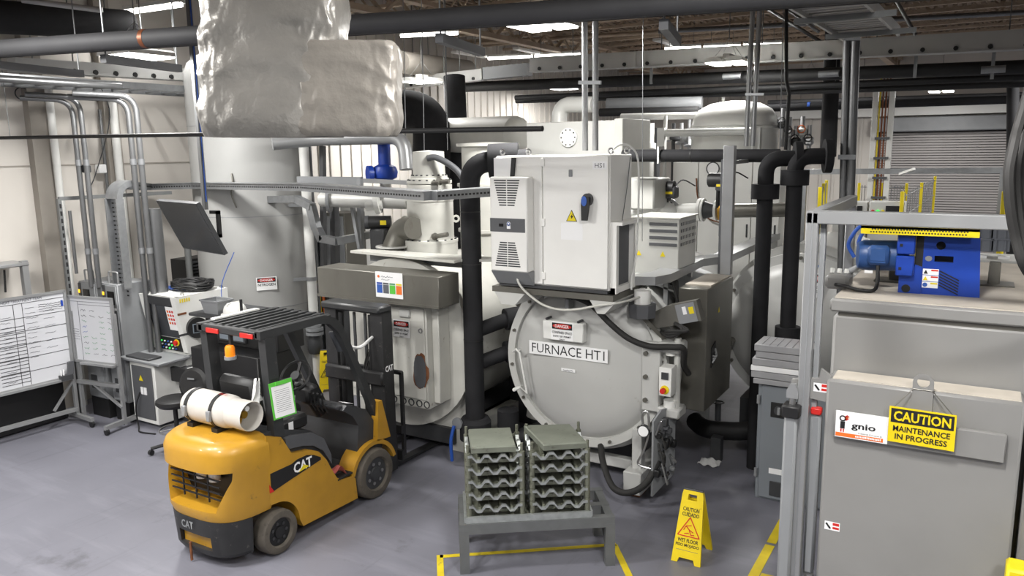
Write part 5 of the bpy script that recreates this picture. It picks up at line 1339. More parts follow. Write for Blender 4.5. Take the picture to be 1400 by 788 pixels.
# platform and vacuum pump column
t2 = thing('pump_platform', 'cream plywood platform under the white pump column', 'platform', (-6.0, 7.6, 2.4))
MB().prism([(-6.85, 7.5), (-5.1, 7.28), (-5.1, 7.42), (-4.7, 7.6), (-4.72, 7.75), (-6.8, 7.7)], (0, 0, 2.43), XR, YF, V((0, 0, .03))).build('board', 'cream', t2)
MB().box(-6.7, -5.2, 7.7, 7.75, 2.31, 2.43).build('joist', 'mid_grey', t2)
PC = V((-6.13, 8.25, 0))
t2 = thing('pump_column', 'white flanged vacuum pump column standing on the older furnace', 'pump', (PC.x, PC.y, 2.38))
MB().lathe([(.0, 2.3), (.33, 2.3), (.345, 2.42), (.345, 2.54), (.3, 2.57), (.3, 2.8), (.3, 3.08)], PC, n=36).build('lower_body', 'cream', t2)
MB().lathe([(.29, 3.08), (.29, 3.26), (.255, 3.29), (.255, 3.34), (.21, 3.36), (.2, 3.68), (.0, 3.7)], PC, n=36).build('upper_body', 'cream', t2)
for z, r in ((2.545, .35), (3.3, .29), (3.08, .31), (3.36, .235)):
    fl_ = MB().cyl((PC.x, PC.y, z - .018), (PC.x, PC.y, z + .018), r, n=36).build('flange', 'cream', t2)
    for k in range(18):
        a = k * math.pi / 9; q = PC + V((r * .93 * math.cos(a), r * .93 * math.sin(a), z + .018)); MB().cyl(q, q + ZU * .016, .014, n=6).build('flange_bolt', 'charcoal', fl_)
for s in (-1, 1):
    q = PC + _r0 * (s * .33) + ZU * 2.82; MB().lathe([(.025, -.015), (.05, -.015), (.05, .015), (.025, .015)], q, (-_f.x, -_f.y, 0), 12, True).build('lifting_lug', 'cream', t2)
solo(MB().tube([PC + V((.12, -.18, 3.6)), PC + V((.25, -.15, 3.6)), PC + V((.5, -.1, 3.45)), PC + V((.7, -.1, 3.2))], .04, 10, 5), 'corrugated_hose', 'dark_grey', 'ribbed grey hose at the top of the pump column', 'hose')
solo(MB().cyl(PC + V((.2, -.22, 2.62)), PC + V((.42, -.22, 2.66)), .03, n=10).cyl(PC + V((.2, -.22, 2.62)), PC + V((.24, -.22, 2.63)), .045, n=8), 'fitting', 'stainless_dull', 'brown fitting at the foot of the pump column', 'fitting')
solo(MB().cyl(PC + V((.2, -.2, 3.3)), PC + V((.45, -.2, 3.32)), .025, n=10).cyl(PC + V((.28, -.2, 3.31)), PC + V((.32, -.2, 3.31)), .045, n=8), 'fitting', 'stainless_dull', 'brown fitting half way up the pump column', 'fitting')
# second, greyer column behind
PD = V((-5.9, 9.3, 0))
t2 = thing('pump_column', 'greyer pump column half hidden behind the white one', 'pump', (PD.x, PD.y, 2.3))
MB().lathe([(0, 2.2), (.4, 2.2), (.4, 3.2), (.36, 3.25), (.36, 3.78), (0, 3.8)], PD, n=32).build('body', 'furnace_old', t2)
for z in (3.22, 3.76, 2.6): MB().cyl((PD.x, PD.y, z - .02), (PD.x, PD.y, z + .02), .43, n=32).build('flange', 'furnace_old', t2)
# the insulated pipe between the furnaces
BX, BY = -5.02, 7.52
t2 = thing('insulated_riser', 'thick black insulated pipe standing between the two furnaces', 'pipe', (BX, BY, 0))
MB().pipe([(BX, BY, .3), (BX, BY, 3.55), (BX + .6, BY + .3, 3.58)], .115, 22, .24, 8).build('riser', 'foam_black', t2)
MB().cyl((BX, BY, .28), (BX, BY, .5), .19, n=22).cyl((BX, BY, .5), (BX, BY, .55), .19, .16, 22).build('lower_sleeve', 'foam_black', t2)
MB().cyl((BX, BY, .0), (BX, BY, .3), .15, n=22).build('foot_pipe', 'pipe_black', t2)
MB().cyl((BX + .2, BY + .1, 3.57), (BX + .5, BY + .25, 3.58), .19, n=22).build('upper_sleeve', 'foam_black', t2)
MB().cyl((BX - .14, BY - .16, .5), (BX - .14, BY - .19, .5), .07, n=18).build('drain_flange', 'mid_grey', t2)
for z in (1.5, 2.4, 3.0): MB().cyl((BX, BY, z - .006), (BX, BY, z + .006), .118, n=22).build('seam', 'black', t2)
solo(MB().tube([(-5.18, 7.3, .48), (-5.2, 7.26, .3), (-5.2, 7.27, .05)], .02, 8, 4), 'blue_hose', 'blue_cable', 'short blue hose at the foot of the black riser', 'hose')
for i, z in enumerate((1.72, 1.32)):
    solo(MB().pipe([(-4.45, 8.3, z), (-4.72, 7.9, z), (BX + .02, BY + .06, z - .12)], .085, 16, .2), 'insulated_branch', 'foam_black', ('upper', 'lower')[i] + ' black insulated branch from the riser towards the round furnace', 'pipe')
    solo(MB().cyl((-4.78, 7.85, z - .02), (-4.62, 8.05, z), .13, n=18), 'insulation_sleeve', 'foam_black', ('upper', 'lower')[i] + ' fat black sleeve on the branch beside the round furnace', 'sleeve')
solo(MB().cyl((-4.7, 7.75, .02), (-4.7, 7.75, .62), .13, n=18), 'insulated_stub', 'foam_black', 'black insulated stub on the floor right of the riser', 'pipe')
solo(MB().pipe([(-4.95, 7.7, .25), (-4.6, 7.8, .28), (-4.4, 8.4, .3)], .09, 14, .2), 'floor_pipe', 'pipe_dark', 'dark pipe running low between the furnaces', 'pipe')
t2 = thing('flange_manifold', 'grey manifold with flanges between the furnaces above the riser branches', 'manifold', (-4.7, 8.3, 1.8))
MB().pipe([(-4.9, 8.2, 2.2), (-4.7, 8.4, 2.0), (-4.6, 8.6, 1.2), (-4.7, 8.5, .3)], .16, 18, .3).build('pipe', 'furnace_old', t2)
for z in (2.1, 1.6): MB().cyl((-4.68, 8.4, z - .03), (-4.66, 8.42, z + .03), .24, n=20).build('flange', 'stainless_dull', t2)
MB().xz([(-5.0, 1.95), (-4.55, 1.7), (-4.5, 2.2), (-4.8, 2.4)], 8.1, 8.6).build('gusset', 'stainless_dull', t2)
# ================================================================== right foreground furnace
MX0, MX1, MY0, MYB = -.76, 1.0, 5.0, 5.24
t = thing('chamber_furnace', 'large pale grey chamber furnace with a lift door at right', 'furnace', (.1, 6.0, 0))
MF = t
MB().box(MX0 + .0, MX1, MYB, 7.4, .1, 2.64, .02).build('body', 'machine_grey', t)
MB().box(MX0 - .02, MX1, MYB - .02, 7.42, 2.66, 2.74, .012).build('top_rim', 'machine_grey', t)
MB().box(MX0 + .0, MX1, MYB + .03, 7.35, 2.735, 2.745).build('top_sheet', 'dust_top', t)
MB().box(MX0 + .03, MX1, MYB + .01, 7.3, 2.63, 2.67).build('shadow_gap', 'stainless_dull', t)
MB().xy([(-.45, 7.42), (.25, 7.42), (.3, 8.3), (-.6, 8.3)], 2.5, 2.62).build('rear_shelf', 'dust_top', t)
# lift door
MB().box(MX0 + .02, .29, MY0, MYB - .005, .15, 2.28, .015).build('lift_door', 'machine_grey', t)
MB().box(MX0 + .05, .27, MY0 + .03, MYB - .02, 2.278, 2.286).build('door_top_dust', 'dust_top', t)
MB().box(.32, MX1, MY0 + .06, MYB, .15, 2.22, .01).build('side_column', 'machine_grey', t)
# lifting lug with hole
lug = [(-.055, 0), (.055, 0), (.055, .17)] + [(.055 * math.cos(a), .17 + .055 * math.sin(a)) for a in [i * math.pi / 12 for i in range(1, 12)]] + [(-.055, .17)]
carve(MB().prism(lug, (-.215, MY0 - .012, 2.16), XR, ZU, V((0, .012, 0))), [MB().cyl((-.215, MY0 - .05, 2.335), (-.215, MY0 + .05, 2.335), .033, n=20)]).build('lifting_lug', 'machine_grey', t, angle=30)
for x0, x1 in ((-.67, -.02), (-.03, .215)):
    pass
MB().box(-.68, .215, MY0 - .035, MY0, 1.93, 2.095, .006).build('nameplate_panel', 'machine_grey', t)
# guard frame of aluminium profile
fr = thing('profile_gantry', 'aluminium profile frame standing at the left front of the chamber furnace', 'frame', (-.87, 5.0, 0))
MB().box(-.905, -.835, 4.98, 5.05, 0, 3.3, .006).build('upright', 'alu', fr)
MB().box(-.832, -.80, 5.05, 5.1, 0, 3.26, .006).build('inner_upright', 'mid_grey', fr)
MB().box(-.905, 1.1, 4.98, 5.05, 3.23, 3.31, .006).build('top_beam', 'alu', fr)
MB().box(-.9, -.83, 5.05, 6.6, 3.23, 3.31, .006).build('side_beam', 'alu', fr)
for x_, y_ in ((1.065, 4.98), (-.865, 6.55)): MB().box(x_ - .035, x_ + .035, y_, y_ + .07, 0, 3.23, .006).build('upright', 'alu', fr)
for x in (-.868,): MB().box(x - .004, x + .004, 4.977, 4.981, 0, 3.3).build('profile_groove', 'mid_grey', fr)
# lift actuators
ac = thing('lift_actuator', 'pneumatic lift cylinder with a black head beside the chamber furnace door', 'actuator', (-.93, 4.98, 0))
MB().box(-.97, -.89, 4.93, 5.01, .3, 2.06, .015).build('barrel', 'mid_grey', ac)
MB().cyl((-.93, 4.97, .0), (-.93, 4.97, .3), .035, n=12).build('foot', 'dark_grey', ac)
MB().box(-.985, -.875, 4.91, 5.03, 2.02, 2.1, .01).build('head', 'black', ac)
MB().cyl((-.93, 4.97, 2.1), (-.93, 4.97, 2.16), .02, n=12).build('rod', 'steel', ac)
MB().prism([(-.035, 0), (.035, 0), (.035, .05), (.015, .09), (-.015, .09), (-.035, .05)], (-.93, 4.95, 2.14), XR, ZU, V((0, .04, 0))).build('clevis', 'alu', ac)
ar = MB().prism([(-.97, 2.17), (-.9, 2.14), (-.72, 2.12), (-.72, 2.29), (-.78, 2.33), (-.79, 2.27), (-.95, 2.24)], (0, 5.03, 0), XR, ZU, V((0, .03, 0))).build('lift_arm', 'machine_grey', t)
ac2 = thing('guide_cylinder', 'grey guide cylinder with a red cap right of the lift cylinder', 'actuator', (-.82, 5.0, 0))
MB().box(-.83, -.765, 5.03, 5.1, .95, 2.03, .015).build('barrel', 'mid_grey', ac2)
MB().box(-.83, -.765, 5.02, 5.08, 2.03, 2.075, .008).build('cap', 'red', ac2)
MB().cyl((-.79, 5.05, .8), (-.79, 5.05, .95), .03, n=10).build('rod_end', 'steel', ac2)
solo(MB().tube([(-.865, 5.02, 2.0), (-.86, 5.0, 1.7), (-.868, 5.01, 1.4), (-.86, 5.0, 1.1), (-.87, 5.0, .7)], .01, 7, 5), 'air_hose', 'blue_cable', 'blue air hose running down between the two cylinders', 'hose')
def sticker(parent, c, right, up, w):
    plate(parent, 'hazard_sticker', c, right, up, w, w * .62, 'sign_white', .001)
    plate(parent, 'sticker_red', V(c) + V(right) * (w * .24) + V(up) * (w * .16), right, up, w * .42, w * .2, 'red', .001, .001)
    plate(parent, 'sticker_red', V(c) + V(right) * (w * .24) - V(up) * (w * .12), right, up, w * .42, w * .16, 'red', .001, .001)
    n_ = V(right).cross(V(up))
    MB().bar(V(c) - V(right) * (w * .4) + V(up) * (w * .18) + n_ * .002, V(c) - V(right) * (w * .12) - V(up) * (w * .18) + n_ * .002, w * .12, .002, n_).build('sticker_mark', 'ink', parent)
sticker(t, (-.775, 5.028, 2.21), XR, ZU, .09)
sticker(t, (-.66, 4.998, 1.33), XR, ZU, .09)
# maker's sign
sg = thing('maker_sign', 'white ignio sign with a flame and an orange stripe on the lift door', 'sign', (-.53, 4.95, 1.94))
c = V((-.525, MY0 - .04, 2.02)); nrm = V((0, -1, 0))
plate(sg, 'plate', c, XR, ZU, .29, .165, 'sign_white', .005)
plate(sg, 'orange_stripe', c - ZU * .065 - XR * .01, XR, ZU, .265, .024, 'sticker_orange', .001, .001)
text(sg, 'gnio', c + V((.012, 0, -.004)), XR, ZU, .05, 'ink', .135, .025)
MB().box(c.x - .118, c.x - .092, c.y - .002, c.y - .001, c.z - .026, c.z + .018).build('logo_body', 'ink', sg)
for k in (-.113, -.099): MB().box(c.x + k - .003, c.x + k + .004, c.y - .002, c.y - .001, c.z - .048, c.z - .028).build('logo_leg', 'red', sg)
MB().lathe([(.0115, 0), (.019, 0), (.019, .001), (.0115, .001)], (c.x - .106, c.y - .002, c.z + .038), (0, 1, 0), 20, True).build('logo_ring', 'ink', sg)
for k, (a, b) in enumerate(((.0, .012), (.008, .004), (.004, -.006))):
    MB().prism([(0, 0), (.014, -.004), (.032, .012), (.02, .008), (.022, .016)], (c.x - .1 + a * .3, c.y - .002, c.z + .036 + b), XR, ZU, V((0, .001, 0))).build('logo_flame', ('red', 'sticker_orange', 'red')[k], sg)
text(sg, 'Industrial Furnaces &', c + V((.05, 0, -.042)), XR, ZU, .009, 'ink', .13)
rng = random.Random(4); m = MB()
for i in range(16): m.box(c.x - .03 + i * .009, c.x - .024 + i * .009, c.y - .003, c.y - .002, c.z - .07, c.z - .06 + rng.uniform(0, .003))
m.build('web_address', 'sign_white', sg)
# caution sign hanging from the lug
sg = thing('caution_sign', 'yellow CAUTION MAINTENANCE IN PROGRESS sign hanging from the lifting lug', 'sign', (-.21, 4.93, 1.95))
c = V((-.205, MY0 - .065, 2.075)); rt_ = V((1, 0, -.01)).normalized()
plate(sg, 'plate', c, rt_, ZU, .345, .215, 'sign_yellow', .004)
plate(sg, 'header_band', c + ZU * .055, rt_, ZU, .325, .085, 'ink', .001, .001)
text(sg, 'CAUTION', c + ZU * .055, rt_, ZU, .06, 'sign_yellow', .295, .025, lift=.003)
text(sg, 'MAINTENANCE', c - ZU * .022, rt_, ZU, .035, 'ink', .295, .02, lift=.002)
text(sg, 'IN PROGRESS', c - ZU * .07, rt_, ZU, .035, 'ink', .27, .02, lift=.002)
for s in (-1, 1): MB().tube([c + V((s * .15, .002, .105)), (-.215 + s * .05, MY0 - .015, 2.29)], .003, 5).build('cord', 'stainless_dull', sg)
MB().tube([(-.265, MY0 - .014, 2.29), (-.165, MY0 - .014, 2.29)], .003, 5).build('cord', 'stainless_dull', sg)
# blue drive on top of the furnace
t = thing('blue_drive', 'bright blue fan drive housing with slots and stickers on the chamber furnace', 'drive', (-.2, 5.7, 2.74))
BY = 5.62
side = MB().prism([(-.42, 0), (.03, 0), (.01, .44), (-.02, .46), (-.29, .46), (-.3, .25), (-.42, .25)], (0, BY, 2.72), XR, ZU, V((0, .03, 0)))
side = MB().prism([(-.3, 0), (.03, 0), (.005, .405), (-.3, .405)], (0, BY, 2.72), XR, ZU, V((0, .03, 0)))
cuts = [MB().cyl((-.205, BY - .1, 3.06), (-.205, BY + .1, 3.06), .027, n=18), MB().box(-.235, -.13, BY - .1, BY + .1, 2.955, 2.995)]
carve(side, cuts).build('front_panel', 'blue', t, angle=30)
for k in range(6): MB().bar((-.2 + k * .0, BY - .002, 2.9 - k * .018), (-.09, BY - .002, 2.845 - k * .018 + (.0)), .007, .004, (0, 1, 0)).build('vent_slot', 'black', t)
MB().prism([(-.43, 0), (-.3, 0), (-.3, .2), (-.43, .24)], (0, BY - .01, 2.72), XR, ZU, V((0, .03, 0))).build('left_foot_panel', 'blue', t)
MB().cyl((-.385, BY - .012, 2.775), (-.385, BY - .005, 2.775), .026, n=16).build('foot_hole', 'black', t)
for z in (2.86, 3.0): MB().box(-.45, -.345, BY - .06, BY, z, z + .13, .008).build('guard_box', 'blue', t)
for z in (2.9, 3.05): MB().box(-.432, -.415, BY - .064, BY - .06, z, z + .018).build('latch', 'black', t)
MB().box(-.345, -.3, BY, BY + .25, 2.8, 3.12).build('recess', 'black', t)
MB().box(-.3, .0, BY + .1, BY + .4, 2.72, 3.12, .004).build('housing', 'blue', t)
MB().box(-.29, -.01, BY + .05, BY + .1, 2.73, 3.11).build('housing_shade', 'black', t)  # black backing stands in for the shade seen through the panel holes
MB().prism(oval(18, .02, .017), (-.268, BY - .003, 2.975), XR, ZU, V((0, .003, 0))).build('round_badge', 'mid_grey', t)
for i, (mt, m2) in enumerate((('red', 'ink'), ('red', 'yellow'), ('yellow', 'ink_blue'))):
    z = 2.89 - i * .042; plate(t, 'sticker', (-.25, BY - .001, z), XR, ZU, .09, .038, 'sign_white', .001)
    plate(t, 'sticker_head', (-.228, BY - .002, z + .01), XR, ZU, .04, .01, mt, .001)
    (MB().prism([(-.013, -.013), (.013, -.013), (0, .013)], (-.278, BY - .003, z), XR, ZU, V((0, .001, 0))) if i != 2 else MB().prism(oval(14, .014, .014), (-.278, BY - .003, z), XR, ZU, V((0, .001, 0)))).build('sticker_mark', m2, t)
# yellow perforated guard
gt = MB().box(-.66, .0, BY - .12, BY - .11, 3.13, 3.18).build('yellow_guard', 'yellow', t)
MB().box(-.66, .0, BY - .12, BY + .3, 3.165, 3.18).build('guard_top', 'yellow', t)
h0 = None
for i in range(33):
    for j in range(2):
        c = V((-.6 + i * .0165 + (.008 if j else 0), BY - .121, 3.145 + j * .018))
        if h0 is None: c00 = c; h0 = MB().cyl(c, c - YF * .001, .0055, n=6).build('guard_hole', 'ink', gt)
        else:
            hh = dup(h0, 'guard_hole', c - c00, gt)
# motor
t = thing('drive_motor', 'dark blue electric motor left of the blue drive housing', 'motor', (-.56, 5.7, 2.8))
MB().lathe([(.0, -.16), (.085, -.155), (.1, -.12), (.1, .14), (0, .14)], (-.54, BY + .08, 2.97), (1, .25, 0), 26).build('motor_body', 'blue_motor', t)
MB().box(-.62, -.49, BY - .07, BY, 2.92, 3.05, .02).build('terminal_box', 'blue_motor', t)
MB().box(-.6, -.51, BY - .075, BY - .07, 2.95, 3.03, .004).build('terminal_lid', 'blue_motor', t)
plate(t, 'type_plate', (-.61, BY - .02, 2.87), XR, ZU, .05, .02, 'sign_white')
solo(MB().tube([(-.555, BY - .035, 2.92), (-.55, BY - .06, 2.8), (-.57, BY - .1, 2.76), (-.65, BY - .12, 2.76), (-.74, BY - .12, 2.78), (-.8, BY - .08, 2.78)], .012, 8, 6), 'motor_cable', 'black', 'black cable curving from the motor across the furnace top', 'cable')
for k in range(3): solo(MB().tube([(-.8, 5.85 + k * .06, 2.8), (-.72, 5.85 + k * .05, 2.85), (-.64, 5.8 + k * .05, 2.92), (-.58, 5.85 + k * .05, 2.98)], .016, 8, 5), 'flexible_conduit', 'mid_grey', ('nearest', 'middle', 'farthest')[k] + ' of the grey flexible conduits left of the drive motor', 'conduit')
t = thing('terminal_box', 'pale grey terminal box with cable glands at the left edge of the furnace top', 'box', (-.82, 5.7, 2.74))
MB().box(-.87, -.72, 5.55, 5.75, 2.745, 2.84, .02).build('box', 'machine_grey', t)
for k in range(3): MB().cyl((-.84 + k * .045, 5.65, 2.84), (-.84 + k * .045, 5.66, 2.87), .016, n=6).build('gland', 'grey_light', t)
# studs and pillars on the furnace top
for i, (px_, py_, h) in enumerate(((1358, 390, .16), (1222, 385, .12))):
    q = gz(px_, py_, 2.74); t = thing('roof_stud', ('stubby square post in a dusty frame right of the blue drive', 'stubby square post behind the drive motor')[i], 'post', q)
    MB().box(q.x - .035, q.x + .035, q.y - .03, q.y + .03, 2.74, 2.74 + h, .006).build('post', 'stainless_dull', t)
    MB().box(q.x - .12, q.x + .12, q.y - .1, q.y + .1, 2.742, 2.755).build('frame', 'stainless_dull', t)
# black hose bundle near the camera
t = thing('hose_bundle', 'bundle of black hoses hanging close to the camera at the right edge', 'hose', at(1412, 300, 3.4))
for k in range(5):
    q_ = at(1408 + k * 9, 120, 3.4 + .02 * k)
    MB().tube([V((q_.x + .25, q_.y + .1, 6.9)), V((q_.x + .22, q_.y + .08, 5.2)), q_, at(1386 + k * 8, 200, 3.35), at(1379 + k * 9, 250, 3.35 + .03 * k), at(1388 + k * 9, 320, 3.4), at(1412 + k * 9, 380, 3.45), V((.45 + k * .05, 4.7, 2.9)), V((.5 + k * .05, 5.3, 2.75))], .022, 8, 6).build('hose', 'rubber', t)

# ================================================================== grey control cabinet with panels stacked on it
t = thing('control_cabinet', 'slate grey control cabinet with stacked panels on top', 'cabinet', (-1.6, 8.3, 0))
MB().box(-1.86, -1.15, 8.1, 8.5, .0, 1.28, .01).build('body', 'panel_grey', t)
MB().box(-1.82, -1.16, 8.075, 8.1, .03, 1.26, .006).build('door', 'panel_grey', t)
for z in (.25, 1.05): MB().cyl((-1.85, 8.08, z), (-1.85, 8.08, z + .09), .018, n=8).build('door_hinge', 'mid_grey', t)
MB().box(-1.72, -1.55, 8.06, 8.075, .93, 1.09, .006).build('main_switch', 'black', t)
MB().cyl((-1.635, 8.06, 1.01), (-1.635, 8.045, 1.01), .05, n=18).build('switch_dial', 'charcoal', t)
MB().box(-1.65, -1.62, 8.03, 8.045, .97, 1.05, .004).build('switch_handle', 'mid_grey', t)
plate(t, 'label', (-1.63, 8.074, .34), XR, ZU, .17, .06, 'sign_white')
MB().box(-1.7, -1.55, 8.06, 8.075, .07, .23, .004).build('vent', 'charcoal', t)
names = ('bottom', 'second from the bottom', 'pale', 'fourth from the bottom', 'fifth from the bottom', 'topmost ribbed')
zz = 1.28
for i in range(6):
    h = (.06, .075, .06, .08, .07, .075)[i]; dx = (.0, -.02, -.03, -.02, .02, .0)[i]
    x0 = -1.9 + dx; s = thing('insulation_board', 'grey panel, %s of the stack on the control cabinet' % names[i], 'panel', (-1.6, 8.3, zz), 'panels stacked on the control cabinet')
    m = MB().box(x0, x0 + .55 + .02 * (i % 2), 8.02, 8.42, zz, zz + h - .006, .004).rot((-1.6, 8.2, zz), (0, 0, 1), (.02, -.03, .01, .04, -.02, .0)[i]); m.build('slab', 'paper' if i == 2 else 'tile_grey', s)
    if i == 5:
        for k in range(7): MB().box(x0 + .07 + k * .075, x0 + .074 + k * .075, 8.03, 8.41, zz + h - .008, zz + h - .004).build('groove', 'dark_grey', s)
    zz += h
s = solo(MB().box(-1.52, -1.43, 8.44, 8.5, zz - .0, zz + .09, .004), 'red_box', 'red', 'small red box on top of the panel stack', 'box')
s.location.z = zz; s.location.y = 8.4; s.location.x = -1.47

# ================================================================== wet floor signs
def wet_floor(cx, cy, rot, label, w=.27, sp=.36, h=.63, plain=False):
    t = thing('wet_floor_sign', label, 'floor sign', (cx, cy, 0), 'folding wet floor signs')
    base = V((cx, cy, 0)); R3 = Matrix.Rotation(rot, 3, 'Z')
    for side in (-1, 1):
        up = V((0, -side * sp / 2, h)).normalized() if False else (V((0, 0, h)) - V((0, side * sp / 2, 0))).normalized()
        o = V((0, side * sp / 2, 0)); L = math.hypot(h, sp / 2)
        rt_ = V((1, 0, 0)) * (1 if side < 0 else -1); n = rt_.cross(up)
        wt = w * .36
        poly = [(-w / 2, 0), (-w * .3, 0), (-w * .24, .045), (w * .24, .045), (w * .3, 0), (w / 2, 0), (wt, L * .93), (wt * .9, L), (-wt * .9, L), (-wt, L * .93)]
        m = MB().prism(poly, o - n * .012, rt_, up, n * .024)
        cut = MB().prism([(-w * .16, L * .86), (w * .16, L * .86), (w * .14, L * .94), (-w * .14, L * .94)], o - n * .1, rt_, up, n * .2)
        m = carve(m, [cut])
        for p in m.v: p.xyz = R3 @ p + base
        pn = m.build('panel', 'sign_yellow', t, angle=30)
        cc = lambda u, v: R3 @ (o + rt_ * u + up * v + n * .0125) + base
        rr, uu = R3 @ rt_, R3 @ up
        if not plain:
            text(t, 'CAUTION', cc(0, L * .735), rr, uu, .036, 'ink', .15, .02); text(t, 'CUIDADO', cc(0, L * .665), rr, uu, .036, 'ink', .155, .02)
            text(t, 'WET FLOOR', cc(0, L * .31), rr, uu, .034, 'ink', .19, .02); text(t, 'PISO MOJADO', cc(0, L * .24), rr, uu, .034, 'ink', .215, .02)
            tr = [(-.1, 0), (.1, 0), (0, .17)]
            mk = 'red'; oz = .37
        else:
            text(t, 'CAUTION', cc(0, L * .72), rr, uu, .036, 'ink', .15, .02); mk = 'ink'; oz = .36
        def stroke(a, b, wd, mt):
            q0 = cc(a[0], L * oz + a[1]); q1 = cc(b[0], L * oz + b[1]); nn = R3 @ n
            MB().bar(q0 + nn * .001, q1 + nn * .001, wd, .002, nn).build('pictogram', mt, t)
        for a, b in (((-.1, 0), (.1, 0)), ((.1, 0), (0, .17)), ((0, .17), (-.1, 0))): stroke(a, b, .009, mk)
        for a, b in (((-.03, .09), (.0, .06)), ((.0, .06), (.04, .04)), ((.0, .06), (.02, .015)), ((.02, .015), (.05, .02)), ((-.03, .09), (-.05, .05)), ((-.03, .09), (.02, .1)), ((-.04, .02), (.0, .03))): stroke(a, b, .008, mk)
        q = cc(0, L * .115); MB().bar(cc(-.1, L * .175), cc(.1, L * .175), .003, .002, R3 @ n).build('panel_line', 'ink_grey', t)
    m = MB().cyl(R3 @ V((-w * .33, 0, h)) + base, R3 @ V((w * .33, 0, h)) + base, .014, n=10); m.build('hinge', 'charcoal', t)
    return t
wet_floor(-2.05, 6.6, 0.0, 'yellow bilingual wet floor sign standing open on the floor at front right')
wet_floor(-8.69, 8.85, .75, 'yellow caution floor sign seen behind the forklift steering wheel', plain=True)
solo(MB().grid(lambda u, v: V((-2.66 + .24 * u, 8.66 + .2 * v, .015 + .05 * math.sin(u * 3.1) * math.sin(v * 3.1) + .012 * math.sin(u * 14 + v * 9))), 14, 14), 'rag', 'cloth_white', 'white rag on the floor below the stainless box', 'rag')

# ================================================================== steel stand with stacked cast trays
o = V((-3.72, 5.28, 0)); a1 = V((.814, .581, 0)); a2 = V((-.581, .814, 0)); W, Dp, Hs = 1.38, .62, .465
t = thing('steel_stand', 'grey welded steel stand carrying the stacked casting trays', 'stand', o)
def P(u, v, z): return o + a1 * u + a2 * v + ZU * z
for u in (.04, W - .04):
    for v in (.03, Dp - .03): MB().bar(P(u, v, 0), P(u, v, Hs - .06), .085, .075, a2).build('leg', 'strut', t)
    MB().bar(P(u, .03, Hs - .035), P(u, Dp - .03, Hs - .035), .07, .07).build('end_rail', 'strut', t)
    MB().bar(P(u, .06, .1), P(u, Dp - .06, .36), .04, .05).build('brace', 'strut', t)
for v in (.03, Dp * .45, Dp - .03): MB().bar(P(0, v, Hs - .045), P(W, v, Hs - .045), .07, .095).build('top_rail', 'strut', t)
plate(t, 'small_tag', P(.04, -.004, .28), a1, ZU, .02, .06, 'paper')
for u in (.04,): MB().bar(P(u, Dp - .03, .3), P(u, Dp - .03, .36), .085, .065, a2).build('yellow_band', 'yellow_paint', t)
# base tray
def tray(u0, u1, v0, v1, z, h, label, base=False, hook=False):
    t = thing('casting_tray' if not base else 'base_tray', label, 'tray', P((u0 + u1) / 2, (v0 + v1) / 2, z), None if base else 'stacked casting trays')
    if base:
        for (a, b) in (((u0, v0), (u1, v0)), ((u1, v0), (u1, v1)), ((u1, v1), (u0, v1)), ((u0, v1), (u0, v0))):
            MB().bar(P(*a, z + h / 2), P(*b, z + h / 2), .03, h).build('rim', 'cast_bright', t)
        for k in range(1, 8):
            u = u0 + (u1 - u0) * k / 8; MB().bar(P(u, v0, z + h * .4), P(u, v1, z + h * .4), .025, h * .7).build('rib', 'cast', t)
        for k in range(1, 4):
            v = v0 + (v1 - v0) * k / 4; MB().bar(P(u0, v, z + h * .4), P(u1, v, z + h * .4), .025, h * .7).build('rib', 'cast', t)
        return t
    # wavy front and rear bands, straight ribs between
    n = 13; WV = (1, 1, 0, 0, 1, 1, 0, 0, 1, 1, 0, 0, 1, 1)
    def band(pa, pb, mt):
        d = (pb - pa); pts_t, pts_b = [], []
        for i in range(n + 1):
            f = i / n; zz_ = .045 * WV[i]
            pts_t.append(pa + d * f + ZU * (zz_ + .022)); pts_b.append(pa + d * f + ZU * zz_)
        nn = d.cross(ZU).normalized() * .016; m = MB()
        for i in range(n):
            q = [pts_b[i], pts_b[i + 1], pts_t[i + 1], pts_t[i]]
            m.add([p - nn for p in q] + [p + nn for p in q], [(0, 1, 2, 3), (7, 6, 5, 4), (0, 4, 5, 1), (3, 2, 6, 7), (0, 3, 7, 4), (1, 5, 6, 2)])
        m.build('wavy_band', mt, t)
    band(P(u0, v0 - .012, z + .03), P(u1, v0 - .012, z + .03), 'cast_bright'); band(P(u0, v1, z + .03), P(u1, v1, z + .03), 'cast')
    band(P(u0, v0, z + .03), P(u0, v1, z + .03), 'cast_bright'); band(P(u1, v0, z + .03), P(u1, v1, z + .03), 'cast_bright')
    for (u, v) in ((u0, v0), (u1, v0), (u0, v1), (u1, v1)):
        MB().cyl(P(u, v, z), P(u, v, z + h - .004), .024, n=12).build('corner_post', 'cast', t)
    MB().prism([(0, 0), (u1 - u0 - .06, 0), (u1 - u0 - .06, v1 - v0 - .06), (0, v1 - v0 - .06)], P(u0 + .03, v0 + .03, z + .005), a1, a2, ZU * .03).build('deck', 'cast', t)
    for k in range(1, 5):
        u = u0 + (u1 - u0) * k / 5; MB().bar(P(u, v0, z + .05), P(u, v1, z + .05), .02, .04).build('rib', 'cast', t)
    return t
zb = Hs + .005
tray(.06, 1.17, .02, .56, zb, .055, 'pale base tray spanning both stacks on the steel stand', base=True)
zz = zb + .057; th = .116
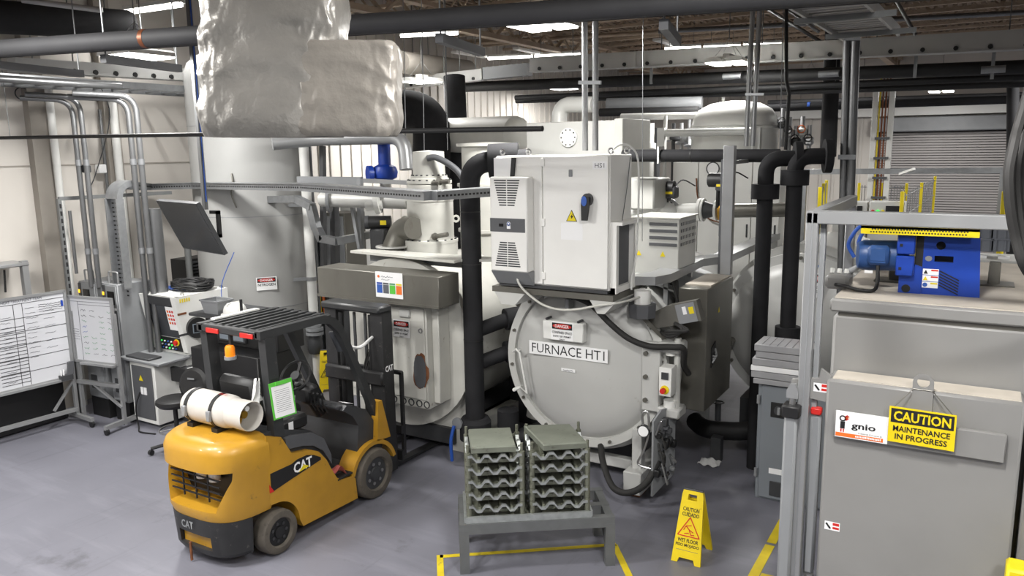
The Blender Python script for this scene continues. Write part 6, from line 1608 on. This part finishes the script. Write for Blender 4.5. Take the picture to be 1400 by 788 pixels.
for st, (u0, u1) in enumerate(((.09, .56), (.65, 1.14))):
    for k in range(5):
        tray(u0, u1, .05, .52, zz + k * th, th, 'casting tray, %s of the %s stack on the steel stand' % (('bottom one', 'second from the bottom', 'middle one', 'second from the top', 'top one')[k], ('left', 'right')[st]))
    t = thing('cover_plate', 'flat grey cover plate on the %s stack of trays%s' % (('left', 'right')[st], (', lying level', ', turned askew')[st]), 'plate', P((u0 + u1) / 2, .3, zz + 5 * th))
    w_ = u1 - u0; m = MB()
    zt_ = zz + 5 * th + .0
    poly = [(u0 + .03, .03), (u1 - .05, .03), (u1 - .06, .5), (u0 + .02, .5)] if st == 0 else [(u0 + .1, .02), (u1 - .0, .04), (u1 - .08, .52), (u0 - .02, .54)]
    m.loft([[P(x, y, zt_) for x, y in poly], [P(x, y, zt_ + .045) for x, y in poly], [P(u0 + w_ / 2 + (x - u0 - w_ / 2) * .96, .28 + (y - .28) * .96, zt_ + .055) for x, y in poly]])
    m.build('plate', 'cast_plate', t)
    for (u, v) in ((u0, .05), (u1, .05), (u0, .52), (u1, .52)):
        MB().cyl(P(u, v, zt_ - .01), P(u, v, zt_ + .07), .014, n=10).build('pin', 'cast', t)
# ================================================================== machinery behind the furnaces
t = thing('pale_box', 'large pale rectangular box with a round blank flange behind the electrical cabinet', 'cabinet', (-5.0, 10.4, 0))
MB().box(-5.68, -4.22, 10.0, 11.0, 0.0, 4.06, .01).build('body', 'grey_light', t)
MB().box(-4.32, -4.2, 9.98, 11.0, 2.5, 4.08, .008).build('edge_panel', 'cream', t)
c = gy(778, 188, 10.0); MB().cyl(c, c - YF * .03, .13, n=28).build('blank_flange', 'white_paint', t)
for k in range(10): q = c + V((.105 * math.cos(k * .628), -.03, .105 * math.sin(k * .628))); MB().cyl(q, q - YF * .012, .01, n=6).build('flange_bolt', 'charcoal', t)
t = thing('domed_vessel', 'grey vessel with a domed top behind the right furnace row', 'tank', (-3.6, 13.25, 0))
MB().lathe([(0, 1.6), (.69, 1.6), (.69, 3.95), (.72, 3.96), (.72, 4.0), (.69, 4.01), (.67, 4.14), (.58, 4.28), (.4, 4.37), (.15, 4.41), (0, 4.42)], (-3.6, 13.25, 0), n=44).build('shell', 'grey_light', t)
MB().cyl((-3.7, 12.9, 4.4), (-3.7, 12.9, 4.46), .02, n=8).build('lug', 'grey_light', t)
MB().pipe([gy(905, 182, 12.3), gy(1035, 180, 12.3)], .06, 14).build('front_pipe', 'grey_light', t)
for x in (905, 1035): c = gy(x, 182, 12.3); MB().box(c.x - .06, c.x + .06, c.y - .06, c.y + .06, c.z - .35, c.z + .08).build('post', 'grey_light', t)
# second furnace behind, right of the stainless box
t = thing('vacuum_furnace', 'second grey furnace standing right of the stainless box behind black pipes', 'furnace', (-1.85, 11.4, 0))
CX_, CZ_ = -1.85, 1.42
MB().cyl((CX_, 10.1, CZ_), (CX_, 13, CZ_), .95, n=56).build('vessel', 'furnace', t)
MB().lathe([(0, -.14), (.4, -.12), (.7, -.05), (.84, .02), (.86, .05), (.97, .05), (.97, .14), (0, .14)], (CX_, 9.95, CZ_), (0, 1, 0), 64).build('door', 'furnace', t)
MB().lathe([(.95, 0), (1.05, 0), (1.05, .1), (.95, .1)], (CX_, 10.4, CZ_), (0, 1, 0), 64, True).build('flange_ring', 'furnace', t)
MB().box(-2.5, -1.2, 9.9, 12.5, 0, .5).build('base', 'charcoal', t)
for k in range(12):
    a = k * .5236; q = V((CX_ + .92 * math.cos(a), 9.99, CZ_ + .92 * math.sin(a))); MB().cyl(q, q - YF * .03, .022, n=8).build('door_bolt', 'stainless_dull', t)
MB().cyl((-2.62, 9.7, 1.25), (-2.62, 9.85, 1.25), .05, n=12).build('latch', 'stainless_dull', t)
sg = thing('danger_sign', 'DANGER sign plate half hidden behind the black pipes at right', 'sign', gy(1113, 400, 9.7))
danger_sign(sg, gy(1111, 390, 9.84), XR, ZU, .2, .3, (('CONFINED', .1, .8), ('SPACE', .1, .6)))
plate(sg, 'warning_label', gy(1106, 413, 9.84), XR, ZU, .1, .08, 'yellow')
# black insulated pipes: horizontal header then two drops
t = thing('insulated_header', 'thick black insulated pipe running level to the two black drops at right', 'pipe', gy(865, 213, 9.3))
MB().cyl(gy(852, 213, 9.3), gy(1066, 213, 9.3), .075, n=20).build('header', 'foam_black', t)
MB().cyl(gy(945, 213, 9.3), gy(946, 213, 9.3), .078, n=20).build('joint', 'black', t)
MB().box(-3.42, -3.4, 9.2, 9.4, 3.5, 3.7).build('strap', 'white_paint', t)
def drop(px_, Y, ytop, ycollar, yend, r, label, yfoot=None, dirx=1):
    t = thing('insulated_drop', label, 'pipe', gy(px_ - 2, yend, Y), 'black insulated drops')
    top = gy(px_ + 1, ytop, Y); b = gy(px_ - 2, yend, Y); b.x = top.x
    MB().pipe([V((b.x, b.y, 0 if not yfoot else b.z)), top, top + V((.35, .12, 0))], r, 20, r * 2.0, 8).build('drop_pipe', 'foam_black', t)
    q = gy(px_ + 1, ycollar, Y); q.x = top.x
    MB().cyl(q - ZU * .08, q + ZU * .08, r * 1.75, n=20).build('collar', 'foam_black', t)
    MB().cyl(top + V((.27, .09, 0)), top + V((.34, .115, 0)), r * 2.1, n=24).build('elbow_flange', 'foam_black', t)
    if yfoot: MB().cyl((top.x, b.y, b.z - .1), (top.x, b.y, b.z + .12), r * 1.6, n=20).build('foot_sleeve', 'foam_black', t)
    return t
drop(1047, 8.9, 217, 262, 520, .085, 'left black insulated drop pipe with a fat collar')
drop(1087, 8.9, 214, 243, 462, .085, 'right black insulated drop pipe with a fat collar', True)
# grey post in front of the valves
t = thing('channel_post', 'pale steel channel post standing in front of the valves', 'post', (-2.37, 8.6, 2.3))
MB().box(-2.44, -2.32, 8.57, 8.66, 2.3, 3.7, .005).build('post', 'alu', t)
MB().box(-2.42, -2.34, 8.66, 9.26, 3.5, 3.54).build('header_arm', 'alu', t)
MB().box(-2.47, -2.44, 8.6, 8.66, 2.3, 3.55).build('cable_rail', 'dark_grey', t)
# white process pipe with valves
t = thing('process_pipe', 'white process pipe with flanges behind the electrical cabinet', 'pipe', gy(865, 288, 10.2))
MB().cyl(gy(860, 289, 10.2), gy(955, 287, 10.2), .085, n=20).build('pipe', 'white_paint', t)
MB().ball(gy(912, 290, 10.1), .13).build('tee', 'white_paint', t)
c = gy(912, 288, 10.15); MB().lathe([(.13, 0), (.17, 0), (.17, .03), (.13, .03)], c, (0, 1, 0), 24, True).build('tee_flange', 'steel', t)
a, b = gy(955, 287, 10.2), gy(978, 288, 10.2)
MB().cyl(a, a + XR * .04, .15, n=22).cyl(a + XR * .05, a + XR * .08, .15, n=22).build('flange', 'white_paint', t)
MB().cyl(a + XR * .08, b, .12, .075, 20).build('reducer', 'charcoal', t)
for k in (0, .06, .12): MB().cyl(b + XR * k, b + XR * (k + .03), .13, n=22).build('valve_flange', 'white_paint' if k != .06 else 'brass', t)
MB().cyl(b + XR * .15, gy(1075, 287, 10.2), .09, n=18).build('wrapped_pipe', 'stainless_dull', t)
def actuator(c, label):
    t = thing('valve_actuator', label, 'actuator', c - ZU * .2)
    MB().cyl(c - ZU * .28, c, .025, n=10).build('stem', 'black', t)
    MB().cyl(c - V((.12, 0, -.08)), c + V((.1, 0, .08)), .09, n=20).build('motor', 'black', t)
    MB().box(c.x - .02, c.x + .14, c.y - .08, c.y + .08, c.z - .06, c.z + .1, .02).build('housing', 'charcoal', t)
    MB().cyl(c + V((-.13, -.01, .08)), c + V((-.12, -.01, .08)), .07, n=18).build('end_cap', 'dark_grey', t)
    MB().tube([c + V((.1, 0, .1)), c + V((.2, .05, .18)), c + V((.35, .1, .1))], .01, 6, 4).build('cable', 'black', t)
    MB().box(c.x - .0, c.x + .1, c.y - .085, c.y - .08, c.z, c.z + .03).build('label', 'yellow', t)
MB().cyl((-3.5, 10.2, 0), (-3.5, 10.2, 2.8), .04, n=10).build('pipe_stand', 'mid_grey', t)
actuator(gy(912, 265, 10.1), 'black valve actuator on the white process pipe')
actuator(gy(982, 255, 10.1), 'second black valve actuator at the right end of the process pipe')
# white panels of the rear control room
t = thing('rear_cabinets', 'row of white cabinets behind the valves', 'cabinet', (-3.5, 12.4, 0))
for k in range(4):
    x = -4.3 + k * .42; MB().box(x, x + .41, 12.3, 12.7, 1.2, 3.45, .006).build('door', 'white_paint', t)
    MB().box(x + .35, x + .37, 12.28, 12.3, 2.3, 2.5).build('handle', 'charcoal', t)
MB().cyl((-3.65, 12.28, 3.35), (-3.65, 12.3, 3.35), .1, n=22).build('gauge', 'sign_white', t)
MB().lathe([(.09, 0), (.105, 0), (.105, .02), (.09, .02)], (-3.65, 12.27, 3.35), (0, 1, 0), 22, True).build('gauge_rim', 'charcoal', t)
MB().tube([(-3.9, 12.25, 3.2), (-3.85, 12.2, 2.9), (-3.7, 12.2, 2.6), (-3.4, 12.2, 2.5)], .012, 6, 5).build('cable', 'rust', t)
# ventilated transformer box
t = thing('ventilated_box', 'pale box with rows of vent slots behind the electrical cabinet', 'box', (-3.05, 8.3, 2.33))
MB().box(-3.36, -2.82, 8.3, 8.9, 2.3, 2.92, .008).build('body', 'grey_light', t)
MB().box(-3.38, -2.8, 8.28, 8.92, 2.92, 2.935).build('lid', 'cream', t)
for j in range(4):
    MB().box(-2.82, -2.815, 8.36, 8.86, 2.84 - j * .075, 2.875 - j * .075).build('vent_band', 'dark_grey', t)
    for k in range(9): MB().box(-2.817, -2.812, 8.4 + k * .052, 8.41 + k * .052, 2.84 - j * .075, 2.875 - j * .075).build('vent_bar', 'grey_light', t)
    MB().box(-3.16, -2.84, 8.295, 8.3, 2.84 - j * .075, 2.875 - j * .075).build('vent_band', 'dark_grey', t)
for x in (-3.28, -3.0): MB().prism([(-.03, 0), (.03, 0), (0, .06)], (x, 8.297, 2.5), XR, ZU, V((0, .002, 0))).build('warning_triangle', 'yellow', t)
# trough rail
t = thing('trough_rail', 'flat steel trough rail running back from the electrical cabinet', 'rail', (-2.9, 7.8, 2.3))
MB().prism([(-3.08, 7.62), (-2.86, 7.7), (-2.78, 7.95), (-2.82, 9.2), (-2.62, 9.6), (-2.62, 12.4), (-2.84, 12.4), (-2.84, 9.7), (-3.04, 9.3), (-3.02, 8.0), (-3.1, 7.9)], (0, 0, 2.28), XR, YF, V((0, 0, .09))).build('trough', 'alu', t)
for y in (8.2, 9.0, 10.5): MB().box(-2.95, -2.9, y, y + .05, 1.9, 2.28).build('post', 'alu', t)
t = thing('sheet_cowl', 'bent bright sheet cowl between the vessel and the stainless box', 'cowl', (-2.8, 8.6, 2.0))
MB().loft([[V((-3.2, 8.2, 2.24)), V((-2.75, 8.2, 2.1)), V((-2.74, 8.2, 2.12)), V((-3.2, 8.2, 2.26))], [V((-3.2, 9.6, 2.24)), V((-2.75, 9.6, 2.1)), V((-2.74, 9.6, 2.12)), V((-3.2, 9.6, 2.26))]]).build('sheet', 'alu', t)
for k in range(3): MB().tube([(-2.9 + k * .03, 8.3, 2.2), (-2.8 + k * .02, 8.1, 2.25), (-2.7, 8.0, 2.0 - k * .05), (-2.66, 8.2, 1.8)], .016, 7, 5).build('cable', 'rubber', t)
# vertical pipes, pumps behind the left furnace
t = thing('blue_pump', 'blue vertical motor pump behind the white pump column', 'pump', at(525, 245, 11.5))
c = at(526, 228, 11.5)
MB().cyl(c + ZU * .02, c + ZU * .32, .09, n=16).build('motor', 'blue', t)
MB().lathe([(.05, -.26), (.09, -.2), (.17, -.16), (.19, -.08), (.16, 0), (.1, .03)], c, n=18).build('volute', 'blue', t)
MB().cyl(c - ZU * .4, c - ZU * .24, .08, n=14).build('foot', 'grey_light', t)
MB().cyl(c + ZU * .32, c + ZU * .45, .05, n=12).build('cap', 'blue', t)
MB().cyl(c + V((-.12, -.14, -.1)), c + V((-.16, -.2, -.1)), .12, n=20).build('side_cover', 'blue', t)
t = thing('black_pump', 'black motor with a yellow plate below the cable tray', 'motor', at(520, 305, 10.5))
c = at(520, 304, 10.5); MB().cyl(c - _r0 * .16, c + _r0 * .14, .085, n=20).build('motor', 'black', t); MB().cyl(c - _r0 * .2, c - _r0 * .15, .09, n=20).build('fan_cover', 'charcoal', t)
q = c - V((_f.x, _f.y, 0)).normalized() * .086 + _r0 * .05; plate(t, 'type_plate', q, _r0, ZU, .08, .06, 'yellow')
MB().box(c.x - .12, c.x + .12, c.y - .1, c.y + .1, c.z - .4, c.z - .08, .02).build('base', 'charcoal', t)
t = thing('grey_elbow', 'grey ribbed elbow left of the white pump column', 'pipe', at(550, 330, 10.2))
MB().pipe([at(535, 345, 10.2), at(548, 312, 10.2), at(566, 312, 9.9)], .14, 18, .2).build('elbow', 'stainless_dull', t)
for y in (338, 344): c = at(537, y, 10.2); MB().cyl(c, c + ZU * .02, .22, n=20).build('flange', 'grey_light', t)
t = thing('cross_pipe', 'grey flanged pipe running behind the white pump column', 'pipe', at(440, 275, 11))
MB().cyl(at(440, 273, 11), at(560, 276, 10.4), .1, n=18).build('pipe', 'grey_light', t)
for x in (450, 520): c = at(x, 274, 11 - (x - 440) * .005); MB().cyl(c - _r0 * .02, c + _r0 * .02, .17, n=20).build('flange', 'mid_grey', t)
MB().cyl(at(500, 283, 9.9), at(522, 280, 9.9), .055, n=14).cyl(at(512, 278, 9.9), at(518, 277, 9.9), .14, n=18).build('stub', 'grey_light', t)
# frame posts behind
t = thing('service_gantry', 'dark steel service frame behind the white pump column', 'frame', at(440, 400, 11.5))
for x, y0, y1, d, w in ((441, 200, 400, 11.6, .07), (457, 270, 400, 11.8, .1), (492, 245, 345, 11.2, .07)): MB().bar(at(x + 2, y1, d), at(x, y0, d), w, w).build('post', 'charcoal' if x != 492 else 'mid_grey', t)
MB().bar(at(408, 247, 11.6), at(495, 248, 11.4), .1, .12).build('beam', 'mid_grey', t)
MB().bar(at(495, 247, 11.4), at(560, 250, 11), .04, .06).build('beam', 'alu', t)
MB().bar(at(480, 272, 11), at(492, 340, 11), .05, .05).build('brace', 'mid_grey', t)
for i, (x, y0, y1, w, h, d, lab) in enumerate(((425, 300, 415, .55, 1.6, 13.5, 'tall slate blue cabinet right of the tank'), (462, 290, 400, .45, 1.5, 13.0, 'tall grey cabinet behind the dark service frame'), (482, 268, 360, .45, 1.3, 13.6, 'pale cabinet with a small yellow label behind the service frame'))):
    c = at(x, y1, d); zt_ = at(x, y0, d).z
    t = thing('rear_cabinet', lab, 'cabinet', (c.x, c.y, 0))
    MB().box(c.x - w / 2, c.x + w / 2, c.y, c.y + .5, 0, zt_, .01).build('body', ('panel_grey', 'stainless_dull', 'white_paint')[i], t)
    MB().box(c.x - w / 2 + .02, c.x + w / 2 - .02, c.y - .015, c.y, .1, zt_ - .05, .004).build('door', ('panel_grey', 'mid_grey', 'white_paint')[i], t)
    if i == 2: plate(t, 'label', (c.x + .08, c.y - .016, zt_ - .35), XR, ZU, .06, .06, 'yellow')
# wrapped lying vessel and white pipes in the far middle
t = thing('lying_vessel', 'pale lying vessel behind the upright black duct', 'tank', at(660, 185, 15))
MB().cyl(at(560, 186, 16.2), at(705, 184, 14.2), .33, n=28).build('shell', 'cream', t)
MB().lathe([(.33, 0), (.3, .1), (.2, .18), (0, .2)], at(705, 184, 14.2), at(705, 184, 14.2) - at(560, 186, 16.2), 28).build('end_cap', 'cream', t)
solo(MB().pipe([at(765, 182, 11.2), at(765, 143, 11.2), at(812, 143, 10.9)], .11, 18, .26), 'white_bend_pipe', 'grey_light', 'pale pipe with a bend above the large pale box', 'pipe')
solo(MB().cyl(at(850, 160, 14), at(960, 158, 13), .06, n=14), 'white_pipe', 'white_paint', 'thin white pipe left of the domed vessel', 'pipe')
solo(MB().cyl(at(830, 143, 15), at(960, 141, 14.4), .12, n=18), 'silver_pipe', 'mid_grey', 'silver clad pipe high left of the domed vessel', 'pipe')
solo(MB().cyl(at(820, 154, 14.5), at(955, 151, 13.8), .075, n=14), 'black_header', 'pipe_black', 'black pipe under the silver clad pipe', 'pipe')
rng = random.Random(21)
for i in range(9):
    x = 855 + i * 11; d = 14 + rng.uniform(-1, 1.5); y0, y1 = rng.uniform(150, 175), rng.uniform(205, 235)
    solo(MB().cyl(V((at(x, y0, d).x, at(x, y0, d).y, 0)), at(x, y0, d), rng.choice((.03, .05, .08)), n=10).cyl(at(x, (y0 + y1) / 2 + 4, d), at(x, (y0 + y1) / 2 - 4, d), .11, n=12), 'service_pipe', rng.choice(('white_paint', 'alu', 'grey_light', 'charcoal')), 'upright service pipe with a flange, %s from the left between cabinet and domed vessel' % ('first', 'second', 'third', 'fourth', 'fifth', 'sixth', 'seventh', 'eighth', 'ninth')[i], 'pipe', 'service pipes left of the domed vessel')
solo(MB().box(-4.1, -3.6, 9.6, 10.2, 2.9, 3.3, .02), 'pale_housing', 'grey_light', 'pale housing right of the electrical cabinet behind the wires', 'box')
for i in range(5):
    c = at(1070 + i * 9, 170 + (i * 37) % 25, 12.5); t = thing('valve_cluster', 'valve with handwheel, %s from the left between domed vessel and black upright pipe' % ('first', 'second', 'third', 'fourth', 'fifth')[i], 'valve', c - ZU * .2, 'valves right of the domed vessel')
    MB().cyl(c - ZU * .35, c + ZU * .25, .035, n=10).build('pipe', 'alu', t); MB().cbox(c, (.14, .12, .14), .03).build('body', ('charcoal', 'steel', 'black', 'grey_light', 'steel')[i], t)
    MB().lathe([(.05, -.008), (.065, 0), (.05, .008)], c + V((.0, -.1, .05)), (0, 1, 0), 16, True).build('handwheel', ('charcoal', 'charcoal', 'black', 'sticker_orange', 'charcoal')[i], t)

# ================================================================== far right: fences, column, crates
def at_y(px_, z, Y):
    p = gy(px_, 250, Y); return V((p.x, Y, z))
t = thing('conductor_column', 'white twin column with copper conductor bars in front of the roll-up door', 'column', at_y(1205, 0, 18))
for x in (1190, 1212):
    p = at_y(x, 0, 18); MB().box(p.x - .05, p.x + .05, 17.95, 18.1, 0, 4.9, .006).build('column', 'white_paint', t)
for k in range(4):
    p = at_y(1196 + k * 4.2, 0, 18); MB().box(p.x - .015, p.x + .015, 17.96, 17.99, 1.2, 5.0).build('conductor_bar', ('yellow_paint', 'copper_bar', 'copper_bar', 'copper_bar')[k], t)
for z in (1.5, 2.2, 2.6, 3.0, 3.4, 3.8):
    a, b = at_y(1192, z, 17.9), at_y(1212, z, 17.9); MB().bar(a, b, .04, .05).build('insulator', 'dark_grey', t)
t = thing('pale_rail', 'pale overhead rail crossing in front of the roll-up door', 'rail', gy(1090, 236, 16))
MB().bar(gy(1090, 235, 16), gy(1392, 233, 16), .08, .1).build('rail', 'galv', t)
for x in (1100, 1372): p = gy(x, 235, 16); MB().box(p.x - .05, p.x + .05, 15.95, 16.05, 0, p.z).build('post', 'galv', t)
p = gy(1230, 238, 15.8); MB().bar(p, gy(1250, 231, 15.6), .05, .04).build('trolley', 'white_paint', t)
def fence(px0, px1, Y0, Y1, ytop, label):
    ztop = gy(px0, ytop, Y0).z
    p0, p1 = at_y(px0, 0, Y0), at_y(px1, 0, Y1); t = thing('safety_fence', label, 'fence', p0, 'safety fences')
    d = p1 - p0
    for f in (0, .5, 1):
        q = p0 + d * f; MB().box(q.x - .03, q.x + .03, q.y - .03, q.y + .03, 0, ztop, .005).build('post', 'yellow', t)
    m0 = None
    for k in range(1, 16):
        q = p0 + d * (k / 16); MB().cyl((q.x, q.y, .2), (q.x, q.y, ztop - .05), .008, n=4).build('mesh_wire', 'galv', t)
    for k in range(8):
        z = .3 + k * (ztop - .4) / 7; MB().tube([p0 + ZU * z, p1 + ZU * z], .008, 4).build('mesh_wire', 'galv', t)
fence(1122, 1130, 15, 18, 256, 'mesh safety fence with yellow posts beside the tall grey conduits')
fence(1235, 1278, 15, 22, 262, 'mesh safety fence with yellow posts receding in front of the roll-up door')
fence(1175, 1240, 20, 20, 250, 'mesh safety fence behind the white twin column')
fence(1374, 1378, 14, 17, 262, 'mesh safety fence with yellow posts at the far right')
for i, (x, Y) in enumerate(((1164, 15), (1215, 15))):
    c = at_y(x, 0, Y); zt_ = gy(x, 276, Y).z; t = thing('operator_terminal', ('grey operator panel with a dark screen beside the tall conduits', 'grey operator panel with red and green lamps right of the white twin column')[i], 'control panel', c)
    MB().box(c.x - .28, c.x + .28, Y, Y + .3, 0, zt_, .01).build('body', 'grey_light', t); MB().box(c.x - .02, c.x + .2, Y - .01, Y, zt_ - .32, zt_ - .07).build('screen', 'screen', t)
    for k, mt in enumerate(('red', 'lamp_green', 'yellow')): MB().cyl((c.x - .22 + k * .08, Y - .03, zt_ - .17), (c.x - .22 + k * .08, Y, zt_ - .17), .03, n=10).build('button', mt, t)
for i, x in enumerate((1336, 1358)):
    for j in range(2):
        c = gy(x + 9, 343 - j * 17, 11.5); t = thing('plastic_crate', 'grey plastic crate, %s of the %s pile right of the blue drive' % (('lower', 'upper')[j], ('left', 'right')[i]), 'crate', c, 'grey plastic crates')
        MB().box(c.x - .1, c.x + .1, 11.4, 11.7, c.z, c.z + .165, .006).build('tub', 'crate', t)
        MB().box(c.x - .104, c.x + .104, 11.39, 11.71, c.z + .14, c.z + .165, .003).build('rim', 'crate', t)
        for k in (-.05, .05): MB().box(c.x + k - .008, c.x + k + .008, 11.385, 11.4, c.z + .01, c.z + .14).build('rib', 'crate', t)
c = gy(1357, 348, 11.5)
t = thing('crate_bench', 'pale bench carrying the grey plastic crates', 'bench', (c.x, 11.5, 0))
MB().box(c.x - .5, c.x + .8, 11.2, 11.9, c.z - .09, c.z - .035, .006).build('top', 'grey_light', t)
for k in (-.45, .75): MB().box(c.x + k - .04, c.x + k + .04, 11.3, 11.8, 0, c.z - .09).build('leg', 'grey_light', t)
for k in (-.12, .12): MB().box(c.x + k - .06, c.x + k + .06, 11.35, 11.42, c.z - .035, c.z - .0).build('label_block', 'paper', t)
# dark ducting at far right edge
solo(MB().cyl(at(1385, 90, 13), at(1384, 380, 13), .09, n=16), 'black_duct', 'foam_black', 'upright black pipe right of the roll-up door', 'duct')

# small pipework between the pump column and the electrical cabinet
solo(MB().pipe([(-5.0, 8.4, 2.78), (-4.86, 8.3, 2.78), (-4.78, 8.2, 2.95), (-4.5, 8.2, 2.98)], .035, 12, .08), 'white_offset_pipe', 'white_paint', 'thin white pipe with an offset left of the electrical cabinet', 'pipe')
t = thing('blank_flange_stub', 'dark flanged stub left of the electrical cabinet above the platform', 'flange', (-4.75, 8.1, 2.4))
for k, r in ((0, .17), (.05, .17), (.1, .11)): MB().cyl((-4.75, 8.1, 2.5 + k), (-4.72, 8.08, 2.54 + k), r, n=22).build('disc', 'dark_grey', t)
for k in range(10): MB().cyl((-4.75 + .14 * math.cos(k * .628), 8.1 + .14 * math.sin(k * .628), 2.56), (-4.75 + .14 * math.cos(k * .628), 8.1 + .14 * math.sin(k * .628), 2.61), .012, n=6).build('bolt', 'steel', t)
t = thing('service_cabinet', 'dark service unit between the pump columns and the electrical cabinet', 'cabinet', (-5.1, 9.0, 0))
MB().box(-5.45, -4.75, 8.9, 9.5, 2.3, 3.3, .02).build('body', 'dark_grey', t)
MB().box(-5.4, -4.8, 8.88, 8.9, 2.4, 2.75).build('panel', 'charcoal', t)
for k in range(4): MB().tube([(-5.3 + k * .14, 8.85, 2.35), (-5.28 + k * .14, 8.8, 2.7), (-5.2 + k * .1, 8.82, 3.1)], .02, 7, 4).build('hose', ('rubber', 'alu', 'rubber', 'steel')[k], t)
MB().box(-5.4, -4.8, 8.95, 9.4, 0, 2.3).build('support', 'charcoal', t)
for i in range(2):
    solo(MB().tube([gy(1168 + i * 18, 352, 6.4), gy(1160 + i * 14, 335, 6.4), gy(1168 + i * 12, 318, 6.4), gy(1180 + i * 8, 306 + i * 12, 6.4)], .014, 8, 6), 'blue_hose', 'blue_cable', ('left', 'right')[i] + ' blue hose arching behind the chamber furnace frame', 'hose')
solo(MB().tube([gy(1104, 388, 9.2), gy(1112, 372, 9.2), gy(1116, 362, 9.2)], .03, 8, 4), 'blue_hose', 'blue_cable', 'thick blue hose beside the right black drop pipe', 'hose')

# ================================================================== small things
c = gy(1376, 771, 4.8)
t = thing('yellow_bollard', 'yellow guard bollard at the lower right corner in front of the chamber furnace', 'bollard', (c.x + .12, 4.85, 0))
MB().box(c.x, c.x + .25, 4.74, 4.9, 0.02, c.z, .015).build('post', 'yellow', t)
MB().box(c.x - .03, c.x + .28, 4.71, 4.93, 0, .02).build('foot_plate', 'yellow', t)
for i, (x, y, X, w, mt, lab) in enumerate(((138, 231, -11.42, .13, 'sign_white', 'small white junction box on a conduit between the conduit pairs'), (118, 231, -10.46, .1, 'charcoal', 'small dark box on the left conduit pair'))):
    c = gx(x, y, X); t = thing('junction_box', lab, 'box', c)
    MB().cbox(c, (w * .8, w, w), .012).build('box', mt, t)
    MB().cyl(c + V((w * .4, 0, 0)), c + V((w * .45, 0, 0)), w * .3, n=12).build('cover', mt, t)
solo(MB().tube([gx(134, 110, -11.2), gx(150, 160, -11.2), gx(130, 240, -11.2), gx(118, 262, -11.2)], .008, 5, 5), 'loose_wire', 'charcoal', 'loose thin wire hanging across the left wall', 'wire')
c = gx(30, 128, -11.5)
solo(MB().lathe([(.075, -.008), (.09, 0), (.075, .008)], c, (1, -.3, 0), 20, True), 'wire_ring', 'charcoal', 'small ring of wire hanging on the wall at upper left', 'wire')
b = gz(409, 522); q = V((b.x, b.y, 0))
t = thing('strut_post', 'slim silver strut post standing behind the steering wheel', 'post', q)
MB().box(q.x - .03, q.x + .03, q.y - .03, q.y + .03, .02, 1.7, .005).build('post', 'galv', t)
MB().box(q.x - .09, q.x + .09, q.y - .09, q.y + .09, 0, .02).build('foot', 'galv', t)
for i, (mt, lab) in enumerate((('yellow', 'yellow hose looped right of the tank riser'), ('sticker_orange', 'orange hose looped right of the tank riser'), ('rubber', 'black hose looped right of the tank riser'))):
    a = at(420 + i * 6, 378 + i * 6, 12.6)
    solo(MB().tube([a, a + V((.06, 0, -.12)), a + V((.16, .05, -.05)), a + V((.22, .02, -.25)), V((a.x + .25, a.y, a.z - .6))], .022, 7, 6), 'service_hose', mt, lab, 'hose')
t = thing('hose_stand', 'dark slatted stand behind the forklift guard, right of the tank riser', 'stand', at(425, 470, 12.9))
c = at(425, 430, 12.9)
for k in range(6): MB().bar(V((c.x - .35, c.y, 1.0 + k * .08)), V((c.x + .35, c.y + .1, 1.0 + k * .08)), .05, .03).build('slat', 'black', t)
for s in (-.33, .33): MB().bar(V((c.x + s, c.y + .03, 0)), V((c.x + s, c.y + .03, 1.45)), .05, .05).build('post', 'black', t)

t = thing('low_pipework', 'dark low pipe with valves and a gauge in the shadow below the stainless box', 'pipe', (-2.2, 9.2, 0))
MB().pipe([(-2.9, 9.3, .3), (-2.7, 9.05, .3), (-2.2, 9.1, .34), (-1.9, 9.6, .34)], .11, 18, .25).build('pipe', 'pipe_black', t)
for x, y in ((-2.5, 8.9), (-2.05, 9.35)):
    MB().box(x - .06, x + .06, y - .06, y + .06, 0, .3).build('support', 'charcoal', t)
    MB().cyl((x, y, .5), (x, y, .72), .035, n=10).build('valve_stem', 'charcoal', t)
    MB().lathe([(.06, -.008), (.075, 0), (.06, .008)], (x, y, .72), (0, 0, 1), 16, True).build('handwheel', 'black', t)
MB().cyl((-2.1, 9.1, .78), (-2.1, 9.06, .78), .06, n=18).build('gauge_case', 'charcoal', t)
MB().cyl((-2.1, 9.06, .78), (-2.1, 9.055, .78), .05, n=18).build('gauge_dial', 'mid_grey', t)
MB().cyl((-2.1, 9.08, .5), (-2.1, 9.08, .74), .02, n=8).build('gauge_stem', 'brass', t)
